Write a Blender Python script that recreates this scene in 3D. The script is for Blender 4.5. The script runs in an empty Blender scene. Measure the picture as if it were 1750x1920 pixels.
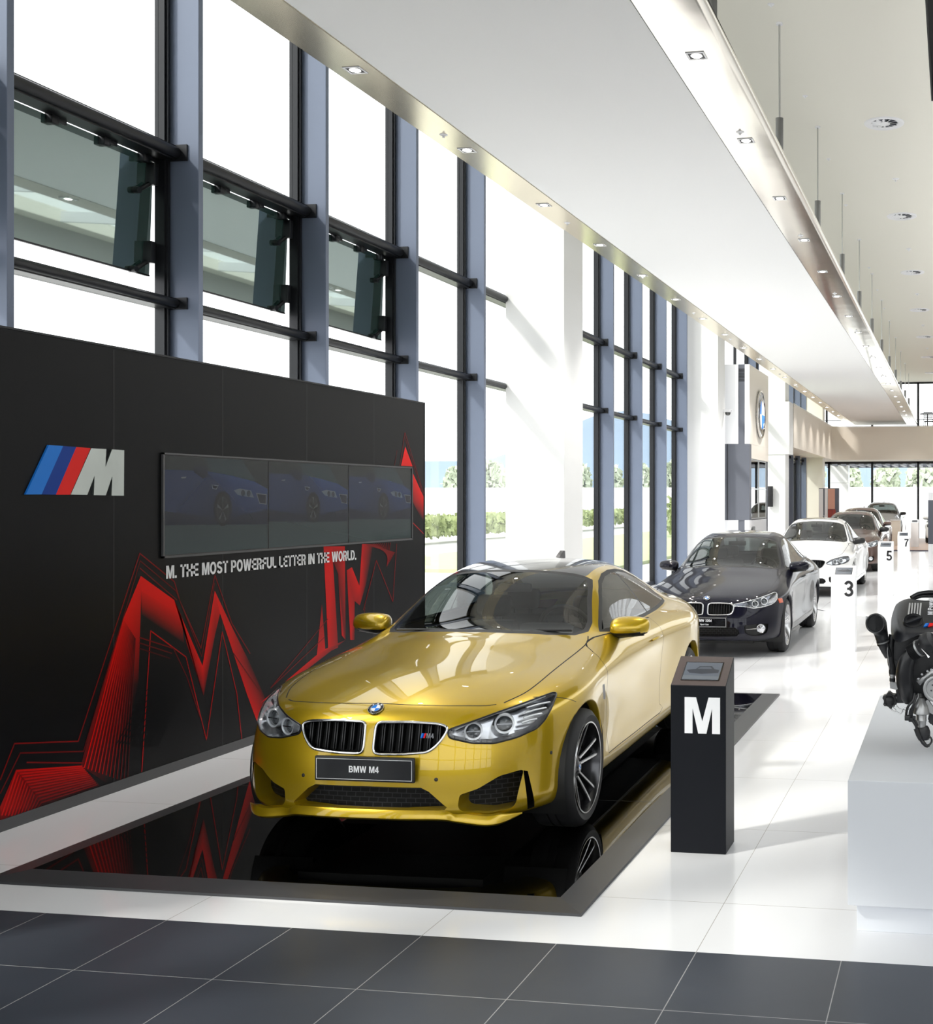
import bpy, bmesh, math, random
import numpy as np
from mathutils import Vector, Matrix, Euler
from mathutils.bvhtree import BVHTree

random.seed(7)
scene = bpy.context.scene
COL = scene.collection
PI = math.pi

# ------------------------------------------------------------------ camera
cam_d = bpy.data.cameras.new('camera')
cam = bpy.data.objects.new('camera', cam_d)
COL.objects.link(cam)
cam_d.sensor_fit = 'HORIZONTAL'
cam_d.sensor_width = 36.0
cam_d.lens = 2180.0 / 1750.0 * 36.0
cam_d.shift_x = (875.0 - 1459.0) / 1750.0
cam_d.shift_y = (936.0 - 960.0) / 1750.0
cam_d.clip_start = 0.1
cam_d.clip_end = 3000
cam.location = (0, 0, 1.88)
cam.rotation_euler = (PI / 2, 0, math.radians(8.685))
scene.camera = cam

# ------------------------------------------------------------------ light
world = bpy.data.worlds.new('overcast_sky')
scene.world = world
world.use_nodes = True
wn = world.node_tree.nodes
wl = world.node_tree.links
bg = wn['Background']
bg.inputs['Color'].default_value = (0.965, 0.98, 1.0, 1)
bg.inputs['Strength'].default_value = 2.25

sun_d = bpy.data.lights.new('sun', 'SUN')
sun_d.energy = 2.6
sun_d.angle = math.radians(4.0)
sun_d.color = (1.0, 0.965, 0.9)
sun = bpy.data.objects.new('sun', sun_d)
COL.objects.link(sun)
sun.location = (-20, -18, 20)
_d = Vector((0.62, 0.545, -0.825 * math.tan(math.radians(41))))
sun.rotation_euler = _d.to_track_quat('-Z', 'Y').to_euler()

scene.view_settings.view_transform = 'Standard'
scene.view_settings.look = 'None'
scene.view_settings.gamma = 1.0
scene.view_settings.use_curve_mapping = False
scene.view_settings.exposure = 0.14
scene.cycles.max_bounces = 8
scene.cycles.diffuse_bounces = 4
scene.cycles.glossy_bounces = 4
scene.cycles.transmission_bounces = 4
scene.cycles.transparent_max_bounces = 16
scene.cycles.caustics_reflective = False
scene.cycles.caustics_refractive = False
scene.cycles.sample_clamp_indirect = 6.0

# ------------------------------------------------------------------ materials
def srgb(r, g, b):
    f = lambda c: (c / 255.0 / 12.92) if c / 255.0 <= 0.04045 else ((c / 255.0 + 0.055) / 1.055) ** 2.4
    return (f(r), f(g), f(b), 1)

MATS = {}
def mat(name, col=(0.8, 0.8, 0.8, 1), rough=0.5, metal=0.0, spec=0.5, coat=0.0, coat_rough=0.03, emit=None, estr=0.0, noise=None, bump=None):
    m = bpy.data.materials.new(name)
    m.use_nodes = True
    nt = m.node_tree
    p = nt.nodes['Principled BSDF']
    if len(col) == 3: col = (*col, 1)
    p.inputs['Base Color'].default_value = col
    p.inputs['Roughness'].default_value = rough
    p.inputs['Metallic'].default_value = metal
    p.inputs['Specular IOR Level'].default_value = spec
    p.inputs['Coat Weight'].default_value = coat
    p.inputs['Coat Roughness'].default_value = coat_rough
    if emit:
        p.inputs['Emission Color'].default_value = emit if len(emit) == 4 else (*emit, 1)
        p.inputs['Emission Strength'].default_value = estr
    if noise:   # (scale, amount): soft mottling of the surface's own colour
        tc = nt.nodes.new('ShaderNodeTexCoord')
        n = nt.nodes.new('ShaderNodeTexNoise')
        n.inputs['Scale'].default_value = noise[0]
        n.inputs['Detail'].default_value = 4
        nt.links.new(tc.outputs['Object'], n.inputs['Vector'])
        mx = nt.nodes.new('ShaderNodeMix'); mx.data_type = 'RGBA'
        a = noise[1]
        mx.inputs['A'].default_value = tuple(c * (1 - a) for c in col[:3]) + (1,)
        mx.inputs['B'].default_value = tuple(min(1, c * (1 + a)) for c in col[:3]) + (1,)
        nt.links.new(n.outputs['Fac'], mx.inputs['Factor'])
        nt.links.new(mx.outputs['Result'], p.inputs['Base Color'])
    if bump:    # (scale, strength, distance)
        tc = nt.nodes.new('ShaderNodeTexCoord')
        n = nt.nodes.new('ShaderNodeTexNoise')
        n.inputs['Scale'].default_value = bump[0]
        nt.links.new(tc.outputs['Object'], n.inputs['Vector'])
        b = nt.nodes.new('ShaderNodeBump')
        b.inputs['Strength'].default_value = bump[1]
        b.inputs['Distance'].default_value = bump[2]
        nt.links.new(n.outputs['Fac'], b.inputs['Height'])
        nt.links.new(b.outputs['Normal'], p.inputs['Normal'])
    MATS[name] = m
    return m

def glass_mat(name, tint, refl=0.12, rough=0.0, ior=1.45, rcol=(1, 1, 1, 1)):
    """thin architectural glass: see-through with a fresnel reflection"""
    m = bpy.data.materials.new(name)
    m.use_nodes = True
    nt = m.node_tree
    for n in list(nt.nodes): nt.nodes.remove(n)
    out = nt.nodes.new('ShaderNodeOutputMaterial')
    tr = nt.nodes.new('ShaderNodeBsdfTransparent'); tr.inputs['Color'].default_value = (*tint, 1)
    gl = nt.nodes.new('ShaderNodeBsdfGlossy'); gl.inputs['Roughness'].default_value = rough; gl.inputs['Color'].default_value = rcol
    # Schlick-like term from the facing angle, the same from both sides of the pane
    lw = nt.nodes.new('ShaderNodeLayerWeight'); lw.inputs['Blend'].default_value = 0.5
    pw = nt.nodes.new('ShaderNodeMath'); pw.operation = 'POWER'; pw.inputs[1].default_value = 4.5
    nt.links.new(lw.outputs['Facing'], pw.inputs[0])
    mm = nt.nodes.new('ShaderNodeMath'); mm.operation = 'MULTIPLY_ADD'; mm.use_clamp = True
    mm.inputs[1].default_value = (1 - refl) * min(1.0, (ior - 1) * 1.6)
    mm.inputs[2].default_value = refl
    nt.links.new(pw.outputs[0], mm.inputs[0])
    mx = nt.nodes.new('ShaderNodeMixShader')
    nt.links.new(mm.outputs[0], mx.inputs[0])
    nt.links.new(tr.outputs[0], mx.inputs[1])
    nt.links.new(gl.outputs[0], mx.inputs[2])
    nt.links.new(mx.outputs[0], out.inputs[0])
    MATS[name] = m
    return m

def vcol_mat(name, rough=0.4, emit=0.0, spec=0.5, coat=0.0):
    """colour comes from the mesh's own colour attribute (printed graphics)"""
    m = mat(name, (1, 1, 1, 1), rough, spec=spec, coat=coat)
    nt = m.node_tree
    a = nt.nodes.new('ShaderNodeAttribute'); a.attribute_name = 'print'
    p = nt.nodes['Principled BSDF']
    nt.links.new(a.outputs['Color'], p.inputs['Base Color'])
    if emit:
        nt.links.new(a.outputs['Color'], p.inputs['Emission Color'])
        p.inputs['Emission Strength'].default_value = emit
    return m

M = MATS
mat('black_metal', (0.012, 0.013, 0.016), 0.35, 0.3)
mat('fin_blue', srgb(108, 118, 138), 0.42, 0.15, bump=(3, 0.05, 0.01))
mat('white_plaster', (0.86, 0.86, 0.85), 0.55, noise=(0.7, 0.02))
mat('cream_plaster', (0.80, 0.765, 0.68), 0.6, noise=(0.6, 0.02))
mat('beige_panel', (0.85, 0.78, 0.68), 0.45)
mat('ceiling_cream', (0.86, 0.835, 0.75), 0.7)
mat('soffit_white', (0.88, 0.88, 0.88), 0.6)
mat('polished_metal', (0.70, 0.67, 0.61), 0.13, 1.0, bump=(0.8, 0.12, 0.05))
mat('metal_warm_reflection', (0.84, 0.76, 0.60), 0.24, 1.0, bump=(0.8, 0.12, 0.05))  # same band metal, with the left band's warm reflection put into the colour
mat('brushed_metal', (0.55, 0.55, 0.54), 0.3, 1.0)
mat('dark_void', (0.02, 0.02, 0.02), 0.8)
mat('lamp_glow', (1, 1, 1), 0.5, emit=(1.0, 0.97, 0.92), estr=14)
mat('white_paint', (0.88, 0.88, 0.90), 0.35)
mat('white_gloss', (0.85, 0.85, 0.87), 0.25, coat=0.3)
mat('black_plastic', (0.015, 0.015, 0.017), 0.45)
mat('black_gloss', (0.008, 0.008, 0.009), 0.08, coat=1.0)
mat('mirror_black', (0.001, 0.001, 0.001), 0.02, spec=0.62)
mat('platform_border', (0.045, 0.045, 0.048), 0.35)
mat('mural_black', (0.0065, 0.0067, 0.0075), 0.34, spec=0.13, noise=(0.5, 0.15))
mat('seam_grey', (0.03, 0.03, 0.032), 0.5)
mat('skirting_grey', (0.075, 0.075, 0.078), 0.45)
mat('stand_black', (0.008, 0.009, 0.012), 0.45, spec=0.14)
mat('stand_brown', (0.075, 0.052, 0.047), 0.40)
mat('white_print', (0.88, 0.88, 0.90), 0.5, emit=(1, 1, 1), estr=0.0)
mat('chrome', (0.82, 0.82, 0.83), 0.06, 1.0)
mat('logo_silver', (0.50, 0.54, 0.52), 0.28, 1.0, noise=(2.5, 0.25))
mat('logo_light_blue', srgb(35, 125, 220), 0.4, spec=0.2)
mat('logo_dark_blue', srgb(5, 60, 150), 0.4, spec=0.2)
mat('logo_red', srgb(235, 28, 22), 0.4, spec=0.2)
mat('sleeve_grey', (0.24, 0.24, 0.235), 0.35, 0.8)
mat('charcoal_panel', srgb(92, 95, 105), 0.5)
glass_mat('window_glass', (0.98, 0.99, 0.985), 0.015, ior=1.3)
glass_mat('awning_glass', (0.085, 0.125, 0.115), 0.42, 0.02, 1.5, (0.74, 0.86, 0.82, 1))
glass_mat('mirror_glass', (0.30, 0.34, 0.34), 0.45, 0.01)
vcol_mat('printed', 0.34, spec=0.13)
vcol_mat('screen_picture', 0.2, 0.12, spec=0.3, coat=0.15)

# tiled floor: white gloss tiles, dark slate tiles near the entrance
def floor_mat(name, col, grout, rough, tile, off, gw=0.004, vary=0.04, coat=0.0):
    m = mat(name, col, rough, coat=coat, spec=0.35)
    nt = m.node_tree; p = nt.nodes['Principled BSDF']
    tc = nt.nodes.new('ShaderNodeTexCoord')
    sx = nt.nodes.new('ShaderNodeSeparateXYZ'); nt.links.new(tc.outputs['Object'], sx.inputs[0])
    outs = []
    for ax, o in (('X', off[0]), ('Y', off[1])):
        a = nt.nodes.new('ShaderNodeMath'); a.operation = 'SUBTRACT'; a.inputs[1].default_value = o - gw / 2
        nt.links.new(sx.outputs[ax], a.inputs[0])
        b = nt.nodes.new('ShaderNodeMath'); b.operation = 'FLOORED_MODULO'; b.inputs[1].default_value = tile
        nt.links.new(a.outputs[0], b.inputs[0])
        c = nt.nodes.new('ShaderNodeMath'); c.operation = 'LESS_THAN'; c.inputs[1].default_value = gw
        nt.links.new(b.outputs[0], c.inputs[0]); outs.append(c)
    mx = nt.nodes.new('ShaderNodeMath'); mx.operation = 'MAXIMUM'
    nt.links.new(outs[0].outputs[0], mx.inputs[0]); nt.links.new(outs[1].outputs[0], mx.inputs[1])
    n = nt.nodes.new('ShaderNodeTexNoise'); n.inputs['Scale'].default_value = 1.3; n.inputs['Detail'].default_value = 6
    nt.links.new(tc.outputs['Object'], n.inputs['Vector'])
    mc = nt.nodes.new('ShaderNodeMix'); mc.data_type = 'RGBA'
    mc.inputs['A'].default_value = tuple(x * (1 - vary) for x in col[:3]) + (1,)
    mc.inputs['B'].default_value = tuple(min(1, x * (1 + vary)) for x in col[:3]) + (1,)
    nt.links.new(n.outputs['Fac'], mc.inputs['Factor'])
    mg = nt.nodes.new('ShaderNodeMix'); mg.data_type = 'RGBA'
    mg.inputs['B'].default_value = (*grout, 1)
    nt.links.new(mx.outputs[0], mg.inputs['Factor']); nt.links.new(mc.outputs['Result'], mg.inputs['A'])
    nt.links.new(mg.outputs['Result'], p.inputs['Base Color'])
    return m
floor_mat('white_tile', (0.86, 0.86, 0.875), (0.45, 0.43, 0.40), 0.12, 1.209, (-1.064, 5.31), 0.0035, 0.01)
floor_mat('slate_tile', (0.043, 0.050, 0.064), (0.33, 0.33, 0.33), 0.33, 0.6045, (-1.064, 4.165), 0.004, 0.35)

# ------------------------------------------------------------------ geometry helpers
def tag(o, label=None, cat=None, group=None, kind=None):
    if label: o['label'] = label
    if cat: o['category'] = cat
    if group: o['group'] = group
    if kind: o['kind'] = kind
    return o

def empty(name, loc=(0, 0, 0), rz=0.0, label=None, cat=None, group=None, kind=None):
    o = bpy.data.objects.new(name, None)
    COL.objects.link(o)
    o.empty_display_size = 0.2
    o.location = loc; o.rotation_euler = (0, 0, rz)
    return tag(o, label, cat, group, kind)

def setp(o, parent):
    if parent is not None: o.parent = parent
    return o

def finish(name, bm, mats, parent=None, smooth=None, loc=None):
    """link a bmesh as one object; smooth = auto-smooth angle in degrees"""
    me = bpy.data.meshes.new(name)
    bm.normal_update()
    if smooth is not None:
        a = math.radians(smooth)
        for f in bm.faces: f.smooth = True
        for e in bm.edges:
            if len(e.link_faces) == 2 and e.calc_face_angle(0) > a: e.smooth = False
    bm.to_mesh(me); bm.free()
    if not isinstance(mats, (list, tuple)): mats = [mats]
    for m in mats: me.materials.append(M[m] if isinstance(m, str) else m)
    o = bpy.data.objects.new(name, me)
    COL.objects.link(o)
    setp(o, parent)
    if loc is not None: o.location = loc
    return o

def add_box(bm, x0, x1, y0, y1, z0, z1, mi=0, bevel=0.0, mtx=None):
    vs = [bm.verts.new((x, y, z)) for x in (x0, x1) for y in (y0, y1) for z in (z0, z1)]
    idx = [(0, 1, 3, 2), (4, 6, 7, 5), (0, 4, 5, 1), (2, 3, 7, 6), (0, 2, 6, 4), (1, 5, 7, 3)]
    fs = [bm.faces.new([vs[i] for i in q]) for q in idx]
    for f in fs: f.material_index = mi
    if bevel > 0:
        r = bmesh.ops.bevel(bm, geom=list({e for f in fs for e in f.edges}), offset=bevel, segments=2, affect='EDGES', profile=0.5)
        vs = list({v for f in r['faces'] for v in f.verts} | {v for v in vs if v.is_valid})
        for f in r['faces']: f.material_index = mi
    if mtx is not None:
        bmesh.ops.transform(bm, matrix=mtx, verts=[v for v in vs if v.is_valid])
    return vs

def box(name, x0, x1, y0, y1, z0, z1, m, parent=None, bevel=0.0, smooth=None):
    bm = bmesh.new(); add_box(bm, x0, x1, y0, y1, z0, z1, 0, bevel)
    return finish(name, bm, m, parent, smooth if smooth is not None else (40 if bevel else None))

def frame_of(d):
    d = Vector(d).normalized()
    u = d.cross(Vector((0, 0, 1)))
    if u.length < 1e-4: u = d.cross(Vector((0, 1, 0)))
    u.normalize(); v = d.cross(u).normalized()
    return u, v

def add_tube(bm, pts, r, seg=10, mi=0, closed=False, caps=True, flat=1.0):
    pts = [Vector(p) for p in pts]; n = len(pts)
    rs = r if isinstance(r, (list, tuple)) else [r] * n
    rings = []
    pu = None
    for i, p in enumerate(pts):
        if closed: d = pts[(i + 1) % n] - pts[i - 1]
        else: d = pts[min(i + 1, n - 1)] - pts[max(i - 1, 0)]
        if d.length < 1e-9: d = Vector((0, 0, 1))
        d.normalize()
        if pu is None: u, v = frame_of(d)
        else:
            u = (pu - d * pu.dot(d))
            if u.length < 1e-6: u, v = frame_of(d)
            u.normalize(); v = d.cross(u).normalized()
        pu = u
        rings.append([bm.verts.new(p + u * (math.cos(2 * PI * k / seg) * rs[i]) + v * (math.sin(2 * PI * k / seg) * rs[i] * flat)) for k in range(seg)])
    m = n if closed else n - 1
    for i in range(m):
        a, b = rings[i], rings[(i + 1) % n]
        for k in range(seg):
            f = bm.faces.new((a[k], a[(k + 1) % seg], b[(k + 1) % seg], b[k])); f.material_index = mi
    if not closed and caps:
        for ring in (rings[0][::-1], rings[-1]):
            f = bm.faces.new(ring); f.material_index = mi
    return rings

def add_lathe(bm, prof, seg=32, axis='Z', origin=(0, 0, 0), mi=0, closed_prof=False, cap=False, a0=0.0, a1=2 * PI):
    """prof: list of (radius, along)"""
    o = Vector(origin); rings = []
    full = abs((a1 - a0) - 2 * PI) < 1e-6
    cnt = seg if full else seg + 1
    for k in range(cnt):
        a = a0 + (a1 - a0) * k / seg
        c, s = math.cos(a), math.sin(a)
        ring = []
        for r, h in prof:
            if axis == 'Z': p = Vector((r * c, r * s, h))
            elif axis == 'Y': p = Vector((r * c, h, r * s))
            else: p = Vector((h, r * c, r * s))
            ring.append(bm.verts.new(o + p))
        rings.append(ring)
    n = len(prof)
    for k in range(cnt if full else cnt - 1):
        a, b = rings[k], rings[(k + 1) % cnt]
        for i in range(n if closed_prof else n - 1):
            j = (i + 1) % n
            try:
                f = bm.faces.new((a[i], b[i], b[j], a[j])); f.material_index = mi
            except ValueError: pass
    if cap:
        for i in (0, n - 1):
            try:
                f = bm.faces.new([r[i] for r in rings]); f.material_index = mi
            except ValueError: pass
    bmesh.ops.remove_doubles(bm, verts=[v for r in rings for v in r if v.is_valid], dist=1e-6)
    return rings

def add_prism(bm, poly, to3, d, mi=0, msi=None):
    """poly: 2D points; to3(u, v, t) -> 3D; extruded from t=0 to t=d"""
    a = [bm.verts.new(to3(u, v, 0.0)) for u, v in poly]
    b = [bm.verts.new(to3(u, v, d)) for u, v in poly]
    n = len(poly)
    fs = [bm.faces.new(a), bm.faces.new(b[::-1])]
    for i in range(n):
        f = bm.faces.new((a[i], b[i], b[(i + 1) % n], a[(i + 1) % n])); fs.append(f)
        f.material_index = mi if msi is None else msi
    fs[0].material_index = mi; fs[1].material_index = mi
    return fs

def recalc(bm):
    bmesh.ops.recalc_face_normals(bm, faces=bm.faces[:])

def copy_tree(o, parent=None):
    c = o.copy(); COL.objects.link(c)
    if parent is not None: c.parent = parent
    for ch in list(o.children): copy_tree(ch, c)
    return c

def text_mesh(txt, size, bold=0.0, extrude=0.0, align='LEFT', squeeze=1.0, spacing=1.0):
    """vector lettering turned into a mesh in the XY plane"""
    cu = bpy.data.curves.new('lettering', 'FONT')
    cu.body = txt; cu.size = size; cu.offset = bold; cu.extrude = extrude
    cu.align_x = align; cu.space_character = spacing; cu.resolution_u = 4
    o = bpy.data.objects.new('lettering', cu); COL.objects.link(o)
    dg = bpy.context.evaluated_depsgraph_get()
    me = bpy.data.meshes.new_from_object(o.evaluated_get(dg))
    bpy.data.objects.remove(o); bpy.data.curves.remove(cu)
    for v in me.vertices: v.co.x *= squeeze
    return me

def text_obj(name, txt, size, m, parent, mtx, bold=0.0, extrude=0.001, align='CENTER', squeeze=1.0, spacing=1.0):
    me = text_mesh(txt, size, bold, extrude, align, squeeze, spacing)
    me.transform(mtx)
    me.materials.clear(); me.materials.append(M[m])
    o = bpy.data.objects.new(name, me); COL.objects.link(o)
    return setp(o, parent)
# ------------------------------------------------------------------ bold grotesque lettering, drawn glyph by glyph
def _rect(a, b, c, d): return [(a, b), (c, b), (c, d), (a, d)]
def _stroke(pts, w):
    out = []; n = len(pts); L = []; R_ = []
    for i in range(n):
        a = Vector(pts[max(i - 1, 0)]); b = Vector(pts[min(i + 1, n - 1)])
        d = (b - a).normalized(); s = Vector((-d.y, d.x)) * w / 2; p = Vector(pts[i])
        L.append(tuple(p + s)); R_.append(tuple(p - s))
    for i in range(n - 1): out.append([L[i], R_[i], R_[i + 1], L[i + 1]])
    return out
def _arc(cx, cy, rx, ry, a0, a1, n=14):
    return [(cx + rx * math.cos(math.radians(a0 + (a1 - a0) * k / n)), cy + ry * math.sin(math.radians(a0 + (a1 - a0) * k / n))) for k in range(n + 1)]
def glyph(c):
    t = .19; h = .095
    if c == ' ': return [], .26
    if c == '.': return [_rect(0, 0, .19, .19)], .19
    if c == 'I': return [_rect(0, 0, t, 1)], .19
    if c == 'L': return [_rect(0, 0, t, 1), _rect(0, 0, .56, .18)], .56
    if c == 'T': return [_rect(.215, 0, .405, 1), _rect(0, .82, .62, 1)], .62
    if c == 'H': return [_rect(0, 0, t, 1), _rect(.5, 0, .69, 1), _rect(0, .41, .69, .59)], .69
    if c == 'E': return [_rect(0, 0, t, 1), _rect(0, .83, .59, 1), _rect(0, .42, .55, .58), _rect(0, 0, .60, .17)], .60
    if c == 'F': return [_rect(0, 0, t, 1), _rect(0, .83, .57, 1), _rect(0, .41, .52, .58)], .57
    if c == 'M': return [[(0, 0), (0, 1), (.26, 1), (.43, .32), (.60, 1), (.86, 1), (.86, 0), (.68, 0), (.68, .74), (.51, 0), (.35, 0), (.18, .74), (.18, 0)]], .86
    if c == 'N': return [[(0, 0), (0, 1), (.2, 1), (.53, .36), (.53, 1), (.71, 1), (.71, 0), (.51, 0), (.18, .64), (.18, 0)]], .71
    if c == 'W': return [[(0, 1), (.2, 1), (.31, .34), (.45, 1), (.63, 1), (.77, .34), (.88, 1), (1.08, 1), (.88, 0), (.68, 0), (.54, .62), (.40, 0), (.20, 0)]], 1.08
    if c == 'O': return _stroke(_arc(.385, .5, .29, .42, 0, 360, 28), t), .77
    if c == '0': return _stroke(_arc(.30, .5, .205, .415, 0, 360, 24), .18), .60
    if c == 'D': return [_rect(0, 0, t, 1)] + _stroke([(.1, .91), (.30, .91)] + _arc(.30, .5, .31, .41, 90, -90, 16) + [(.30, .09), (.1, .09)], .18), .71
    if c == 'P': return [_rect(0, 0, t, 1)] + _stroke([(.1, .91), (.36, .91)] + _arc(.36, .67, .20, .24, 90, -90, 12) + [(.36, .43), (.1, .43)], .17), .655
    if c == 'R': return [_rect(0, 0, t, 1)] + _stroke([(.1, .91), (.37, .91)] + _arc(.37, .69, .20, .22, 90, -90, 12) + [(.37, .47), (.1, .47)], .17) + [[(.33, .46), (.50, .50), (.60, .36), (.62, .05), (.67, 0), (.46, 0), (.42, .08), (.41, .30)]], .67
    if c == 'B': return [_rect(0, 0, t, 1)] + _stroke([(.1, .91), (.36, .91)] + _arc(.36, .715, .18, .195, 90, -90, 12) + [(.36, .52), (.1, .52)], .17) + _stroke([(.1, .50), (.38, .50)] + _arc(.38, .295, .21, .205, 90, -90, 12) + [(.38, .09), (.1, .09)], .17), .69
    if c == 'U': return _stroke([(h, 1), (h, .35)] + _arc(.35, .35, .255, .26, 180, 360, 14) + [(.605, 1)], t), .70
    if c == 'S': return _stroke(_arc(.34, .715, .23, .20, 15, 230, 14) + _arc(.33, .29, .245, .205, 60, -165, 14), .18), .67
    if c == '3': return _stroke(_arc(.29, .715, .20, .20, 165, -70, 14), .17) + _stroke(_arc(.29, .285, .215, .20, 70, -165, 14), .17) + [_rect(.20, .43, .36, .57)], .60
    if c == '2': return _stroke(_arc(.29, .68, .20, .23, 170, -20, 12) + [(.42, .50), (.12, .14)], .18) + [_rect(.02, 0, .55, .17)], .57
    if c == '5': return [_rect(.12, .83, .54, 1), [(.10, 1), (.27, 1), (.24, .62), (.05, .44), (.03, .46)]] + _stroke(_arc(.285, .315, .215, .225, 140, -160, 16), .17), .60
    if c == '7': return [_rect(.02, .83, .56, 1), [(.38, .84), (.56, .86), (.36, .52), (.29, 0), (.10, 0), (.17, .45)]], .58
    if c == '4': return [_rect(.33, 0, .50, 1), _rect(0, .20, .60, .36), [(0, .36), (.16, .36), (.42, .82), (.40, 1), (.33, 1)]], .60
    if c == 'd': return _stroke(_arc(.26, .36, .18, .28, 0, 360, 20), .16) + [_rect(.36, 0, .53, 1)], .53
    if c == 'o': return _stroke(_arc(.28, .36, .20, .28, 0, 360, 20), .16), .56
    if c == 'p': return _stroke(_arc(.28, .36, .18, .28, 0, 360, 20), .16) + [_rect(0, -.26, .17, .72)], .53
    if c == 'r': return [_rect(0, 0, .17, .72)] + _stroke([(.08, .44), (.16, .58), (.26, .64), (.34, .64)], .15), .34
    if c == 't': return [_rect(.08, .06, .25, .92), _rect(0, .58, .33, .71), _rect(.10, 0, .33, .14)], .33
    if c == 'i': return [_rect(0, 0, .17, .72), _rect(0, .83, .17, 1)], .17
    if c == 'n': return [_rect(0, 0, .17, .72)] + _stroke([(.08, .42)] + _arc(.26, .44, .18, .20, 165, 0, 10) + [(.44, 0)], .16), .52
    if c == 'e': return _stroke(_arc(.27, .36, .19, .28, 0, 320, 18), .15) + [_rect(.1, .30, .46, .42)], .54
    if c == 'w': return [[(0, .72), (.17, .72), (.25, .25), (.34, .72), (.50, .72), (.59, .25), (.67, .72), (.84, .72), (.68, 0), (.51, 0), (.42, .45), (.33, 0), (.16, 0)]], .84
    return [], .3
def letter_mesh(txt, cap, depth=0.001, align='LEFT', gap=.10, squeeze=1.0):
    """solid lettering in the XY plane, cap height `cap`, facing +Z"""
    bm = bmesh.new(); x = 0.0
    for ch in txt:
        polys, adv = glyph(ch)
        for k, p in enumerate(polys):
            a = [bm.verts.new(((x + u) * cap * squeeze, v * cap, depth)) for u, v in p]
            b = [bm.verts.new(((x + u) * cap * squeeze, v * cap, 0)) for u, v in p]
            n = len(a)
            try:
                f1 = bm.faces.new(a); f1.normal_update()
                if f1.normal.z < 0: f1.normal_flip()
                for i in range(n): bm.faces.new((a[i], a[(i + 1) % n], b[(i + 1) % n], b[i]))
            except ValueError: pass
        x += adv + gap
    w = (x - gap) * cap * squeeze
    off = {'LEFT': 0, 'CENTER': -w / 2, 'RIGHT': -w}[align]
    for v in bm.verts: v.co.x += off
    me = bpy.data.meshes.new('lettering'); bm.to_mesh(me); bm.free()
    return me
def letters(name, txt, cap, m, parent, mtx, depth=0.001, align='CENTER', gap=.10, squeeze=1.0):
    me = letter_mesh(txt, cap, depth, align, gap, squeeze)
    me.transform(mtx); me.materials.append(M[m])
    o = bpy.data.objects.new(name, me); COL.objects.link(o)
    return setp(o, parent)
ART_POLYS = [
    [(6.974,1.372,1),(6.78,1.057,1),(6.603,0.656,0.45),(6.44,0.235,0.3),(6.661,0.074,0.02),(6.841,0.356,0.02),(6.951,0.664,0.05),(6.979,1.273,0.9)],
    [(6.974,1.372,1),(6.979,1.273,0.95),(7.377,1.073,0.9),(7.307,1.184,1)],
    [(6.979,1.273,0.9),(6.982,1.112,0.02),(7.412,0.872,0.1),(7.377,1.073,0.9)],
    [(7.307,1.184,1),(7.377,1.073,0.9),(7.439,0.869,0.7),(7.625,0.469,0.25),(7.612,0.686,1)],
    [(7.612,0.686,1),(7.625,0.469,0.25),(7.754,0.891,0.5),(7.813,1.043,0.8),(7.751,1.213,1)],
    [(7.751,1.213,1),(7.813,1.043,1),(7.972,0.729,0.9),(8.137,0.402,0.9),(8.265,0.169,0.9),(8.397,0.294,0.2),(8.179,0.625,0.2),(7.952,0.93,0.8)],
    [(5.939,0.327,0.55),(6.44,0.238,0.5),(6.603,0.072,0.1),(6.117,0.068,0.1),(5.827,0.067,0.3),(5.827,0.144,0.7)],
    [(9.226,1.478,0.9),(9.364,1.473,0.9),(9.463,0.584,0.5),(9.303,0.566,0.9)],
    [(9.364,1.473,0.9),(9.576,1.464,0.9),(9.589,0.635,0.3),(9.525,0.682,0.9),(9.463,1.226,0.4),(9.376,1.349,0.3)],
    [(9.609,1.25,0.7),(9.698,1.272,0.9),(9.83,1.095,0.9),(9.838,0.917,0.5),(9.745,0.966,0.6),(9.745,0.616,0.2),(9.671,0.625,0.9)],
    [(9.83,1.095,0.9),(9.878,1.473,0.9),(10.085,1.465,0.1),(9.96,1.126,0.2),(9.838,0.917,0.6)],
    [(9.2,0.988,0.5),(9.12,0.558,0.9),(9.257,0.572,0.9)],
    [(9.257,0.598,0.95),(9.589,0.635,0.3),(8.45,0.322,0.9),(8.311,0.299,0.9),(9.102,0.56,0.9)],
    [(10.716,2.397,1),(10.63,2.206,1),(10.873,2.206,1)],
    [(10.873,2.143,1),(10.873,1.856,0.4),(11.017,1.724,0.05),(11.112,1.656,0.05),(11.112,1.906,1)]]
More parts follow.
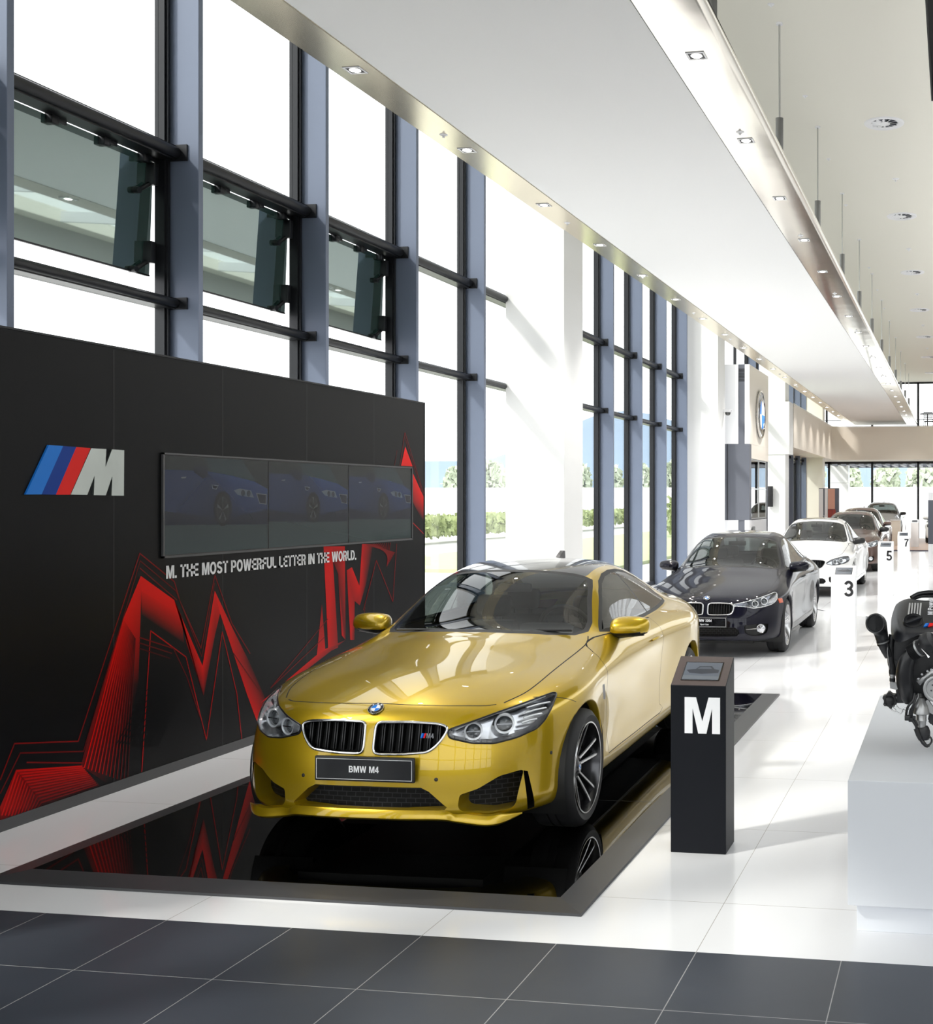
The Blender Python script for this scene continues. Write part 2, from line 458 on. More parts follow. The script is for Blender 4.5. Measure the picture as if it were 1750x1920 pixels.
ART_LINES = [
    ([(5.827,0.296),(5.927,0.479),(6.417,0.392),(6.963,1.522),(7.307,1.311),(7.368,1.167),(7.594,0.814),(7.751,1.328),(7.952,0.955),(8.179,0.701)], 0.45),
    ([(5.827,0.219),(5.969,0.416),(6.461,0.32)], 0.35),
    ([(6.461,0.32),(6.966,1.472),(7.324,1.246),(7.603,0.753),(7.747,1.268)], 0.3),
    ([(6.966,1.423),(7.333,1.182)], 0.35),
    ([(6.017,0.351),(6.461,0.248)], 0.4),
    ([(6.982,0.074),(7.068,0.998),(7.43,0.774),(7.655,0.148),(7.838,0.905),(8.013,0.423),(8.074,0.066)], 0.7),
    ([(6.959,0.966),(7.298,0.851),(7.439,0.635),(7.584,0.327)], 0.35),
    ([(6.959,0.93),(7.281,0.819)], 0.28),
    ([(6.959,0.894),(7.264,0.787)], 0.2),
    ([(7.972,0.729),(8.309,0.387)], 0.3),
    ([(10.141,1.309),(9.9,0.871)], 0.45),
    ([(10.141,1.309),(10.462,0.897),(10.538,1.448)], 0.45),
    ([(9.291,0.851),(8.45,0.393)], 0.4),
    ([(9.243,0.702),(8.45,0.393)], 0.4),
    ([(9.771,0.829),(9.878,0.709),(9.932,0.895)], 0.35),
    ([(10.709,2.534),(10.603,2.205)], 0.4),
    ([(10.709,2.534),(11.112,1.939)], 0.4),
    ([(10.709,2.478),(11.112,1.906)], 0.35),
    ([(10.873,1.647),(11.112,1.53)], 0.6),
    ([(10.546,2.35),(10.496,2.205)], 0.3),
    ([(6.811,1.097),(6.468,0.219)], 0.95),
    ([(6.82,1.086),(6.498,0.204)], 0.89),
    ([(6.829,1.075),(6.529,0.189)], 0.82),
    ([(6.837,1.064),(6.56,0.174)], 0.76),
    ([(6.846,1.053),(6.591,0.159)], 0.7),
    ([(6.855,1.042),(6.622,0.144)], 0.64),
    ([(6.864,1.031),(6.654,0.129)], 0.57),
    ([(6.874,1.02),(6.686,0.113)], 0.51),
    ([(6.883,1.009),(6.718,0.098)], 0.45),
    ([(6.892,0.998),(6.75,0.082)], 0.39),
    ([(6.901,0.987),(6.783,0.066)], 0.32),
    ([(6.91,0.976),(6.816,0.05)], 0.26),
    ([(6.919,0.965),(6.849,0.034)], 0.2),
    ([(5.838,0.094),(5.942,0.319),(6.447,0.231)], 0.9),
    ([(5.861,0.087),(5.958,0.299),(6.459,0.218)], 0.85),
    ([(5.884,0.08),(5.975,0.279),(6.47,0.205)], 0.81),
    ([(5.907,0.073),(5.992,0.258),(6.481,0.192)], 0.76),
    ([(5.93,0.065),(6.008,0.237),(6.493,0.179)], 0.72),
    ([(5.954,0.058),(6.025,0.217),(6.504,0.166)], 0.67),
    ([(5.977,0.051),(6.042,0.196),(6.516,0.153)], 0.63),
    ([(6.001,0.044),(6.059,0.175),(6.527,0.14)], 0.58),
    ([(6.025,0.036),(6.075,0.154),(6.539,0.126)], 0.54),
    ([(6.049,0.029),(6.093,0.133),(6.551,0.113)], 0.49),
    ([(6.073,0.022),(6.11,0.111),(6.562,0.1)], 0.45),
    ([(6.098,0.014),(6.127,0.09),(6.574,0.087)], 0.4),
    ([(9.959,1.463),(10.496,1.366)], 0.45),
    ([(9.995,1.463),(10.483,1.356)], 0.45),
    ([(10.032,1.463),(10.47,1.346)], 0.45),
    ([(10.068,1.464),(10.456,1.335)], 0.45),
    ([(10.105,1.464),(10.443,1.325)], 0.45),
    ([(10.143,1.464),(10.43,1.314)], 0.45),
    ([(10.18,1.464),(10.417,1.304)], 0.45),
    ([(10.218,1.464),(10.404,1.294)], 0.45),
    ([(10.256,1.464),(10.391,1.283)], 0.45),
    ([(10.294,1.464),(10.378,1.273)], 0.45),
    ([(10.333,1.464),(10.365,1.263)], 0.45),
    ([(10.371,1.465),(10.352,1.253)], 0.45),
    ([(10.41,1.465),(10.339,1.243)], 0.45)]
LOGO_LB = [(6.171,2.202),(6.283,2.201),(6.115,1.908),(5.997,1.907)]
LOGO_DB = [(6.283,2.201),(6.389,2.2),(6.225,1.907),(6.115,1.908)]
LOGO_R = [(6.389,2.2),(6.508,2.198),(6.339,1.907),(6.225,1.907)]
LOGO_M = [(6.513,2.197),(6.643,2.198),(6.636,2.084),(6.694,2.198),(6.804,2.197),(6.801,1.903),(6.69,1.903),(6.696,2.027),(6.639,1.905),(6.535,1.906),(6.542,2.028),(6.48,1.907),(6.344,1.908)]
# text [(7.221,1.428),(7.221,1.33),(9.764,1.415),(9.764,1.343)]
# ================================================================== THE BUILDING
def struct(name, bm, m, parent=None, smooth=None):
    o = finish(name, bm, m, parent, smooth)
    if parent is None: o['kind'] = 'structure'
    return o

CEIL = 7.38      # upper ceiling
CAN = 5.38       # underside of the suspended canopy
GX = -6.6        # glass plane of the window wall
FX = -6.3        # inner edge of the window fins

# floor: glossy white tiles, slate strip near the entrance
bm = bmesh.new(); add_box(bm, -6.75, 9.0, 4.72, 42.3, -0.12, 0.0); struct('floor', bm, 'white_tile')
bm = bmesh.new(); add_box(bm, -6.75, 9.0, -8.0, 4.72, -0.12, 0.0); struct('floor', bm, 'slate_tile')
mat('stage_carpet', srgb(190, 165, 150), 0.45)
mat('stage_step', (0.05, 0.05, 0.09), 0.4)
bm = bmesh.new()
add_box(bm, -6.75, 9.0, 42.3, 42.42, -0.12, 0.03, 1)
add_box(bm, -6.75, 9.0, 42.42, 55.0, -0.12, 0.045, 0)
struct('floor', bm, ['stage_carpet', 'stage_step'])

# upper ceiling with a dark slot on the right
bm = bmesh.new()
add_box(bm, -6.75, -0.33, -8.2, 56.0, CEIL, CEIL + 0.3)
add_box(bm, -0.33, 3.0, 16.2, 56.0, CEIL, CEIL + 0.3)
add_box(bm, 2.2, 3.0, -8.2, 16.2, CEIL, CEIL + 0.3)
add_box(bm, 8.0, 9.0, -8.2, 56.0, CEIL, CEIL + 0.3)
struct('ceiling', bm, 'ceiling_cream')
bm = bmesh.new(); add_box(bm, -0.33, 2.2, -8.2, 16.2, CEIL + 0.28, CEIL + 0.5); struct('trim_1', bm, 'dark_void')
bm = bmesh.new(); add_box(bm, -0.33, -0.31, -4.0, 16.2, CEIL, CEIL + 0.28); add_box(bm, -0.33, 2.2, 16.18, 16.2, CEIL, CEIL + 0.28); struct('trim_2', bm, 'dark_void')

# made-up rooflight over the unseen right-hand aisle, added to brighten floor and plinth
bm = bmesh.new()
for k in range(22): add_box(bm, 3.0, 8.0, -8.2 + 3 * k, -8.12 + 3 * k, CEIL, CEIL + 0.25)
w = struct('window_61', bm, 'white_paint')
bm = bmesh.new(); add_box(bm, 3.0, 8.0, -8.2, 56.0, CEIL + 0.26, CEIL + 0.27); finish('pane', bm, 'window_glass', w)

# suspended canopy: white field between two polished metal bands with an upturned right edge
bm = bmesh.new()
add_box(bm, -4.66, -2.26, 0.5, 55.0, CAN + 0.004, CAN + 0.07)
struct('ceiling', bm, 'soffit_white')
bm = bmesh.new()
add_box(bm, -5.03, -4.67, 0.5, 55.0, CAN, CAN + 0.02, 0)
add_box(bm, -5.03, -5.01, 0.5, 55.0, CAN + 0.02, CAN + 0.08, 0)
struct('trim_3', bm, 'metal_warm_reflection')
bm = bmesh.new()
prof = [(-2.25, 0.0), (-1.81, 0.0), (-1.775, 0.006), (-1.755, 0.018), (-1.745, 0.035), (-1.74, 0.06), (-1.76, 0.07), (-2.25, 0.07)]
add_prism(bm, prof, lambda u, v, t: (u, 0.5 + t, CAN + v), 54.5)
recalc(bm)
struct('trim_4', bm, 'polished_metal', smooth=35)

# ---- window wall: one window per bay, each with its own fin, rails and panes
FIN0, PITCH = 6.97, 2.0
def window(idx, y0, y1, awning, fin=True):
    bm = bmesh.new()
    # vertical glazing frames either side of the bay, and head and sill
    for ya, yb in ((y0 + 0.03, y0 + 0.09), (y1 - 0.095, y1 - 0.03)):
        add_box(bm, GX - 0.06, GX + 0.03, ya, yb, 0, CEIL)
    add_box(bm, GX - 0.035, GX + 0.05, y1 - 0.075, y1 - 0.05, 0, CEIL)
    add_box(bm, GX - 0.06, GX + 0.05, y0 + 0.03, y1 - 0.03, 0.0, 0.08)
    add_box(bm, GX - 0.06, GX + 0.05, y0 + 0.03, y1 - 0.03, CEIL - 0.1, CEIL)
    w = struct('window_%d' % idx, bm, 'black_metal')
    for zc, hh in ((4.80, 0.062), (3.53, 0.045)):
        bm = bmesh.new()
        add_box(bm, GX - 0.06, GX + 0.10, y0 + 0.03, y1 - 0.03, zc - hh, zc + hh)
        add_tube(bm, [(GX + 0.10, y0 + 0.03, zc), (GX + 0.10, y1 - 0.03, zc)], hh * 0.8, 10)
        # the rail's end plate, screwed on to the fin
        add_box(bm, GX + 0.03, GX + 0.2, y1 - 0.045, y1 - 0.031, zc - hh * 1.1, zc + hh * 1.1)
        finish('rail', bm, 'black_metal', w, 40)
    if fin:
        bm = bmesh.new(); add_box(bm, GX - 0.02, FX, y1 - 0.03, y1 + 0.03, 0, CEIL, 0, 0.004)
        finish('fin', bm, 'fin_blue', w)
    for za, zb in ((4.865, CEIL - 0.1), (0.08, 3.485)):
        bm = bmesh.new(); add_box(bm, GX - 0.03, GX - 0.022, y0 + 0.09, y1 - 0.095, za, zb)
        finish('pane', bm, 'window_glass', w)
    if awning:
        # top-hung pane standing open at its foot
        L = 0.97; a = math.radians(2.2)
        mt = Matrix.Translation((GX - 0.07, 0, 4.735)) @ Matrix.Rotation(a, 4, 'Y')
        bm = bmesh.new(); add_box(bm, -0.01, 0.0, y0 + 0.07, y1 - 0.10, -L, 0.0, mtx=mt)
        p = finish('awning_pane', bm, 'awning_glass', w)
        bm = bmesh.new()
        add_box(bm, -0.016, 0.006, y0 + 0.07, y1 - 0.10, -L - 0.014, -L, mtx=mt)
        finish('pane_edge', bm, 'black_metal', p)
        # hinges under the rail and the two stay arms at the fin
        for t in (0.05, 0.38, 0.7, 0.97):
            yy = y0 + 0.1 + t * (y1 - y0 - 0.32)
            bm = bmesh.new()
            add_box(bm, -0.02, 0.05, yy, yy + 0.07, -0.06, 0.02, 0, 0.008, mt)
            add_box(bm, -0.01, 0.03, yy + 0.05, yy + 0.17, -0.03, 0.02, 0, 0.006, mt)
            finish('hinge', bm, 'black_metal', p, 40)
        for zz in (-0.14, -L + 0.18):
            bm = bmesh.new()
            add_box(bm, 0.0, 0.08, y1 - 0.19, y1 - 0.13, zz - 0.09, zz + 0.09, 0, 0.006, mt)
            add_tube(bm, [mt @ Vector((0.03, y1 - 0.17, zz - 0.08)), mt @ Vector((0.02, y1 - 0.30, zz - 0.17))], 0.02, 8)
            add_tube(bm, [mt @ Vector((0.045, y1 - 0.31, zz - 0.17)), mt @ Vector((-0.02, y1 - 0.31, zz - 0.17))], 0.028, 10)
            finish('stay', bm, 'black_metal', p, 40)
    else:
        bm = bmesh.new(); add_box(bm, GX - 0.03, GX - 0.022, y0 + 0.09, y1 - 0.095, 3.575, 4.738)
        finish('pane', bm, 'window_glass', w)
    return w
wi = 1
for k in range(-7, 10):
    y0 = FIN0 + PITCH * (k - 1); y1 = y0 + PITCH
    window(wi, y0, y1, 0 <= k <= 3); wi += 1
for y0 in (24.97, 28.9):
    window(wi, y0, y0 + 2.0, False); wi += 1
for y0 in (34.6, 36.5, 39.3, 41.3, 43.3, 45.3, 47.3):
    window(wi, y0, y0 + 2.0, False); wi += 1

# upper wall line above the glass and white square columns
for i, y in enumerate((16.17, 27.2, 38.3, 49.3)):
    bm = bmesh.new(); add_box(bm, -6.49, -5.6, y, y + 0.85, 0, CEIL, 0, 0.004)
    if i == 2: add_box(bm, -6.53, -5.46, y - 0.04, y + 0.9, 3.38, 5.13, 0, 0.004)
    c = struct('wall_column', bm, 'cream_plaster' if i == 3 else 'white_plaster')
    c['label'] = ['wide white square column behind the gold car', 'white square column left of the entrance box', 'white square column with a thicker upper casing', 'cream square column at the far end'][i]

# right-hand side and rear of the hall (out of frame, they close the room for the reflections)
mat('far_wall', (0.45, 0.44, 0.43), 0.7)
bm = bmesh.new(); add_box(bm, 8.6, 8.8, -8, 55, 0, CEIL); struct('wall_right', bm, 'far_wall')
bm = bmesh.new()
for k in range(9): add_box(bm, -6.6 + 1.9 * k, -6.5 + 1.9 * k, -8.2, -8.0, 0, CEIL)
for z in (0, 2.6, 4.8, CEIL - .1): add_box(bm, -6.6, 8.8, -8.2, -8.05, z, z + .1)
w = struct('window_60', bm, 'black_metal')
bm = bmesh.new(); add_box(bm, -6.6, 8.8, -8.3, -8.21, 0, 0.8); struct('wall_rear', bm, 'far_wall')
bm = bmesh.new(); add_box(bm, -6.6, 8.8, -8.12, -8.11, 0, CEIL); finish('pane', bm, 'window_glass', w)

# entrance box between two columns: white flanks, dark centre strip, mirrored flank
bm = bmesh.new()
add_box(bm, -6.55, -5.86, 31.2, 34.4, 3.39, 5.56, 0)
add_box(bm, -5.68, -5.55, 31.2, 34.4, 3.39, 5.56, 0)
add_box(bm, -6.55, -5.86, 31.2, 31.35, 0.0, 1.31, 0)
add_box(bm, -5.68, -5.55, 31.2, 31.5, 0.0, 1.31, 0)
add_box(bm, -6.55, -5.55, 31.2, 31.5, 1.31, 3.39, 1)
add_box(bm, -5.87, -5.67, 31.22, 34.4, 0.0, 5.56, 1)
add_box(bm, -6.17, -6.15, 31.19, 31.3, 1.31, 3.39, 2)
add_box(bm, -5.66, -5.545, 31.5, 34.4, 3.0, 3.39, 3)
add_box(bm, -5.56, -5.547, 31.22, 34.4, 3.395, 5.555, 3)
add_box(bm, -6.0, -5.56, 34.3, 34.4, 0, 3.0, 1)
for j in range(9): add_box(bm, -5.855, -5.68, 31.21, 31.225, 5.10 + j * 0.04, 5.12 + j * 0.04, 2)
ent = struct('wall_entrance', bm, ['white_paint', 'charcoal_panel', 'black_metal', 'beige_panel'])
bm = bmesh.new(); add_box(bm, -5.60, -5.59, 31.6, 34.25, 1.35, 2.98); finish('mirror_panel', bm, 'mirror_glass', ent)
bm = bmesh.new()
for y in (31.52, 32.9, 34.22): add_box(bm, -5.61, -5.575, y, y + 0.05, 1.3, 3.0)
for z in (2.15, 1.32, 2.96): add_box(bm, -5.61, -5.575, 31.52, 34.27, z, z + 0.035)
finish('mirror_frame', bm, 'brushed_metal', ent)
bm = bmesh.new(); add_box(bm, -5.60, -5.58, 31.5, 34.3, 0.0, 1.3); finish('lower_panel', bm, 'white_gloss', ent)

# balcony: fascia along the left and parapet across the far end
bm = bmesh.new()
R = 0.5
path = [(-5.45, 39.2)] + [(-5.45, 52 - R)] + [(-5.45 + R - R * math.cos(a), 52 - R + R * math.sin(a)) for a in [PI / 2 * k / 6 for k in range(1, 7)]] + [(9.0, 52.0)]
va = [[bm.verts.new((x, y, z)) for x, y in path] for z in (3.645, 5.12)]
outer = [(x - 0.18 if i < 2 else x, y + (0.18 if i >= 2 else 0)) for i, (x, y) in enumerate(path)]
vb = [[bm.verts.new((x, y, z)) for x, y in outer] for z in (3.645, 5.12)]
for i in range(len(path) - 1):
    bm.faces.new((va[0][i], va[0][i + 1], va[1][i + 1], va[1][i]))
    bm.faces.new((vb[0][i], vb[1][i], vb[1][i + 1], vb[0][i + 1]))
    bm.faces.new((va[1][i], va[1][i + 1], vb[1][i + 1], vb[1][i]))
    bm.faces.new((va[0][i], vb[0][i], vb[0][i + 1], va[0][i + 1]))
recalc(bm)
struct('wall_balcony', bm, 'beige_panel', smooth=30)
bm = bmesh.new()
add_box(bm, -6.6, -5.5, 39.2, 52.1, 3.66, 5.0); add_box(bm, -6.6, 9.0, 52.1, 55.0, 3.66, 5.0)
struct('floor', bm, 'cream_plaster')
bm = bmesh.new(); add_tube(bm, [(-5.45, 39.2, 5.14), (-5.45, 51.9, 5.14), (-5.3, 52.0, 5.14), (9, 52.0, 5.14)], 0.015, 6); struct('trim_5', bm, 'brushed_metal')

# lower side wall under the balcony, with a dark framed window
bm = bmesh.new()
add_box(bm, -6.75, -6.5, 39.2, 45.5, 0, 3.66); add_box(bm, -6.75, -6.5, 49.5, 55.0, 0, 3.66); add_box(bm, -6.75, -6.5, 45.5, 49.5, 3.44, 3.66)
struct('wall_left', bm, 'cream_plaster')
bm = bmesh.new()
for y in (45.5, 47.1, 47.6, 49.38): add_box(bm, -6.62, -6.46, y, y + (0.5 if y == 47.1 else 0.12), 0, 3.44)
add_box(bm, -6.62, -6.46, 45.5, 49.5, 3.34, 3.44)
w = struct('window_%d' % wi, bm, 'black_metal'); wi += 1
bm = bmesh.new(); add_box(bm, -6.57, -6.56, 45.5, 49.5, 0, 3.4); finish('pane', bm, 'window_glass', w)

# far end: two storeys of glass with slim black posts
bm = bmesh.new()
for x in (-6.5, -5.94, -3.89, -1.73, 0.4, 2.5, 4.6, 6.8):
    add_box(bm, x - 0.05, x + 0.05, 54.95, 55.1, 0, 3.66)
add_box(bm, -6.6, 9, 54.95, 55.1, 3.55, 3.7)
w = struct('window_%d' % wi, bm, 'black_metal'); wi += 1
bm = bmesh.new(); add_box(bm, -6.6, 9, 55.02, 55.03, 0.05, 3.6); finish('pane', bm, 'window_glass', w)
bm = bmesh.new()
for x in (-6.05, -3.89, -1.73, 0.4, 2.5, 4.6, 6.8):
    add_box(bm, x - 0.05, x + 0.05, 54.95, 55.1, 3.95, CEIL)
add_box(bm, -6.6, 9, 54.95, 55.1, CEIL - 0.08, CEIL); add_box(bm, -6.6, 9, 54.97, 55.05, 5.6, 5.63)
w = struct('window_%d' % wi, bm, 'black_metal'); wi += 1
bm = bmesh.new(); add_box(bm, -6.6, 9, 55.02, 55.03, 3.95, CEIL - 0.05); finish('pane', bm, 'window_glass', w)
# outside: slatted canopy and a panelled column beyond the far glass
bm = bmesh.new()
for k in range(30):
    x = -6.4 + 0.42 * k
    add_box(bm, x, x + 0.16, 55.2, 60.0, 3.52, 3.66)
add_box(bm, -6.6, 9, 60.0, 60.1, 3.5, 3.7)
struct('trim_6', bm, 'charcoal_panel')
bm = bmesh.new()
for z in (0, 0.9, 1.8, 2.7): add_box(bm, -6.3, -5.3, 58, 58.9, z, z + 0.88)
o = finish('panelled_column', bm, 'white_paint'); tag(o, 'pale panelled column outside, behind the far end glass at its left', 'column')

# ---- ceiling fittings
bulb_d = bpy.data.lights.new('bulb', 'SPOT'); bulb_d.energy = 330; bulb_d.color = (1.0, 0.97, 0.93)
bulb_d.spot_size = math.radians(95); bulb_d.spot_blend = 1.0; bulb_d.shadow_soft_size = 0.04
def downlight(x, y, label, group):
    t = empty('downlight', (x, y, CAN), 0, label, 'ceiling light', group)
    s = 0.075
    bm = bmesh.new()
    for a, b, c, d in ((-s, s, -s, -s + 0.014), (-s, s, s - 0.014, s), (-s, -s + 0.014, -s, s), (s - 0.014, s, -s, s)):
        add_box(bm, a, b, c, d, -0.006, -0.0005)
    finish('frame', bm, 'white_paint', t)
    bm = bmesh.new(); add_box(bm, -s + 0.012, s - 0.012, -s + 0.012, s - 0.012, -0.003, -0.001); finish('recess', bm, 'black_plastic', t)
    bm = bmesh.new(); add_lathe(bm, [(0.001, -0.012), (0.024, -0.011), (0.040, -0.007), (0.045, -0.004)], 16); recalc(bm)
    finish('lamp', bm, 'lamp_glow', t, 60)
    l = bpy.data.objects.new('bulb', bulb_d); COL.objects.link(l); l.parent = t; l.location = (0, 0, -0.03)
    return t
dl0 = downlight(-2.02, 8.97, 'square recessed downlight in the right metal band', 'downlights in the right metal band')
for k in range(1, 21):
    c = copy_tree(dl0); c.location = (-2.02, 8.97 + 2.2 * k, CAN)
for k in range(0, 21):
    c = copy_tree(dl0); c.location = (-4.84, 8.85 + 2.2 * k, CAN)
    c['label'] = 'square recessed downlight in the left metal band'; c['group'] = 'downlights in the left metal band'
dim_d = bulb_d.copy(); dim_d.name = 'bulb_dimmed'; dim_d.energy = 110
for o in [x for x in COL.objects if x.type == 'LIGHT' and x.data == bulb_d]:
    px_, py_ = o.parent.location.x, o.parent.location.y
    if px_ > -3: o.data = dim_d
    if py_ > 34: o.data = dim_d
def labelled(objs, base, words):
    for o, w in zip(objs, words): o['label'] = base % w

def detector(x, y, z, label, group):
    bm = bmesh.new(); add_lathe(bm, [(0.001, -0.03), (0.012, -0.028), (0.014, -0.012), (0.035, -0.006), (0.04, -0.0005)], 16); recalc(bm)
    o = finish('sprinkler', bm, 'white_paint', None, 60); o.location = (x, y, z)
    return tag(o, label, 'sprinkler', group)
d0 = detector(-2.03, 10.9, CAN, 'small round sprinkler head in the right metal band', 'sprinklers in the right metal band')
for k in range(1, 8):
    c = d0.copy(); COL.objects.link(c); c.location = (-2.03, 10.9 + 4.4 * k, CAN)
for k in range(0, 8):
    c = d0.copy(); COL.objects.link(c); c.location = (-4.86, 10.55 + 3.6 * k, CAN)
    c['label'] = 'small round sprinkler head in the left metal band'; c['group'] = 'sprinklers in the left metal band'
for k in range(9):
    c = d0.copy(); COL.objects.link(c); c.location = (-2.027, 12.76 + 2.97 * k, CEIL)
    c['label'] = 'small sprinkler head on the cream ceiling'; c['group'] = 'sprinklers on the cream ceiling'
for k in range(5):
    c = d0.copy(); COL.objects.link(c); c.location = (-1.013, 20.03 + 5.65 * k, CEIL); c.scale = (1.6, 1.6, 1.6)
    c.name = 'smoke_detector'; c['category'] = 'smoke detector'
    c['label'] = 'round smoke detector between the ceiling diffusers'; c['group'] = 'smoke detectors on the cream ceiling'

def diffuser(y):
    t = empty('ceiling_diffuser', (-1.03, y, CEIL), 0, 'round swirl air diffuser in the cream ceiling', 'air vent', 'air diffusers in the cream ceiling')
    bm = bmesh.new(); add_lathe(bm, [(0.19, -0.004), (0.27, -0.022), (0.285, -0.016), (0.295, -0.0005)], 40); recalc(bm); finish('rim', bm, 'white_paint', t, 50)
    bm = bmesh.new(); add_lathe(bm, [(0.001, -0.002), (0.205, -0.002)], 32); finish('throat', bm, 'charcoal_panel', t)
    bm = bmesh.new(); add_lathe(bm, [(0.001, -0.02), (0.085, -0.018), (0.09, -0.008)], 24); recalc(bm); finish('hub', bm, 'white_paint', t, 50)
    bm = bmesh.new()
    for k in range(12):
        m4 = Matrix.Rotation(2 * PI * k / 12, 4, 'Z') @ Matrix.Translation((0.14, 0, -0.012)) @ Matrix.Rotation(0.5, 4, 'X')
        add_box(bm, -0.062, 0.062, -0.018, 0.018, -0.0015, 0.0015, mtx=m4)
    finish('vanes', bm, 'white_paint', t)
    return t
v0 = diffuser(17.04)
for k in range(1, 7):
    c = copy_tree(v0); c.location = (-1.03, 17.04 + 5.65 * k, CEIL)

def hanger(x, y):
    t = empty('canopy_hanger', (x, y, CAN + 0.07), 0, 'thin steel rod with a grey sleeve carrying the canopy edge', 'hanging rod', 'rods hanging the canopy from the ceiling')
    bm = bmesh.new(); add_tube(bm, [(0, 0, 0), (0, 0, CEIL - CAN - 0.07)], 0.011, 8); finish('rod', bm, 'brushed_metal', t, 50)
    bm = bmesh.new(); add_tube(bm, [(0, 0, 0.0), (0, 0, 0.83)], 0.045, 18)
    finish('sleeve', bm, 'sleeve_grey', t, 50)
    bm = bmesh.new(); add_tube(bm, [(0, 0, CEIL - CAN - 0.09), (0, 0, CEIL - CAN - 0.07)], 0.04, 14); finish('ceiling_plate', bm, 'white_paint', t, 50)
    return t
h0 = hanger(-2.01, 9.51)
for k in range(1, 12):
    c = copy_tree(h0); c.location = (-2.01, 9.51 + 3.77 * k, CAN + 0.07)

# ---- security camera on the second column
t = empty('security_camera', (-5.6, 27.9, 4.0), 0, 'small white dome security camera on the white column beside the entrance box', 'security camera')
bm = bmesh.new(); add_box(bm, 0.0, 0.16, -0.07, 0.07, 0.0, 0.07, 0, 0.01); add_tube(bm, [(0.16, 0, 0.035), (0.22, 0, 0.035)], 0.03, 10); finish('housing', bm, 'white_paint', t, 40)
bm = bmesh.new(); add_lathe(bm, [(0.001, -0.08), (0.04, -0.07), (0.065, -0.04), (0.075, 0.0)], 20, origin=(0.1, 0, 0)); recalc(bm); finish('dome', bm, 'black_gloss', t, 60)

# ---- big round emblem on the entrance box
def roundel(name, parent, r, mtx, depth=0.02, chrome='chrome'):
    """blue-and-white quartered roundel in a black ring, in the local XY plane, facing +Z"""
    root = bmesh.new()
    add_lathe(root, [(r * 0.62, depth), (r * 0.64, depth * 1.25), (r * 0.66, depth), (r * 0.95, depth * 0.8), (r, depth * 0.5), (r, 0.0)], 40, mi=0)
    # chrome hoops
    add_lathe(root, [(r * 0.955, depth * 0.5), (r * 0.955, depth * 1.1), (r * 1.0, depth * 1.1), (r * 1.0, 0.0)], 40, mi=1)
    add_lathe(root, [(r * 0.60, depth * 0.8), (r * 0.60, depth * 1.3), (r * 0.65, depth * 1.3), (r * 0.65, depth * 0.8)], 40, mi=1)
    for q in range(4):
        c = root.verts.new((0, 0, depth)); ring = [root.verts.new((r * 0.62 * math.cos(q * PI / 2 + PI / 2 * k / 10), r * 0.62 * math.sin(q * PI / 2 + PI / 2 * k / 10), depth)) for k in range(11)]
        for k in range(10):
            f = root.faces.new((c, ring[k], ring[k + 1])); f.material_index = 2 + (q % 2)
    root.transform(mtx)
    o = finish(name, root, ['black_gloss', chrome, 'white_paint', 'logo_light_blue'], parent, 40)
    # letters on the ring
    for ch, ang in (('B', 42), ('M', 0), ('W', -42)):
        me = letter_mesh(ch, r * 0.24, 0.0008 * max(1, r * 8), 'CENTER')
        a = math.radians(ang)
        me.transform(mtx @ Matrix.Rotation(a, 4, 'Z') @ Matrix.Translation((0, r * 0.69, depth * 0.98)))
        me.materials.append(M['white_print'])
        t = bpy.data.objects.new('letter', me); COL.objects.link(t); t.parent = o if parent is not None else o
    return o
mx = Matrix.Translation((-5.545, 32.85, 4.30)) @ Matrix.Rotation(PI / 2, 4, 'Z') @ Matrix.Rotation(PI / 2, 4, 'X')
em = roundel('round_emblem', None, 0.68, mx, 0.06)
tag(em, 'large round blue and white quartered emblem in a black ring on the beige entrance box', 'emblem')

# ---- smaller things standing in the far half of the hall
bm = bmesh.new(); add_box(bm, -6.19, -6.0, 38.12, 38.24, 1.63, 2.31, 0, 0.01); add_box(bm, -6.14, -6.05, 38.24, 38.3, 1.85, 2.1)
o = finish('wall_screen', bm, 'black_plastic', None, 40); tag(o, 'small black screen hung on the white cased column', 'screen')
t = empty('display_pylon', (-0.45, 33.3, 0), 0, 'white pylon with a wide dark band at the right edge of the picture', 'pylon')
bm = bmesh.new(); add_box(bm, -0.307, 0.4, -0.3, 0.3, 0, 2.075, 0, 0.005); finish('body', bm, 'white_paint', t, 40)
bm = bmesh.new(); add_box(bm, -0.311, 0.404, -0.304, 0.304, 0.62, 1.85, 0, 0.004); finish('dark_band', bm, 'charcoal_panel', t, 40)
mat('brochure_red', srgb(150, 60, 50), 0.5); mat('brochure_pink', srgb(215, 160, 140), 0.5)
t = empty('brochure_wall', (-4.95, 45.3, 0), 0, 'grey and red brochure wall standing beside the cream column at the far end', 'display stand')
bm = bmesh.new(); add_box(bm, -0.33, 0.45, -0.1, 0.1, 0, 2.31, 0, 0.005); finish('panel', bm, 'charcoal_panel', t, 40)
bm = bmesh.new(); add_box(bm, -0.32, -0.16, -0.12, -0.1, 0.02, 2.28); add_box(bm, -0.10, 0.02, -0.12, -0.1, 0.02, 2.28); finish('pale_panel', bm, 'white_paint', t)
bm = bmesh.new(); add_box(bm, 0.03, 0.30, -0.13, -0.1, 1.5, 2.28); finish('pink_poster', bm, 'brochure_pink', t)
bm = bmesh.new(); add_box(bm, 0.03, 0.20, -0.14, -0.1, 0.6, 1.48); add_box(bm, 0.21, 0.33, -0.14, -0.1, 0.6, 1.48); finish('red_shelf', bm, 'brochure_red', t)
t = empty('counter', (-2.35, 46.6, 0.045), 0, 'pale pinkish counter on the stage in front of the silver car', 'counter')
bm = bmesh.new(); add_box(bm, -0.22, 0.18, -0.2, 0.2, 0, 0.98, 0, 0.006); finish('body', bm, 'beige_panel', t, 40)
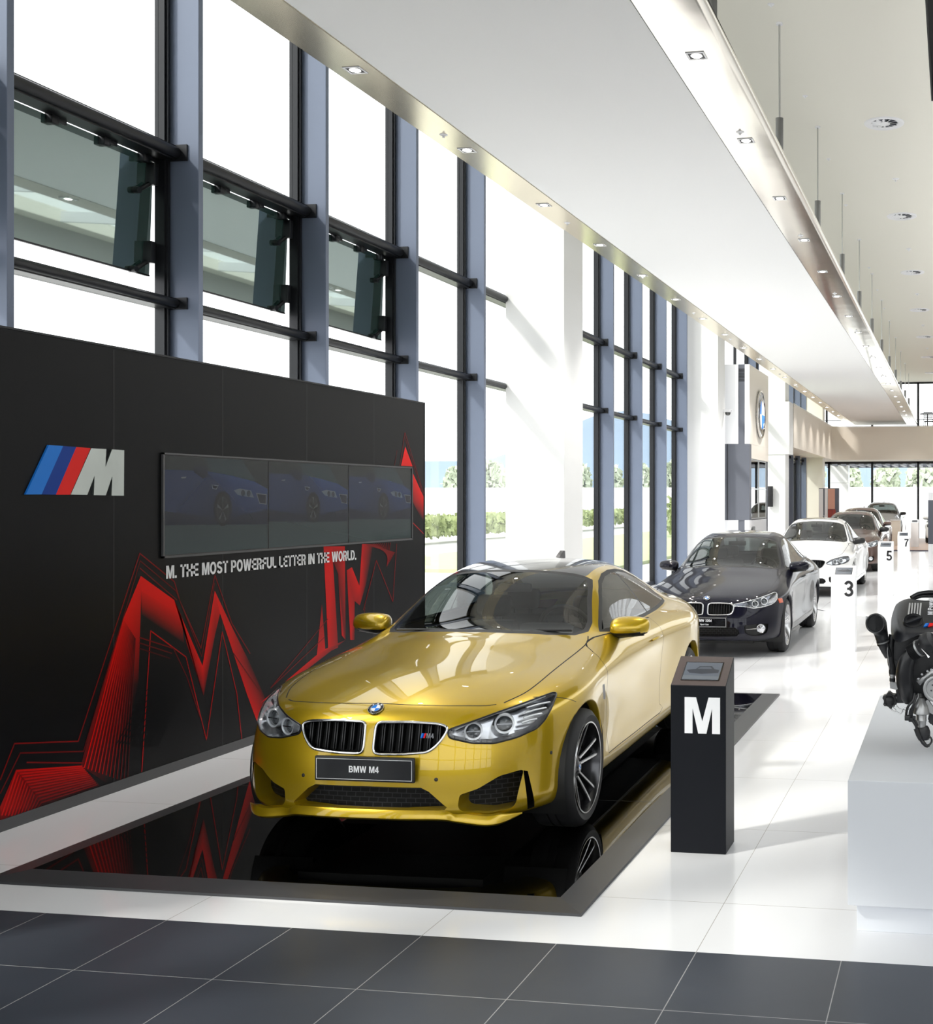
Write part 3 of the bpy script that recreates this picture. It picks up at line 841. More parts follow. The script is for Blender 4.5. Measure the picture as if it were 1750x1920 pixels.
bm = bmesh.new(); add_box(bm, -0.24, 0.20, -0.22, 0.22, 0.98, 1.01, 0, 0.004); finish('top', bm, 'white_paint', t, 40)
# terrace furniture on the upper floor
def cafe_table(x, y, label):
    t = empty('cafe_table', (x, y, 5.0), 0, label, 'table')
    bm = bmesh.new(); add_lathe(bm, [(0.001, 0.75), (0.34, 0.75), (0.35, 0.735), (0.34, 0.72), (0.001, 0.72)], 24); recalc(bm); finish('tabletop', bm, 'charcoal_panel', t, 40)
    bm = bmesh.new(); add_tube(bm, [(0, 0, 0.02), (0, 0, 0.72)], 0.025, 10); finish('pedestal', bm, 'black_metal', t, 40)
    bm = bmesh.new(); add_lathe(bm, [(0.001, 0.03), (0.03, 0.03), (0.24, 0.01), (0.25, 0.0)], 20); recalc(bm); finish('base', bm, 'black_metal', t, 40)
    return t
def cafe_chair(x, y, rz, label):
    t = empty('cafe_chair', (x, y, 5.0), rz, label, 'chair', None)
    bm = bmesh.new(); add_box(bm, -0.22, 0.22, -0.21, 0.21, 0.43, 0.46, 0, 0.01); finish('seat', bm, 'black_plastic', t, 40)
    bm = bmesh.new()
    for z in (0.62, 0.70, 0.78, 0.86): add_box(bm, -0.2, 0.2, 0.2, 0.215, z, z + 0.035)
    finish('backrest', bm, 'black_plastic', t)
    for sx in (-0.2, 0.2):
        bm = bmesh.new(); add_tube(bm, [(sx, 0.22, 0.0), (sx, 0.2, 0.45), (sx, 0.22, 0.92)], 0.013, 8); finish('leg', bm, 'black_metal', t, 40)
        bm = bmesh.new(); add_tube(bm, [(sx, -0.22, 0.0), (sx, -0.19, 0.45)], 0.013, 8); finish('leg', bm, 'black_metal', t, 40)
    return t
cafe_table(-1.25, 53.0, 'dark round cafe table on the upper floor at the right edge')
cafe_chair(-0.62, 52.9, -1.4, 'black slatted chair on the upper floor, rightmost in view')
cafe_chair(-1.2, 53.85, 0.2, 'black slatted chair on the upper floor behind the round cafe table')

# ================================================================== OUTSIDE
mat('asphalt_pale', (0.72, 0.72, 0.70), 0.9)
mat('lawn', srgb(186, 196, 150), 1.0, noise=(3, 0.15))
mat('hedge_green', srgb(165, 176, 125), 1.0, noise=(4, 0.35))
mat('leaf_hazed', srgb(205, 213, 192), 1.0, noise=(0.8, 0.3))  # paled green: distance haze put into the leaf colour
mat('hill_haze', srgb(132, 150, 168), 1.0, noise=(0.02, 0.08))  # blue-grey because the haze over the far hills is mixed into the colour
bm = bmesh.new(); add_box(bm, -1500, 1500, -300, 3000, -0.4, -0.13); struct('ground', bm, 'asphalt_pale')
bm = bmesh.new(); add_box(bm, -18.0, -9.5, 30, 75, -0.13, -0.03); o = finish('lawn', bm, 'lawn'); tag(o, 'pale green lawn outside the windows', 'lawn', kind='stuff')

def leafy(name, cx, cy, sx, sy, z0, z1, n, leaf, m, seed, ball=False):
    rnd = random.Random(seed); bm = bmesh.new()
    for _ in range(n):
        if ball:
            while True:
                p = Vector((rnd.uniform(-1, 1), rnd.uniform(-1, 1), rnd.uniform(-1, 1)))
                if p.length < 1: break
            p = p.normalized() * (p.length ** 0.4)
            c = Vector((cx + p.x * sx, cy + p.y * sy, (z0 + z1) / 2 + p.z * (z1 - z0) / 2))
        else:
            c = Vector((cx + rnd.uniform(-sx, sx), cy + rnd.uniform(-sy, sy), rnd.uniform(z0, z1) + rnd.uniform(-0.06, 0.1)))
        s = leaf * rnd.uniform(0.6, 1.3)
        q = Euler((rnd.uniform(0, 6), rnd.uniform(0, 6), rnd.uniform(0, 6))).to_matrix()
        vs = [bm.verts.new(c + q @ Vector(v) * s) for v in ((-1, -0.5, 0), (1, -0.5, 0), (1, 0.5, 0.2), (-1, 0.5, 0.2))]
        bm.faces.new(vs)
    return finish(name, bm, m)
h = leafy('hedge', -23.5, 60, 0.8, 22, 0.25, 1.05, 9000, 0.14, 'hedge_green', 3)
tag(h, 'clipped pale green hedge running beyond the windows', 'hedge')
h = leafy('hedge', -13.6, 66, 0.9, 9, 0.2, 1.9, 5200, 0.14, 'hedge_green', 5)
tag(h, 'taller hedge at the end of the lawn, seen between the far fins', 'hedge')
for i in range(34):
    rnd = random.Random(50 + i)
    s = rnd.uniform(1.5, 2.1); x = -150 + i * 4.7; y = 150 + rnd.uniform(-6, 10)
    t = empty('tree', (0, 0, 0), 0, 'distant round-crowned tree beyond the white road wall', 'tree', 'row of distant trees beyond the road')
    c = leafy('crown', x, y, s, s, 1.8, 4.2 + s * 1.4, 420, 0.55, 'leaf_hazed', 100 + i, True); c.parent = t
    bm = bmesh.new(); add_tube(bm, [(x, y, -0.13), (x, y, 3.5)], 0.18, 6); o = finish('trunk', bm, 'charcoal_panel', t)
bm = bmesh.new(); add_box(bm, -260, 40, 138, 138.5, -0.13, 3.3); o = finish('road_wall', bm, 'white_paint'); tag(o, 'long white wall along the road in the distance', 'wall')
bm = bmesh.new()
n = 60; top = []; bot = []
for i in range(n + 1):
    x = -900 + i * 22; hgt = 38 + 26 * math.sin(i * 0.23 + 1.0) + 9 * math.sin(i * 0.71) + (30 if False else 0)
    top.append((x, 900, max(12, hgt))); bot.append((x, 760, -1))
tv = [bm.verts.new(p) for p in top]; bv = [bm.verts.new(p) for p in bot]; kv = [bm.verts.new((p[0], 1100, -1)) for p in top]
for i in range(n):
    bm.faces.new((bv[i], bv[i + 1], tv[i + 1], tv[i])); bm.faces.new((tv[i], tv[i + 1], kv[i + 1], kv[i]))
o = finish('hills', bm, 'hill_haze', None, 60); tag(o, 'hills on the horizon, haze painted into their blue-grey', 'hills')
for i, (x, y) in enumerate(((-24.5, 38.5), (-32, 62), (-45, 92))):
    bm = bmesh.new()
    add_tube(bm, [(x, y, -0.13), (x, y, 7.4), (x + 0.15, y, 7.75), (x + 0.6, y, 7.95), (x + 1.6, y, 8.0)], [0.09, 0.06, 0.05, 0.045, 0.04], 8)
    add_box(bm, x + 1.4, x + 2.1, y - 0.12, y + 0.12, 7.93, 8.05, 0, 0.02)
    o = finish('street_lamp', bm, 'white_paint', None, 50)
    tag(o, ['white street lamp nearest the windows', 'white street lamp farther down the road', 'white street lamp farthest away'][i], 'street lamp')
# ================================================================== MURAL WALL WITH SCREENS
MX = -5.335
t = empty('display_wall', (-5.4, 7.3, 0), 0, 'long matt black display wall with red jagged lines and a white slogan', 'display wall')
def in_wall(o):     # parts modelled in world coordinates, hung on the wall's empty
    o.parent = t; o.matrix_parent_inverse = Matrix.Translation((5.4, -7.3, 0)); return o
bm = bmesh.new(); add_box(bm, MX - 0.13, MX, 3.36, 11.135, 0.067, 2.85); in_wall(finish('panel', bm, 'mural_black'))
bm = bmesh.new()
for y in (4.485, 5.605, 6.723, 7.843, 8.967, 10.095): add_box(bm, MX, MX + 0.0006, y, y + 0.004, 0.067, 2.84)
in_wall(finish('panel_seams', bm, 'seam_grey'))
bm = bmesh.new(); add_box(bm, MX - 0.14, MX + 0.006, 3.35, 11.14, 2.85, 2.862); add_box(bm, MX - 0.14, MX + 0.004, 11.135, 11.142, 0, 2.85); in_wall(finish('edge_trim', bm, 'black_metal'))
bm = bmesh.new(); add_box(bm, MX - 0.13, MX + 0.008, 3.36, 11.135, 0.0, 0.067); in_wall(finish('skirting', bm, 'skirting_grey'))
bm = bmesh.new()
cl = bm.loops.layers.float_color.new('print')
RED = (0.74, 0.006, 0.004)
BLK = (0.0065, 0.0067, 0.0075)
def shade(b): 
    b = b ** 1.6
    return tuple(BLK[i] + (RED[i] - BLK[i]) * b for i in range(3)) + (1,)
lay = 0
for poly in ART_POLYS:
    lay += 1
    vs = [bm.verts.new((MX + 0.0007 + 0.00004 * lay, p[0], p[1])) for p in poly]
    f = bm.faces.new(vs)
    if f.normal.x < 0 or True:
        f.normal_update()
        if f.normal.x < 0: f.normal_flip()
    vb = {v: poly[i][2] for i, v in enumerate(vs)}
    tr = bmesh.ops.triangulate(bm, faces=[f])
    for g in tr['faces']:
        for l in g.loops: l[cl] = shade(vb[l.vert])
for pts, b in ART_LINES:
    lay += 1
    w = 0.0042 if b < .42 or len(pts) > 3 else 0.0050
    for i in range(len(pts) - 1):
        a = Vector(pts[i]); c = Vector(pts[i + 1]); d = (c - a)
        if d.length < 1e-5: continue
        d.normalize(); nn = Vector((-d.y, d.x)) * w; a2 = a - d * w * 0.5; c2 = c + d * w * 0.5
        vs = [bm.verts.new((MX + 0.0014 + 0.00002 * lay, q.x, max(q.y, 0.068))) for q in (a2 - nn, c2 - nn, c2 + nn, a2 + nn)]
        try: f = bm.faces.new(vs)
        except ValueError: continue
        f.normal_update()
        if f.normal.x < 0: f.normal_flip()
        for l in f.loops: l[cl] = shade(b)
# dark rays between the red stripes of the left leg
for i in range(15):
    s = i / 14
    a = Vector((7.42 + 0.20 * s, 1.02 - 0.16 * s)); c = Vector((6.74 + 0.40 * s, 0.30 - 0.10 * s))
    d = (c - a).normalized(); nn = Vector((-d.y, d.x)) * 0.0045
    vs = [bm.verts.new((MX + 0.0028, q.x, q.y)) for q in (a, c - nn, c + nn)]
    f = bm.faces.new(vs); f.normal_update()
    if f.normal.x < 0: f.normal_flip()
    for l in f.loops: l[cl] = (*BLK, 1)
in_wall(finish('printed_graphic', bm, 'printed'))
mx = Matrix.Translation((MX + 0.002, 7.221, 1.336)) @ Matrix(((0, 0, 1, 0), (1, 0, 0, 0), (0, 1, 0, 0), (0, 0, 0, 1)))
me = letter_mesh('M. THE MOST POWERFUL LETTER IN THE WORLD.', 0.09, 0.003, 'LEFT', .085)
wd = max(v.co.x for v in me.vertices); hh = max(v.co.y for v in me.vertices)
me.transform(mx @ Matrix.Diagonal((2.545 / wd, 0.090 / hh, 1, 1))); me.materials.append(M['white_print'])
o = bpy.data.objects.new('slogan_lettering', me); COL.objects.link(o); in_wall(o)
# striped logo
for nm, poly, m_ in (('blue_stripe', LOGO_LB, 'logo_light_blue'), ('navy_stripe', LOGO_DB, 'logo_dark_blue'), ('red_stripe', LOGO_R, 'logo_red'), ('silver_letter', LOGO_M, 'logo_silver')):
    bm = bmesh.new(); add_prism(bm, poly, lambda u, v, s: (MX + s, u, v), 0.012); recalc(bm); in_wall(finish(nm, bm, m_))

# three screens side by side, showing a blue car
def screen(y0, y1, z0, z1, label):
    s = empty('wall_screen', (MX, (y0 + y1) / 2, z0), 0, label, 'screen', 'screens on the black display wall')
    wd = y1 - y0; ht = z1 - z0
    def L(name, bm, m_): o = finish(name, bm, m_, s); o.matrix_parent_inverse = Matrix.Translation((-MX, -(y0 + y1) / 2, -z0)); return o
    bm = bmesh.new(); add_box(bm, MX + 0.0035, MX + 0.012, y0 + 0.001, y1 - 0.001, z0, z1); L('casing', bm, 'black_plastic')
    bm = bmesh.new(); cl = bm.loops.layers.float_color.new('print'); lay = [0]
    def P(pts, cols):
        lay[0] += 1
        vs = [bm.verts.new((MX + 0.0124 + 0.00003 * lay[0], y0 + 0.008 + max(0, min(1, u)) * (wd - 0.016), z0 + 0.008 + max(0, min(1, v)) * (ht - 0.016))) for u, v in pts]
        f = bm.faces.new(vs); f.normal_update()
        if f.normal.x < 0: f.normal_flip()
        ci = {v: (cols[i] if isinstance(cols, list) else cols) for i, v in enumerate(vs)}
        for g in bmesh.ops.triangulate(bm, faces=[f])['faces']:
            for l in g.loops: l[cl] = tuple(q_ * .5 for q_ in ci[l.vert]) + (1,)
    def E(cx, cy, rx, ry, c, n=18): P([(cx + rx * math.cos(2 * PI * k / n), cy + ry * math.sin(2 * PI * k / n)) for k in range(n)], c)
    sk = (0.018, 0.026, 0.026); teal = (0.022, 0.045, 0.055); blue = (0.018, 0.045, 0.15); bl2 = (0.014, 0.03, 0.09); dk = (0.006, 0.010, 0.028); rd = (0.045, 0.075, 0.078)
    P([(0, 0), (1, 0), (1, 1), (0, 1)], [rd, rd, sk, (0.012, 0.016, 0.022)])
    P([(0, 0.30), (1, 0.27), (1, 1), (0, 1)], [dk, dk, sk, sk])
    P([(0.36, 1), (0.72, 1), (0.88, 0.76), (0.42, 0.80), (0.38, 0.95)], teal)
    P([(0, 0.86), (0.38, 0.86), (0.62, 0.82), (0.86, 0.76), (1.0, 0.68), (1.0, 0.40), (0.75, 0.40), (0.6, 0.34), (0.0, 0.44)], [bl2, bl2, blue, blue, blue, bl2, bl2, dk, bl2])
    P([(0, 0.40), (0.45, 0.34), (1, 0.32), (1, 0.27), (0, 0.30)], dk)
    P([(0.25, 0.90), (0.31, 0.92), (0.38, 0.90), (0.39, 0.80), (0.34, 0.78), (0.26, 0.84)], dk)
    P([(0.72, 1), (0.735, 1), (0.90, 0.75), (0.885, 0.75)], (0.01, 0.01, 0.012))
    E(0.53, 0.46, 0.09, 0.19, (0.005, 0.006, 0.01)); E(0.53, 0.45, 0.062, 0.15, (0.03, 0.035, 0.04)); E(0.53, 0.45, 0.05, 0.12, (0.008, 0.01, 0.014))
    for k in range(5):
        a = 2 * PI * k / 5 + 0.3
        P([(0.53, 0.44), (0.53 + 0.056 * math.cos(a - 0.14), 0.45 + 0.14 * math.sin(a - 0.14)), (0.53 + 0.056 * math.cos(a + 0.14), 0.45 + 0.14 * math.sin(a + 0.14))], (0.06, 0.07, 0.075))
    P([(0.64, 0.66), (0.70, 0.68), (0.82, 0.66), (0.85, 0.58), (0.76, 0.59), (0.68, 0.61)], (0.10, 0.13, 0.17))
    E(0.735, 0.63, 0.02, 0.035, (0.02, 0.03, 0.05)); E(0.795, 0.625, 0.02, 0.035, (0.02, 0.03, 0.05))
    P([(0.875, 0.63), (0.99, 0.62), (0.99, 0.50), (0.91, 0.51)], (0.13, 0.15, 0.17)); P([(0.885, 0.62), (0.98, 0.61), (0.98, 0.51), (0.915, 0.52)], dk)
    P([(0.42, 0.72), (0.49, 0.71), (0.47, 0.665), (0.43, 0.67)], (0.11, 0.13, 0.16)); P([(0.43, 0.71), (0.48, 0.70), (0.465, 0.675), (0.437, 0.68)], dk)
    P([(0.14, 0.79), (0.19, 0.795), (0.18, 0.778), (0.145, 0.775)], (0.12, 0.14, 0.17))
    P([(0.80, 0.40), (1, 0.44), (1, 0.34), (0.84, 0.33)], dk)
    L('picture', bm, 'screen_picture')
    return s
screen(7.185, 8.398, 1.492, 2.185, 'left one of three wall screens showing a blue car')
screen(8.402, 9.614, 1.492, 2.185, 'middle one of three wall screens showing a blue car')
screen(9.618, 10.826, 1.492, 2.185, 'right one of three wall screens showing a blue car')
bm = bmesh.new()
for a in ((7.17, 10.842, 2.185, 2.197), (7.17, 10.842, 1.478, 1.492), (7.17, 7.184, 1.478, 2.197), (10.828, 10.842, 1.478, 2.197)):
    add_box(bm, MX + 0.003, MX + 0.020, a[0], a[1], a[2], a[3])
in_wall(finish('screen_surround', bm, 'skirting_grey'))

# ================================================================== LOW BLACK PLATFORM
t = empty('display_platform', (-3.18, 8.04, 0), 0, 'low mirror-black platform with dark sloping rim under the gold car', 'platform')
X0, X1, Y0, Y1, PH = -4.72, -1.666, 5.04, 11.04, 0.03
bm = bmesh.new()
w = 0.15
def rect(x0, x1, y0, y1, z): return [bm.verts.new(p) for p in ((x0, y0, z), (x1, y0, z), (x1, y1, z), (x0, y1, z))]
r0 = rect(X0, X1, Y0, Y1, 0); r1 = rect(X0 + 0.003, X1 - 0.003, Y0 + 0.003, Y1 - 0.003, 0.012); r2 = rect(X0 + w, X1 - w, Y0 + w, Y1 - w, PH)
for a, b in ((r0, r1), (r1, r2)):
    for i in range(4): bm.faces.new((a[i], a[(i + 1) % 4], b[(i + 1) % 4], b[i]))
recalc(bm)
o = finish('rim', bm, 'platform_border'); o.parent = t; o.matrix_parent_inverse = Matrix.Translation((3.18, -8.04, 0))
bm = bmesh.new(); add_box(bm, X0 + w, X1 - w, Y0 + w, Y1 - w, 0.002, PH)
for f in bm.faces: f.material_index = 0
for y in (6.9, 9.0): add_box(bm, X0 + w, X1 - w, y, y + 0.003, PH, PH + 0.0003, 1)
o = finish('top', bm, ['mirror_black', 'seam_grey']); o.parent = t; o.matrix_parent_inverse = Matrix.Translation((3.18, -8.04, 0))

# ================================================================== NUMBERED STANDS
def stand(x0, y0, body, face, lens, num, gm, label, h0=0.89, h1=1.015, group=None, z=0.0, w=0.30, dep=0.235):
    t = empty('information_stand', (x0 + w / 2, y0 + dep / 2, z), 0, label, 'stand', group)
    hw, hd = w / 2, dep / 2
    bm = bmesh.new()
    add_prism(bm, [(-hd, 0), (hd, 0), (hd, h1), (-hd, h0)], lambda u, v, s: (-hw + s, u, v), w)
    recalc(bm)
    for f in bm.faces:
        if f.normal.z > 0.3: f.material_index = 1
    bmesh.ops.bevel(bm, geom=bm.edges[:], offset=0.003, segments=1, affect='EDGES')
    finish('body', bm, [body, face], t)
    # tilted panel with the small screen
    ang = math.atan2(h1 - h0, dep); L = math.hypot(dep, h1 - h0)
    m4 = Matrix.Translation((0, -hd, h0)) @ Matrix.Rotation(ang, 4, 'X')
    sw, sl0, sl1 = w * 0.33, L * 0.19, L * 0.76
    bm = bmesh.new(); add_box(bm, -sw - 0.006, sw + 0.006, sl0 - 0.006, sl1 + 0.006, 0.0012, 0.003, mtx=m4); s = finish('screen_bezel', bm, 'black_gloss', t)
    bm = bmesh.new(); cl = bm.loops.layers.float_color.new('print')
    def P(pts, c, k):
        vs = [bm.verts.new(m4 @ Vector((-sw + u * 2 * sw, sl0 + v * (sl1 - sl0), 0.0034 + 0.0001 * k))) for u, v in pts]
        f = bm.faces.new(vs)
        for g in bmesh.ops.triangulate(bm, faces=[f])['faces']:
            for l in g.loops: l[cl] = (*c, 1)
    P([(0, 0), (1, 0), (1, 1), (0, 1)], (0.10, 0.115, 0.14), 0)
    P([(0.05, 0.55), (0.3, 0.62), (0.38, 0.78), (0.72, 0.8), (0.82, 0.62), (0.95, 0.58), (0.95, 0.4), (0.5, 0.33), (0.15, 0.38)], (0.035, 0.04, 0.05), 1)
    P([(0.33, 0.62), (0.42, 0.74), (0.68, 0.75), (0.75, 0.63)], (0.08, 0.09, 0.11), 2)
    P([(0.0, 0.24), (1, 0.2), (1, 0.02), (0, 0.02)], (0.13, 0.145, 0.165), 1)
    finish('screen', bm, 'screen_picture', s)
    if num == 'M':
        # bold capital M drawn as an outline
        W, H, s_ = 0.192, 0.192, 0.043
        o0 = -hw + 0.077; z0 = 0.637
        pts = [(0, 0), (0, H), (0.062, H), (W / 2, 0.064), (W - 0.062, H), (W, H), (W, 0), (W - s_, 0), (W - s_, 0.135), (W / 2 + 0.022, 0), (W / 2 - 0.022, 0), (s_, 0.135), (s_, 0)]
        bm = bmesh.new(); add_prism(bm, pts, lambda u, v, q: (o0 + u, -hd - q, z0 + v), 0.003); recalc(bm)
        finish('letter', bm, gm, t)
    elif num:
        me = letter_mesh(num, 0.195, 0.0015, 'LEFT')
        xs = [v.co.x for v in me.vertices]; ys = [v.co.y for v in me.vertices]
        sc = 0.195 / (max(ys) - min(ys))
        me.transform(Matrix.Translation((hw - 0.022, -hd - 0.001, h0 - 0.055)) @ Matrix.Rotation(PI / 2, 4, 'X') @ Matrix.Scale(sc, 4) @ Matrix.Translation((-max(xs), -max(ys), 0)))
        me.materials.append(M[gm])
        o = bpy.data.objects.new('numeral', me); COL.objects.link(o); o.parent = t
    return t
stand(-1.50, 6.035, 'stand_black', 'stand_brown', None, 'M', 'white_print', 'black information stand with a big white letter M and tilted brown top')
stand(-1.52, 14.29, 'white_paint', 'white_paint', None, '3', 'black_plastic', 'white information stand with the number 3 beside the black sedan', 0.93, 1.05, 'white numbered stands')
stand(-1.50, 22.75, 'white_paint', 'white_paint', None, '5', 'black_plastic', 'white information stand with the number 5 beside the white sedan', 0.93, 1.05, 'white numbered stands')
stand(-1.45, 29.6, 'white_paint', 'white_paint', None, '7', 'black_plastic', 'white information stand with the number 7 beside the brown car', 0.93, 1.05, 'white numbered stands')
stand(-1.70, 45.0, 'white_paint', 'white_paint', None, '', 'black_plastic', 'plain pale information stand on the carpeted stage at the far end', 0.93, 1.05, None, 0.045)
# ================================================================== CARS
# local car frame: x forward from the front axle, y to the car's left, z up
mat('paint_gold', (0.52, 0.345, 0.006), 0.30, 0.60, coat=1.0, coat_rough=0.02)
mat('paint_navy', (0.005, 0.005, 0.012), 0.35, 0.0, spec=0.05, coat=0.6, coat_rough=0.015)
mat('paint_white', (0.78, 0.78, 0.77), 0.3, 0.0, coat=1.0, coat_rough=0.02)
mat('paint_brown', (0.085, 0.042, 0.032), 0.3, 0.5, coat=1.0, coat_rough=0.02)
mat('paint_silver', (0.42, 0.44, 0.47), 0.3, 0.7, coat=1.0, coat_rough=0.02)
mat('roof_black', (0.010, 0.010, 0.011), 0.2, coat=1.0)
mat('gap_black', (0.004, 0.004, 0.004), 0.8)
mat('tyre_rubber', (0.013, 0.013, 0.014), 0.65)
mat('rim_dark', (0.085, 0.085, 0.09), 0.22, 0.9)
mat('rim_cut', (0.55, 0.55, 0.56), 0.18, 1.0)
mat('rim_silver', (0.62, 0.62, 0.63), 0.22, 0.9)
mat('brake_steel', (0.30, 0.30, 0.30), 0.35, 1.0)
mat('caliper_blue', (0.02, 0.03, 0.22), 0.3)
mat('trim_black', (0.010, 0.010, 0.011), 0.3)
mat('satin_black', (0.012, 0.012, 0.012), 0.5)
mat('grille_black', (0.006, 0.006, 0.007), 0.25)
mat('interior_dark', (0.035, 0.036, 0.04), 0.7)
mat('interior_cream', (0.30, 0.24, 0.20), 0.6)
mat('lamp_bowl', (0.62, 0.63, 0.66), 0.16, 0.95)
mat('lamp_dark', (0.03, 0.03, 0.035), 0.2, 0.5)
mat('lamp_ring', (0.80, 0.82, 0.85), 0.25, 0.3)
mat('lamp_lens', (0.10, 0.11, 0.12), 0.03, 0.2, coat=1.0)
mat('amber', srgb(200, 85, 45), 0.2, coat=1.0)
mat('tail_red', (0.25, 0.01, 0.01), 0.15, coat=1.0)
glass_mat('car_glass', (0.30, 0.335, 0.325), 0.07, ior=1.55)
glass_mat('car_glass_dark', (0.05, 0.055, 0.055), 0.10, ior=1.6)
glass_mat('lamp_cover', (0.92, 0.93, 0.94), 0.05, ior=1.45)
# hexagonal-looking mesh for air intakes
m = mat('intake_mesh', (0.010, 0.010, 0.011), 0.4, spec=0.2)
nt = m.node_tree
tc = nt.nodes.new('ShaderNodeTexCoord'); mp = nt.nodes.new('ShaderNodeMapping'); mp.inputs['Rotation'].default_value = (PI / 2, 0, PI / 2)
br = nt.nodes.new('ShaderNodeTexBrick'); br.inputs['Scale'].default_value = 1.0
br.inputs['Brick Width'].default_value = 0.05; br.inputs['Row Height'].default_value = 0.024; br.inputs['Mortar Size'].default_value = 0.0022
br.inputs['Color1'].default_value = (0.003, 0.003, 0.003, 1); br.inputs['Color2'].default_value = (0.003, 0.003, 0.003, 1); br.inputs['Mortar'].default_value = (0.035, 0.035, 0.038, 1)
cb = nt.nodes.new('ShaderNodeCombineXYZ'); sp = nt.nodes.new('ShaderNodeSeparateXYZ')
nt.links.new(tc.outputs['Object'], sp.inputs[0]); nt.links.new(sp.outputs['Y'], cb.inputs['X']); nt.links.new(sp.outputs['Z'], cb.inputs['Y'])
nt.links.new(cb.outputs[0], br.inputs['Vector']); nt.links.new(br.outputs['Color'], nt.nodes['Principled BSDF'].inputs['Base Color'])

def interp_rows(table, x):
    """table: list of (x, y, z) sorted by falling x"""
    t = sorted(table)
    xs = [p[0] for p in t]
    return (x, float(np.interp(x, xs, [p[1] for p in t])), float(np.interp(x, xs, [p[2] for p in t])))

def cage_mesh(S):
    """S: dict with stations, side rows, top columns, front and rear columns -> full symmetric control cage (bmesh)"""
    bm = bmesh.new()
    st = S['stations']; ns = len(st); rows = S['side']; nr = len(rows); nt_ = 5
    V = {}
    def v(key, p):
        V[key] = bm.verts.new(p); return V[key]
    # side rows; row 0 is the shoulder line shared with the top grid
    for i, x in enumerate(st):
        for r in range(nr):
            if i == 0: p = S['front'][4][r]
            elif i == ns - 1: p = S['rear'][4][r]
            else: p = interp_rows(rows[r], x)
            v(('s', i, r), p)
    for k in range(4):
        for r in range(nr):
            v(('f', k, r), S['front'][k][r]); v(('r', k, r), S['rear'][k][r])
    # top grid: column 0 = shoulder, column 4 = centre line
    T = {}
    for i in range(ns):
        T[i, 0] = V['s', i, 0]
        for j in range(1, 5):
            if i == 0: T[i, j] = V['f', 4 - j, 0]
            elif i == ns - 1: T[i, j] = V['r', 4 - j, 0]
            else: T[i, j] = v(('t', i, j), S['top'][i][j - 1])
    cr = bm.edges.layers.float.new('crease_edge') if 'crease_edge' not in bm.edges.layers.float else bm.edges.layers.float['crease_edge']
    def q(a, b, c, d):
        bm.faces.new((a, b, c, d))
    for i in range(ns - 1):
        for j in range(4): q(T[i, j], T[i + 1, j], T[i + 1, j + 1], T[i, j + 1])
        for r in range(nr - 1): q(V['s', i, r], V['s', i, r + 1], V['s', i + 1, r + 1], V['s', i + 1, r])
    F = lambda k, r: V['f', k, r] if k < 4 else V['s', 0, r]
    Rr = lambda k, r: V['r', k, r] if k < 4 else V['s', ns - 1, r]
    for k in range(4):
        for r in range(nr - 1):
            q(F(k, r), F(k, r + 1), F(k + 1, r + 1), F(k + 1, r))
            q(Rr(k, r), Rr(k + 1, r), Rr(k + 1, r + 1), Rr(k, r + 1))
    def crease(a, b, w):
        e = bm.edges.get((a, b))
        if e: e[cr] = w
    for i0, i1, j, w in S.get('creases', []):
        for i in range(i0, i1): crease(T[i, j], T[i + 1, j], w)
    for r, w in S.get('row_creases', []):
        for i in range(ns - 1): crease(V['s', i, r], V['s', i + 1, r], w)
        for k in range(4): crease(F(k, r), F(k + 1, r), w)
    # mirror
    geo = bm.verts[:] + bm.edges[:] + bm.faces[:]
    d = bmesh.ops.duplicate(bm, geom=geo)
    nv = [g for g in d['geom'] if isinstance(g, bmesh.types.BMVert)]
    nf = [g for g in d['geom'] if isinstance(g, bmesh.types.BMFace)]
    for x in nv: x.co.y = -x.co.y
    bmesh.ops.reverse_faces(bm, faces=nf)
    bmesh.ops.remove_doubles(bm, verts=[x for x in bm.verts if abs(x.co.y) < 1e-5], dist=1e-5)
    bmesh.ops.recalc_face_normals(bm, faces=bm.faces[:])
    return bm

def subdivided(bm, level):
    me = bpy.data.meshes.new('cage'); bm.to_mesh(me); bm.free()
    o = bpy.data.objects.new('cage', me); COL.objects.link(o)
    s = o.modifiers.new('s', 'SUBSURF'); s.levels = level; s.render_levels = level
    dg = bpy.context.evaluated_depsgraph_get()
    m2 = bpy.data.meshes.new_from_object(o.evaluated_get(dg))
    bpy.data.objects.remove(o); bpy.data.meshes.remove(me)
    b = bmesh.new(); b.from_mesh(m2); bpy.data.meshes.remove(m2)
    return b

def inside2(p, poly):
    x, y = p; c = False; n = len(poly); j = n - 1
    for i in range(n):
        xi, yi = poly[i]; xj, yj = poly[j]
        if (yi > y) != (yj > y) and x < (xj - xi) * (y - yi) / (yj - yi) + xi: c = not c
        j = i
    return c

def smooth_poly(pts, r=0.25, n=4):
    """round the corners of a closed polygon (2D or 3D)"""
    out = []; N = len(pts); P_ = [Vector(p) for p in pts]
    for i in range(N):
        a, b, c = P_[i - 1], P_[i], P_[(i + 1) % N]
        rr = r if not isinstance(r, (list, tuple)) else r[i]
        if rr <= 0: out.append(b); continue
        l1 = min((a - b).length * 0.45, rr); l2 = min((c - b).length * 0.45, rr)
        p0 = b + (a - b).normalized() * l1; p2 = b + (c - b).normalized() * l2
        for k in range(n + 1):
            t = k / n
            out.append(p0 * (1 - t) ** 2 + b * 2 * t * (1 - t) + p2 * t ** 2)
    return [tuple(p) for p in out]

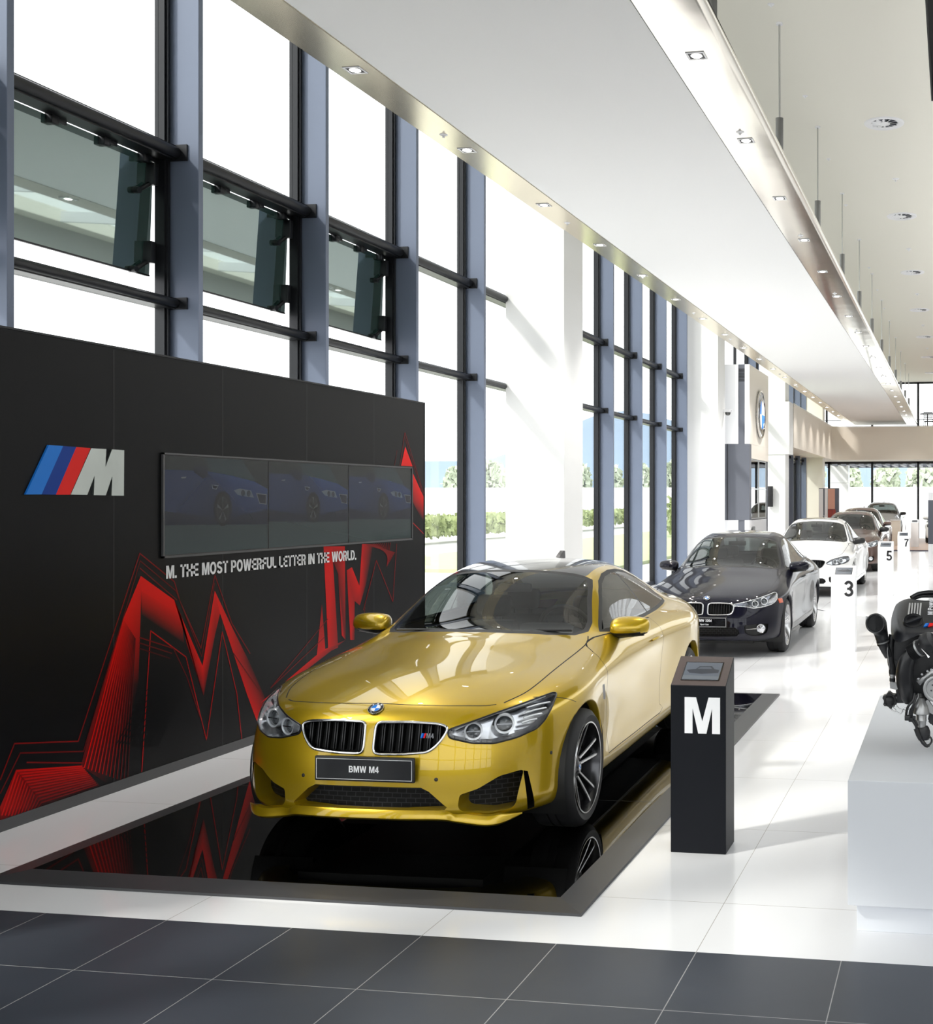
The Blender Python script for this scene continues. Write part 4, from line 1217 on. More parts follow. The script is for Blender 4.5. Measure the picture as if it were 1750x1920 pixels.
class Shell:
    """left half of a car skin; regions are cut out of it by exact local splits"""
    def __init__(self, bm):
        dele = [f for f in bm.faces if f.calc_center_median().y < 0]
        bmesh.ops.delete(bm, geom=dele, context='FACES')
        for v in bm.verts:
            if abs(v.co.y) < 1e-4: v.co.y = 0
        self.bm = bm
        self.ref = BVHTree.FromBMesh(bm)
        self.nxt = 1
    def basis(self, d):
        d = Vector(d).normalized(); u, w = frame_of(d); return d, u, w
    def cut(self, pts, d, filt, label=None):
        bm = self.bm; d, e1, e2 = self.basis(d)
        P3 = [Vector(p) for p in pts]
        P2 = [(p.dot(e1), p.dot(e2)) for p in P3]
        lo = (min(p[0] for p in P2), min(p[1] for p in P2)); hi = (max(p[0] for p in P2), max(p[1] for p in P2))
        def bb(f):
            a = [v.co.dot(e1) for v in f.verts]; b = [v.co.dot(e2) for v in f.verts]
            return min(a), max(a), min(b), max(b)
        cand = {}
        for f in bm.faces:
            if not filt(f.calc_center_median()): continue
            x = bb(f)
            if x[1] >= lo[0] and x[0] <= hi[0] and x[3] >= lo[1] and x[2] <= hi[1]: cand[f] = x
        n = len(P3)
        for i in range(n):
            a, b = P2[i], P2[(i + 1) % n]
            if abs(a[0] - b[0]) + abs(a[1] - b[1]) < 1e-6: continue
            sx0, sx1 = min(a[0], b[0]), max(a[0], b[0]); sy0, sy1 = min(a[1], b[1]), max(a[1], b[1])
            nn = Vector((-(b[1] - a[1]), b[0] - a[0])).normalized(); off = nn.x * a[0] + nn.y * a[1]
            sel = []
            for f, x in cand.items():
                if x[1] < sx0 - 1e-4 or x[0] > sx1 + 1e-4 or x[3] < sy0 - 1e-4 or x[2] > sy1 + 1e-4: continue
                ds = [nn.x * v.co.dot(e1) + nn.y * v.co.dot(e2) - off for v in f.verts]
                if min(ds) < -1e-6 and max(ds) > 1e-6: sel.append(f)
            if not sel: continue
            geom = set(sel)
            for f in sel: geom.update(f.edges); geom.update(f.verts)
            for f in sel: del cand[f]
            co = e1 * a[0] + e2 * a[1]; no = e1 * nn.x + e2 * nn.y
            r = bmesh.ops.bisect_plane(bm, geom=list(geom), dist=1e-7, plane_co=co, plane_no=no)
            for g in r['geom']:
                if isinstance(g, bmesh.types.BMFace) and g.is_valid: cand[g] = bb(g)
        if label is None: label = self.nxt; self.nxt += 1
        out = []
        for f in cand:
            c = f.calc_center_median()
            if inside2((c.dot(e1), c.dot(e2)), P2):
                f.material_index = label; out.append(f)
        return out
    def hit(self, p, d, back=3.0):
        """nearest skin point met when looking against d from outside"""
        d = Vector(d).normalized()
        loc, n, i, dist = self.ref.ray_cast(Vector(p) + d * back, -d)
        return (loc, n) if loc is not None else (Vector(p), d)
    def rim(self, pts, d, lift=0.0):
        out = []
        for p in pts:
            l, n = self.hit(p, d)
            if n.dot(Vector(d)) < 0: n = -n
            out.append(l + n * lift)
        return out
    def take(self, faces):
        """lift faces out of the skin into a new bmesh"""
        faces = [f for f in faces if f.is_valid]
        b = bmesh.new(); mp = {}
        for f in faces:
            vs = []
            for v in f.verts:
                if v not in mp: mp[v] = b.verts.new(v.co)
                vs.append(mp[v])
            try: b.faces.new(vs)
            except ValueError: pass
        self.bm.faces.ensure_lookup_table()
        bmesh.ops.delete(self.bm, geom=faces, context='FACES')
        return b

def mirrored(bm):
    """add the y-mirrored copy of everything in a half bmesh"""
    d = bmesh.ops.duplicate(bm, geom=bm.verts[:] + bm.edges[:] + bm.faces[:])
    for g in d['geom']:
        if isinstance(g, bmesh.types.BMVert): g.co.y = -g.co.y
    bmesh.ops.reverse_faces(bm, faces=[g for g in d['geom'] if isinstance(g, bmesh.types.BMFace)])
    bmesh.ops.remove_doubles(bm, verts=[v for v in bm.verts if abs(v.co.y) < 1e-5], dist=1e-5)
    return bm

def flip_copy(bm):
    b = bm.copy()
    for v in b.verts: v.co.y = -v.co.y
    bmesh.ops.reverse_faces(b, faces=b.faces[:])
    return b

def both(name, bm, m, parent, smooth=40, subs=None):
    """the part on the left and its mirror image on the right, as two parts"""
    b2 = flip_copy(bm)
    a = finish(name, bm, m, parent, smooth); b = finish(name, b2, m, parent, smooth)
    return a, b

def strip_along(pts, w, up):
    """thin polygon strip of width w following a path of 3D points, offset along up x tangent"""
    P_ = [Vector(p) for p in pts]; L = []; R_ = []
    for i, p in enumerate(P_):
        t = (P_[min(i + 1, len(P_) - 1)] - P_[max(i - 1, 0)]).normalized()
        s = Vector(up).cross(t).normalized() * w * 0.5
        L.append(p + s); R_.append(p - s)
    return L + R_[::-1]

def curve_pts(ctrl, n=6):
    """Catmull-Rom through control points"""
    P_ = [Vector(p) for p in ctrl]; out = []
    for i in range(len(P_) - 1):
        p0 = P_[max(i - 1, 0)]; p1 = P_[i]; p2 = P_[i + 1]; p3 = P_[min(i + 2, len(P_) - 1)]
        for k in range(n):
            t = k / n
            out.append(0.5 * ((2 * p1) + (p2 - p0) * t + (2 * p0 - 5 * p1 + 4 * p2 - p3) * t * t + (3 * p1 - p0 - 3 * p2 + p3) * t ** 3))
    out.append(P_[-1]); return out

def make_wheel(parent, x, side, W):
    """W: dict(R, width, rr, style); side=+1 left, -1 right; half track W['y']"""
    R, w, rr = W['R'], W['width'], W['rr']
    t = bpy.data.objects.new('wheel', None); COL.objects.link(t); t.parent = parent
    t.location = (x, side * W['y'], R)
    if side < 0: t.rotation_euler = (0, 0, PI)
    h = w / 2
    bm = bmesh.new()
    add_lathe(bm, [(rr - 0.004, -h + 0.03), (rr + 0.012, -h + 0.008), (rr + 0.04, -h - 0.002), (R - 0.03, -h + 0.004), (R - 0.008, -h + 0.022), (R, -h + 0.05), (R, -0.03), (R - 0.008, -0.028), (R - 0.008, -0.018), (R, -0.016), (R, 0.016), (R - 0.008, 0.018), (R - 0.008, 0.028), (R, 0.03), (R, h - 0.05), (R - 0.008, h - 0.022), (R - 0.03, h - 0.004), (rr + 0.04, h + 0.002), (rr + 0.012, h - 0.006), (rr - 0.004, h - 0.014)], 64, 'Y')
    recalc(bm); tyre = finish('tyre', bm, 'tyre_rubber', t, 40)
    style = W['style']
    face = 'rim_dark' if style == 'twin' else 'rim_silver'
    bm = bmesh.new()
    add_lathe(bm, [(rr + 0.008, h - 0.012), (rr + 0.006, h - 0.004), (rr - 0.004, h - 0.004), (rr - 0.012, h - 0.02), (rr - 0.02, h - 0.06), (rr - 0.035, -h + 0.03), (rr, -h + 0.01)], 64, 'Y', mi=0)
    add_lathe(bm, [(rr + 0.0075, h - 0.008), (rr + 0.004, h - 0.0015), (rr - 0.003, h - 0.0025)], 64, 'Y', mi=1)
    ns = W.get('n', 5); hub_y = h - 0.075; rim_y = h - 0.018
    def spoke(a, off0, off1, w0, w1, th=0.030):
        """tapered, slightly dished arm from hub to rim"""
        n = 7; prev = None
        ca, sa = math.cos(a), math.sin(a)
        for k in range(n + 1):
            u = k / n; r = 0.045 + (rr - 0.012 - 0.045) * u
            off = off0 + (off1 - off0) * u ** 1.2; ww = w0 + (w1 - w0) * u
            y = hub_y + 0.028 * math.sin(u * PI * 0.6) + (rim_y - hub_y - 0.026) * u ** 2
            ring = []
            for s, yy, sc in ((-1, -th, 1.1), (-1, -0.004, 1.0), (-0.55, 0.0, 1.0), (0.55, 0.0, 1.0), (1, -0.004, 1.0), (1, -th, 1.1)):
                q = off + s * ww * 0.5 * sc
                ring.append(bm.verts.new((r * ca - q * sa, y + yy, r * sa + q * ca)))
            if prev:
                for i in range(6):
                    f = bm.faces.new((prev[i], ring[i], ring[(i + 1) % 6], prev[(i + 1) % 6]))
                    f.material_index = 1 if (i == 2 and style == 'twin') else 0
            prev = ring
    for k in range(ns):
        a = 2 * PI * k / ns + 0.32
        if style == 'twin':
            spoke(a, -0.016, -0.050, 0.020, 0.022); spoke(a, 0.016, 0.050, 0.020, 0.022)
        elif style == 'double':
            spoke(a - 0.10, 0, 0, 0.022, 0.020); spoke(a + 0.10, 0, 0, 0.022, 0.020)
        else:
            spoke(a, 0, 0, 0.045, 0.055)
    recalc(bm)
    rim = finish('rim', bm, [face, 'rim_cut'], t, 35)
    bm = bmesh.new()
    add_lathe(bm, [(0.001, hub_y + 0.020), (0.028, hub_y + 0.020), (0.034, hub_y + 0.014), (0.060, hub_y + 0.006), (0.070, hub_y - 0.03)], 28, 'Y'); 
    for k in range(5):
        a = 2 * PI * k / 5
        add_tube(bm, [(0.056 * math.cos(a), hub_y - 0.01, 0.056 * math.sin(a)), (0.056 * math.cos(a), hub_y + 0.008, 0.056 * math.sin(a))], 0.008, 8)
    recalc(bm); hub = finish('hub', bm, face, t, 40)
    roundel('hub_badge', hub, 0.027, Matrix.Translation((0, hub_y + 0.0202, 0)) @ Matrix.Rotation(-PI / 2, 4, 'X') @ Matrix.Rotation(PI, 4, 'Y') @ Matrix.Rotation(PI, 4, 'Y'), 0.002)
    bm = bmesh.new(); add_lathe(bm, [(0.06, 0.03), (rr - 0.055, 0.03), (rr - 0.055, 0.0), (0.06, 0.0)], 40, 'Y', closed_prof=True); recalc(bm)
    finish('brake_disc', bm, 'brake_steel', t, 40)
    if W.get('caliper'):
        bm = bmesh.new()
        a0, a1 = -0.55, 0.55; n = 8; prev = None
        for k in range(n + 1):
            a = a0 + (a1 - a0) * k / n
            ring = [bm.verts.new((r * math.cos(a), y, r * math.sin(a))) for r, y in ((0.115, 0.02), (0.115, 0.062), (rr - 0.035, 0.062), (rr - 0.035, 0.02))]
            if prev:
                for i in range(4): bm.faces.new((prev[i], ring[i], ring[(i + 1) % 4], prev[(i + 1) % 4]))
            else: bm.faces.new(ring[::-1])
            prev = ring
        bm.faces.new(prev); recalc(bm)
        bmesh.ops.bevel(bm, geom=[e for e in bm.edges if e.calc_face_angle(0) > 0.8], offset=0.006, segments=2, affect='EDGES')
        finish('brake_caliper', bm, W['caliper'], t, 40)
    return t

def interior(parent, S, cm='interior_dark'):
    """dash, wheel, seats and headrests seen through the glass"""
    cx, ft = S['cowl'], S['seat_x']
    rz = S['roof_z']; b = S.get('belt_z', 0.97)
    bm = bmesh.new()
    add_box(bm, cx - 0.05, cx - 0.46, -0.66, 0.66, b - 0.35, b - 0.035, 0, 0.03)
    add_prism(bm, [(-0.08, b - 0.05), (-0.20, b + 0.045), (-0.34, b + 0.04), (-0.42, b - 0.06)], lambda u, v, t: (cx - 0.05 + u, 0.18 + t, v), 0.36)
    add_box(bm, cx - 0.30, cx - 0.36, -0.17, 0.10, b - 0.02, b + 0.06, 0, 0.008)
    recalc(bm); finish('dashboard', bm, 'interior_dark', parent, 40)
    bm = bmesh.new()
    m4 = Matrix.Translation((cx - 0.62, 0.36, b - 0.03)) @ Matrix.Rotation(math.radians(-66), 4, 'Y')
    add_tube(bm, [m4 @ Vector((0.18 * math.cos(a), 0.18 * math.sin(a), 0)) for a in [2 * PI * k / 32 for k in range(32)]], 0.016, 8, closed=True)
    for a in (0.2, PI - 0.2, -PI / 2): add_tube(bm, [m4 @ Vector((0.03 * math.cos(a), 0.03 * math.sin(a), -0.02)), m4 @ Vector((0.175 * math.cos(a), 0.175 * math.sin(a), 0))], [0.03, 0.014], 8)
    add_tube(bm, [m4 @ Vector((0, 0, -0.03)), m4 @ Vector((0, 0, 0.01))], 0.055, 16)
    finish('steering_wheel', bm, 'trim_black', parent, 50)
    k = 0
    for sx in S['rows_x']:
        for y in (0.37, -0.37):
            bm = bmesh.new()
            vs = add_box(bm, -0.06, 0.07, -0.25, 0.25, 0, 0.60, 0, 0.05)
            for v in bm.verts:
                if v.co.z > 0.4: v.co.y *= 0.84
            add_box(bm, -0.05, 0.05, -0.13, 0.13, 0.64, 0.80, 0, 0.035)
            add_tube(bm, [(0, -0.06, 0.55), (0, -0.06, 0.68)], 0.008, 6); add_tube(bm, [(0, 0.06, 0.55), (0, 0.06, 0.68)], 0.008, 6)
            add_box(bm, 0.0, 0.55, -0.26, 0.26, -0.05, 0.12, 0, 0.05)
            bm.transform(Matrix.Translation((sx, y, S['seat_z'])) @ Matrix.Rotation(math.radians(-14), 4, 'Y'))
            finish('seat', bm, cm, parent, 50)
    bm = bmesh.new()
    add_box(bm, S['xfloor'][0], S['xfloor'][1], -0.70, 0.70, 0.20, 0.36)
    add_box(bm, S['rows_x'][-1] - 0.7, S['rows_x'][-1] - 0.15, -0.62, 0.62, 0.36, b - 0.05)
    finish('cabin_floor', bm, 'interior_dark', parent)
    bm = bmesh.new(); add_box(bm, S['mir'][0] - 0.02, S['mir'][0] + 0.02, -0.12, 0.12, S['mir'][1] - 0.03, S['mir'][1] + 0.03, 0, 0.012)
    add_tube(bm, [(S['mir'][0], 0, S['mir'][1]), (S['mir'][0] + 0.02, 0, S['mir'][1] + 0.07)], 0.012, 6)
    finish('rear_view_mirror', bm, 'trim_black', parent, 40)

def side_mirror(parent, x, y, z, paint, cap=None, scale=1.0):
    """door mirror: painted shell on a dark foot"""
    out = []
    for s in (1, -1):
        bm = bmesh.new()
        # rounded wedge from a small subdivided cage
        pr = [(-0.055, 0.00, 0.055), (0.05, 0.02, 0.05), (0.095, 0.09, 0.02), (0.075, 0.15, 0.0)]
        secs = [(0.00, 0.070, -0.045, 0.050, 0.075), (0.06, 0.080, -0.065, 0.062, 0.085), (0.13, 0.075, -0.06, 0.066, 0.08), (0.19, 0.058, -0.05, 0.060, 0.062), (0.235, 0.028, -0.03, 0.045, 0.035)]
        prev = None
        for yy, fr, rr_, zt, zb in secs:
            ring = [bm.verts.new((x + dx * scale, y + yy * scale, z + dz * scale)) for dx, dz in ((rr_, -zb * 0.45), (rr_, zt), (fr * 0.2, zt * 1.12), (fr, zt * 0.5), (fr, -zb * 0.35), (fr * 0.4, -zb * 0.75))]
            if prev:
                for i in range(6): bm.faces.new((prev[i], ring[i], ring[(i + 1) % 6], prev[(i + 1) % 6]))
            else: bm.faces.new(ring[::-1])
            prev = ring
        bm.faces.new(prev); recalc(bm)
        bmesh.ops.subdivide_edges(bm, edges=bm.edges[:], cuts=0)
        b = subdivided(bm, 2)
        for f in b.faces:
            c = f.calc_center_median()
            f.material_index = 1 if c.z < z - 0.022 * scale else 0
            if f.normal.x < -0.8: f.material_index = 2
        if s < 0:
            for v in b.verts: v.co.y = -v.co.y
            bmesh.ops.reverse_faces(b, faces=b.faces[:])
        o = finish('side_mirror', b, [paint, 'trim_black', 'chrome'], parent, 60)
        bm = bmesh.new()
        pts = [(x - 0.005, y - 0.10, z - 0.055 * scale - 0.02), (x + 0.0, y - 0.02, z - 0.055 * scale), (x + 0.01, y + 0.08, z - 0.045 * scale), (x + 0.01, y + 0.2 * scale, z - 0.035 * scale)]
        add_tube(bm, [(a, s * b_, c) for a, b_, c in pts], [0.034, 0.026, 0.022, 0.012], 10, flat=0.7)
        finish('mirror_foot', bm, 'trim_black', o, 60)
        out.append(o)
    return out

def number_plate(parent, x, z, lines, tilt=0.0, w=0.52, h=0.11):
    p = bpy.data.objects.new('number_plate', None); COL.objects.link(p); p.parent = parent
    p.location = (x, 0, z); p.rotation_euler = (0, tilt, 0)
    bm = bmesh.new(); add_box(bm, -0.015, 0.004, -w / 2 - 0.008, w / 2 + 0.008, -h / 2 - 0.008, h / 2 + 0.008, 0, 0.006); finish('plate_holder', bm, 'satin_black', p, 40)
    bm = bmesh.new(); add_box(bm, 0.004, 0.006, -w / 2, w / 2, -h / 2, h / 2); finish('plate', bm, 'black_gloss', p)
    bm = bmesh.new(); t = 0.0022; e = 0.003
    for a, b, c, d in ((-w / 2 + e, w / 2 - e, h / 2 - e - t, h / 2 - e), (-w / 2 + e, w / 2 - e, -h / 2 + e, -h / 2 + e + t), (-w / 2 + e, -w / 2 + e + t, -h / 2 + e, h / 2 - e), (w / 2 - e - t, w / 2 - e, -h / 2 + e, h / 2 - e)):
        add_box(bm, 0.006, 0.0065, a, b, c, d)
    finish('border_line', bm, 'white_print', p)
    for txt, size, zz in lines:
        mtx = Matrix.Translation((0.0062, 0, zz)) @ Matrix.Rotation(PI / 2, 4, 'Z') @ Matrix.Rotation(PI / 2, 4, 'X')
        letters('plate_lettering', txt, size * .72, 'white_print', p, mtx, 0.0004)
    return p
def skin_finish(name, bm, m, parent, N):
    """link a piece of skin, shading it with the normals of the uncut body"""
    o = finish(name, bm, m, parent)
    me = o.data
    bvh, cos, nos, polys = N
    nr = []
    from mathutils.interpolate import poly_3d_calc
    s = 1.0
    for v in me.vertices:
        p = v.co; q = Vector((p.x, abs(p.y), p.z))
        loc, n, i, d = bvh.find_nearest(q)
        idx = polys[i]
        w = poly_3d_calc([cos[k] for k in idx], loc)
        nn = Vector((0, 0, 0))
        for k, ww in zip(idx, w): nn += nos[k] * ww
        if p.y < 0: nn.y = -nn.y
        elif p.y == 0: nn.y = 0
        nr.append(nn.normalized())
    for f in me.polygons: f.use_smooth = True
    me.normals_split_custom_set_from_vertices(nr)
    return o

def arc_poly(cx, cz, r, n=40, y=1.0):
    return [(cx + r * math.cos(2 * PI * k / n), y, cz + r * math.sin(2 * PI * k / n)) for k in range(n)]

def recess(name, rim, inward, parent, wall_m, back_m, scale=0.9, halves=True, mesh=None, both_sides=True):
    """wall from a rim going inwards, closed by a back plate"""
    bm = bmesh.new()
    c = sum((Vector(p) for p in rim), Vector((0, 0, 0))) / len(rim)
    inner = [c + (Vector(p) - c) * scale + Vector(inward) for p in rim]
    a = [bm.verts.new(p) for p in rim]; b = [bm.verts.new(p) for p in inner]; n = len(a)
    for i in range(n):
        f = bm.faces.new((a[i], a[(i + 1) % n], b[(i + 1) % n], b[i])); f.material_index = 0
    f = bm.faces.new(b); f.material_index = 1
    bmesh.ops.triangulate(bm, faces=[f])
    recalc(bm)
    if both_sides: return both(name, bm, [wall_m, back_m], parent, 50)
    return finish(name, bm, [wall_m, back_m], parent, 50)

def build_car(name, S, label, cat='car', group=None):
    root = empty(name, S['loc'], S.get('rz', -PI / 2), label, cat, group)
    base = subdivided(cage_mesh(S), S.get('level', 3))
    sh = Shell(base)
    b = sh.bm; b.normal_update(); b.verts.ensure_lookup_table()
    cos = [v.co.copy() for v in b.verts]; nos = [v.normal.copy() for v in b.verts]
    for i, v in enumerate(b.verts):
        if v.co.y == 0: nos[i].y = 0; nos[i].normalize()
    polys = [[v.index for v in f.verts] for f in b.faces]
    N = (BVHTree.FromPolygons(cos, polys), cos, nos, polys)
    paint = S['paint']
    side = lambda c: c.y > 0.5 and c.z < 1.6
    # ---- wheel openings
    for cx, r in ((0.0, S['arch_r'][0]), (-S['wb'], S['arch_r'][1])):
        pts = arc_poly(cx, S['arch_z'], r, 48)
        fs = sh.cut(pts, (0, 1, 0), lambda c: c.y > 0.45 and c.z < 0.9)
        sh.bm.faces.ensure_lookup_table()
        bmesh.ops.delete(sh.bm, geom=[f for f in fs if f.is_valid], context='FACES')
        # folded lip and black liner
        n = 40; a0, a1 = math.radians(-22), math.radians(202)
        rim = []
        for k in range(n + 1):
            a = a0 + (a1 - a0) * k / n
            p = Vector((cx + r * math.cos(a), 1.0, S['arch_z'] + r * math.sin(a)))
            l, nn = sh.hit(p, (0, 1, 0))
            if l.y < 0.5 or p.z < 0.19: continue
            rim.append(l)
        bm = bmesh.new(); prev = None
        for p in rim:
            d = Vector((p.x - cx, 0, p.z - S['arch_z'])).normalized()
            ring = [bm.verts.new(p + Vector((0, 0.001, 0)) + d * 0.002), bm.verts.new(p - d * 0.007 + Vector((0, -0.004, 0))), bm.verts.new(p - d * 0.008 + Vector((0, -0.05, 0)))]
            if prev:
                for i in range(2): bm.faces.new((prev[i], ring[i], ring[i + 1], prev[i + 1]))
            prev = ring
        recalc(bm); both('arch_lip', bm, paint, root, 60)
        bm = bmesh.new()
        prev = None
        for k in range(25):
            a = math.radians(-30) + math.radians(240) * k / 24
            ring = [bm.verts.new((cx + (r + 0.004) * math.cos(a), y, S['arch_z'] + (r + 0.004) * math.sin(a))) for y in (S['W']['y'] - 0.24, S['hw'] - 0.035)]
            if prev: bm.faces.new((prev[0], ring[0], ring[1], prev[1]))
            prev = ring
        add_lathe(bm, [(0.0005, S['W']['y'] - 0.24), (r + 0.004, S['W']['y'] - 0.24)], 24, 'Y', (cx, 0, S['arch_z']), a0=math.radians(-30), a1=math.radians(210))
        recalc(bm); both('wheel_liner', bm, 'satin_black', root, 50)
    # ---- generic regions
    objs = {}
    for reg in S['regions']:
        kind = reg['kind']
        d = reg.get('dir', (0, 1, 0))
        filt = reg.get('filt', side)
        pts = reg['pts']
        if reg.get('round'): pts = smooth_poly(pts, reg['round'], reg.get('n', 4))
        if kind == 'gap':
            pts = strip_along(curve_pts(pts, reg.get('n', 5)) if len(pts) > 2 else pts, reg.get('w', 0.006), d)
        fs = sh.cut(pts, d, filt)
        if reg.get('cut_only'): continue
        if kind == 'hole':
            sh.bm.faces.ensure_lookup_table()
            bmesh.ops.delete(sh.bm, geom=[f for f in fs if f.is_valid], context='FACES'); continue
        objs.setdefault(reg['name'], []).append((sh.take(fs), reg))
    for nm, lst in objs.items():
        for bm, reg in lst:
            if reg.get('push'):
                bm.normal_update()
                for v in bm.verts:
                    v.co -= v.normal * reg['push'] if reg['push'] > 0 else v.normal * reg['push']
            par = root
            m_ = reg['mat']
            if reg.get('pair'):
                b2 = flip_copy(bm)
                o1 = skin_finish(nm, bm, m_, par, N); o2 = skin_finish(nm, b2, m_, par, N)
                reg['objs'] = (o1, o2)
            else:
                mirrored(bm); o1 = skin_finish(nm, bm, m_, par, N); reg['objs'] = (o1,)
            if reg.get('label'):
                for o in reg['objs']: o['label'] = reg['label']
    bm = sh.bm
    for f in bm.faces: f.material_index = 0
    mirrored(bm)
    body = skin_finish('body', bm, paint, root, N)
    # dark core so that nothing shows through the openings
    bm = bmesh.new(); x0, x1 = S['core']
    add_box(bm, x1 + 0.0, -S['wb'] + S['arch_r'][1] + 0.02 if False else x0, -0.52, 0.52, 0.15, 0.56)
    add_box(bm, -S['wb'] + S['arch_r'][1] + 0.03, -S['arch_r'][0] - 0.03, -0.78, 0.78, 0.16, 0.40)
    finish('underbody', bm, 'satin_black', root)
    for x in (0.0, -S['wb']):
        for s in (1, -1): make_wheel(root, x, s, S['W'])
    return root, sh, N

def shrink(pts, d, k, ks=None):
    """move a closed 3D outline inwards by k, within the plane seen along d"""
    d = Vector(d).normalized(); P_ = [Vector(p) for p in pts]; n = len(P_)
    c = sum(P_, Vector((0, 0, 0))) / n; out = []
    ar = sum((P_[i].cross(P_[(i + 1) % n])).dot(d) for i in range(n))
    sg = 1 if ar > 0 else -1
    for i in range(n):
        t1 = (P_[i] - P_[i - 1]); t2 = (P_[(i + 1) % n] - P_[i])
        n1 = d.cross(t1).normalized() * sg; n2 = d.cross(t2).normalized() * sg
        m = (n1 + n2)
        if m.length < 1e-6: m = n1
        m.normalize(); q = max(0.45, m.dot(n1))
        kk = k if ks is None else ks[i]
        out.append(tuple(P_[i] + m * kk / q))
    return out
# ------------------------------------------------------------------ the gold coupe
st = [0.44, 0.22, 0.0, -0.25, -0.50, -0.75, -0.95, -1.15, -1.45, -1.75, -2.10, -2.45, -2.80, -3.10, -3.32, -3.58, -3.80]
G_side = [
 # shoulder / hood edge / belt
 [(0.44, .66, .785), (.22, .695, .832), (0, .705, .868), (-.25, .71, .898), (-.50, .715, .930), (-.75, .745, .955), (-.95, .795, .965), (-1.45, .805, .965), (-2.1, .805, .972), (-2.45, .795, .988), (-2.8, .77, 1.005), (-3.1, .735, 1.015), (-3.32, .70, 1.015), (-3.58, .65, 1.005), (-3.8, .56, .99)],
 # fender top / door shoulder
 [(0.44, .745, .745), (.22, .80, .805), (0, .825, .842), (-.25, .83, .865), (-.5, .83, .885), (-.75, .84, .90), (-1.15, .862, .905), (-1.75, .87, .905), (-2.1, .872, .912), (-2.45, .885, .925), (-2.8, .89, .935), (-3.1, .87, .94), (-3.4, .83, .94), (-3.8, .72, .93)],
 # character line
 [(.44, .80, .68), (.22, .89, .745), (0, .92, .775), (-.25, .905, .79), (-.5, .892, .80), (-.75, .892, .81), (-1.45, .90, .825), (-2.1, .905, .835), (-2.45, .925, .845), (-2.8, .942, .85), (-3.1, .93, .85), (-3.4, .885, .85), (-3.8, .77, .85)],
 [(.44, .83, .60), (.22, .915, .62), (0, .938, .63), (-.25, .915, .64), (-.5, .885, .65), (-.75, .878, .66), (-1.45, .878, .68), (-2.1, .892, .69), (-2.45, .93, .70), (-2.8, .95, .70), (-3.1, .935, .70), (-3.4, .89, .70), (-3.8, .78, .70)],
 [(.44, .845, .47), (.22, .918, .47), (0, .935, .47), (-.25, .908, .46), (-.5, .878, .45), (-.75, .868, .44), (-1.45, .870, .44), (-2.1, .885, .45), (-2.45, .925, .47), (-2.8, .945, .48), (-3.1, .93, .48), (-3.4, .89, .48), (-3.8, .78, .48)],
 [(.44, .85, .32), (.22, .915, .31), (0, .925, .30), (-.25, .912, .29), (-.5, .905, .285), (-.75, .90, .285), (-1.45, .90, .285), (-2.1, .905, .29), (-2.45, .92, .30), (-2.8, .93, .31), (-3.1, .92, .32), (-3.4, .87, .33), (-3.8, .76, .34)],
 [(.44, .84, .205), (.22, .89, .20), (0, .89, .19), (-.5, .885, .185), (-1.45, .885, .18), (-2.45, .89, .185), (-2.8, .89, .20), (-3.1, .87, .22), (-3.8, .72, .26)],
 [(.44, .72, .195), (.22, .74, .19), (-.5, .74, .175), (-2.8, .74, .18), (-3.8, .6, .25)],
]
G_top = {
 1: [(.30, .53, .850), (.335, .355, .862), (.35, .18, .868), (.355, 0, .870)],
 2: [(.03, .54, .893), (.045, .36, .907), (.055, .18, .914), (.06, 0, .918)],
 3: [(-.22, .55, .928), (-.20, .365, .944), (-.19, .18, .952), (-.185, 0, .958)],
 4: [(-.43, .58, .958), (-.385, .40, .978), (-.36, .20, .988), (-.355, 0, .993)],
 5: [(-.70, .685, .975), (-.60, .49, .998), (-.535, .25, 1.010), (-.515, 0, 1.014)],
 6: [(-.93, .765, .982), (-.90, .695, 1.012), (-.735, .37, 1.058), (-.70, 0, 1.070)],
 7: [(-1.15, .778, .985), (-1.14, .635, 1.150), (-1.02, .37, 1.208), (-.985, 0, 1.222)],
 8: [(-1.45, .778, .985), (-1.45, .572, 1.300), (-1.345, .355, 1.340), (-1.31, 0, 1.355)],
 9: [(-1.75, .778, .985), (-1.75, .548, 1.345), (-1.75, .34, 1.382), (-1.75, 0, 1.392)],
 10: [(-2.10, .778, .992), (-2.10, .545, 1.332), (-2.10, .335, 1.370), (-2.10, 0, 1.382)],
 11: [(-2.45, .770, 1.005), (-2.47, .545, 1.270), (-2.45, .33, 1.315), (-2.44, 0, 1.328)],
 12: [(-2.80, .745, 1.020), (-2.82, .575, 1.165), (-2.79, .34, 1.222), (-2.77, 0, 1.238)],
 13: [(-3.10, .70, 1.030), (-3.12, .61, 1.072), (-3.08, .36, 1.118), (-3.06, 0, 1.130)],
 14: [(-3.32, .64, 1.030), (-3.32, .50, 1.038), (-3.30, .30, 1.050), (-3.29, 0, 1.055)],
 15: [(-3.58, .58, 1.022), (-3.58, .45, 1.032), (-3.57, .28, 1.042), (-3.57, 0, 1.047)],
}
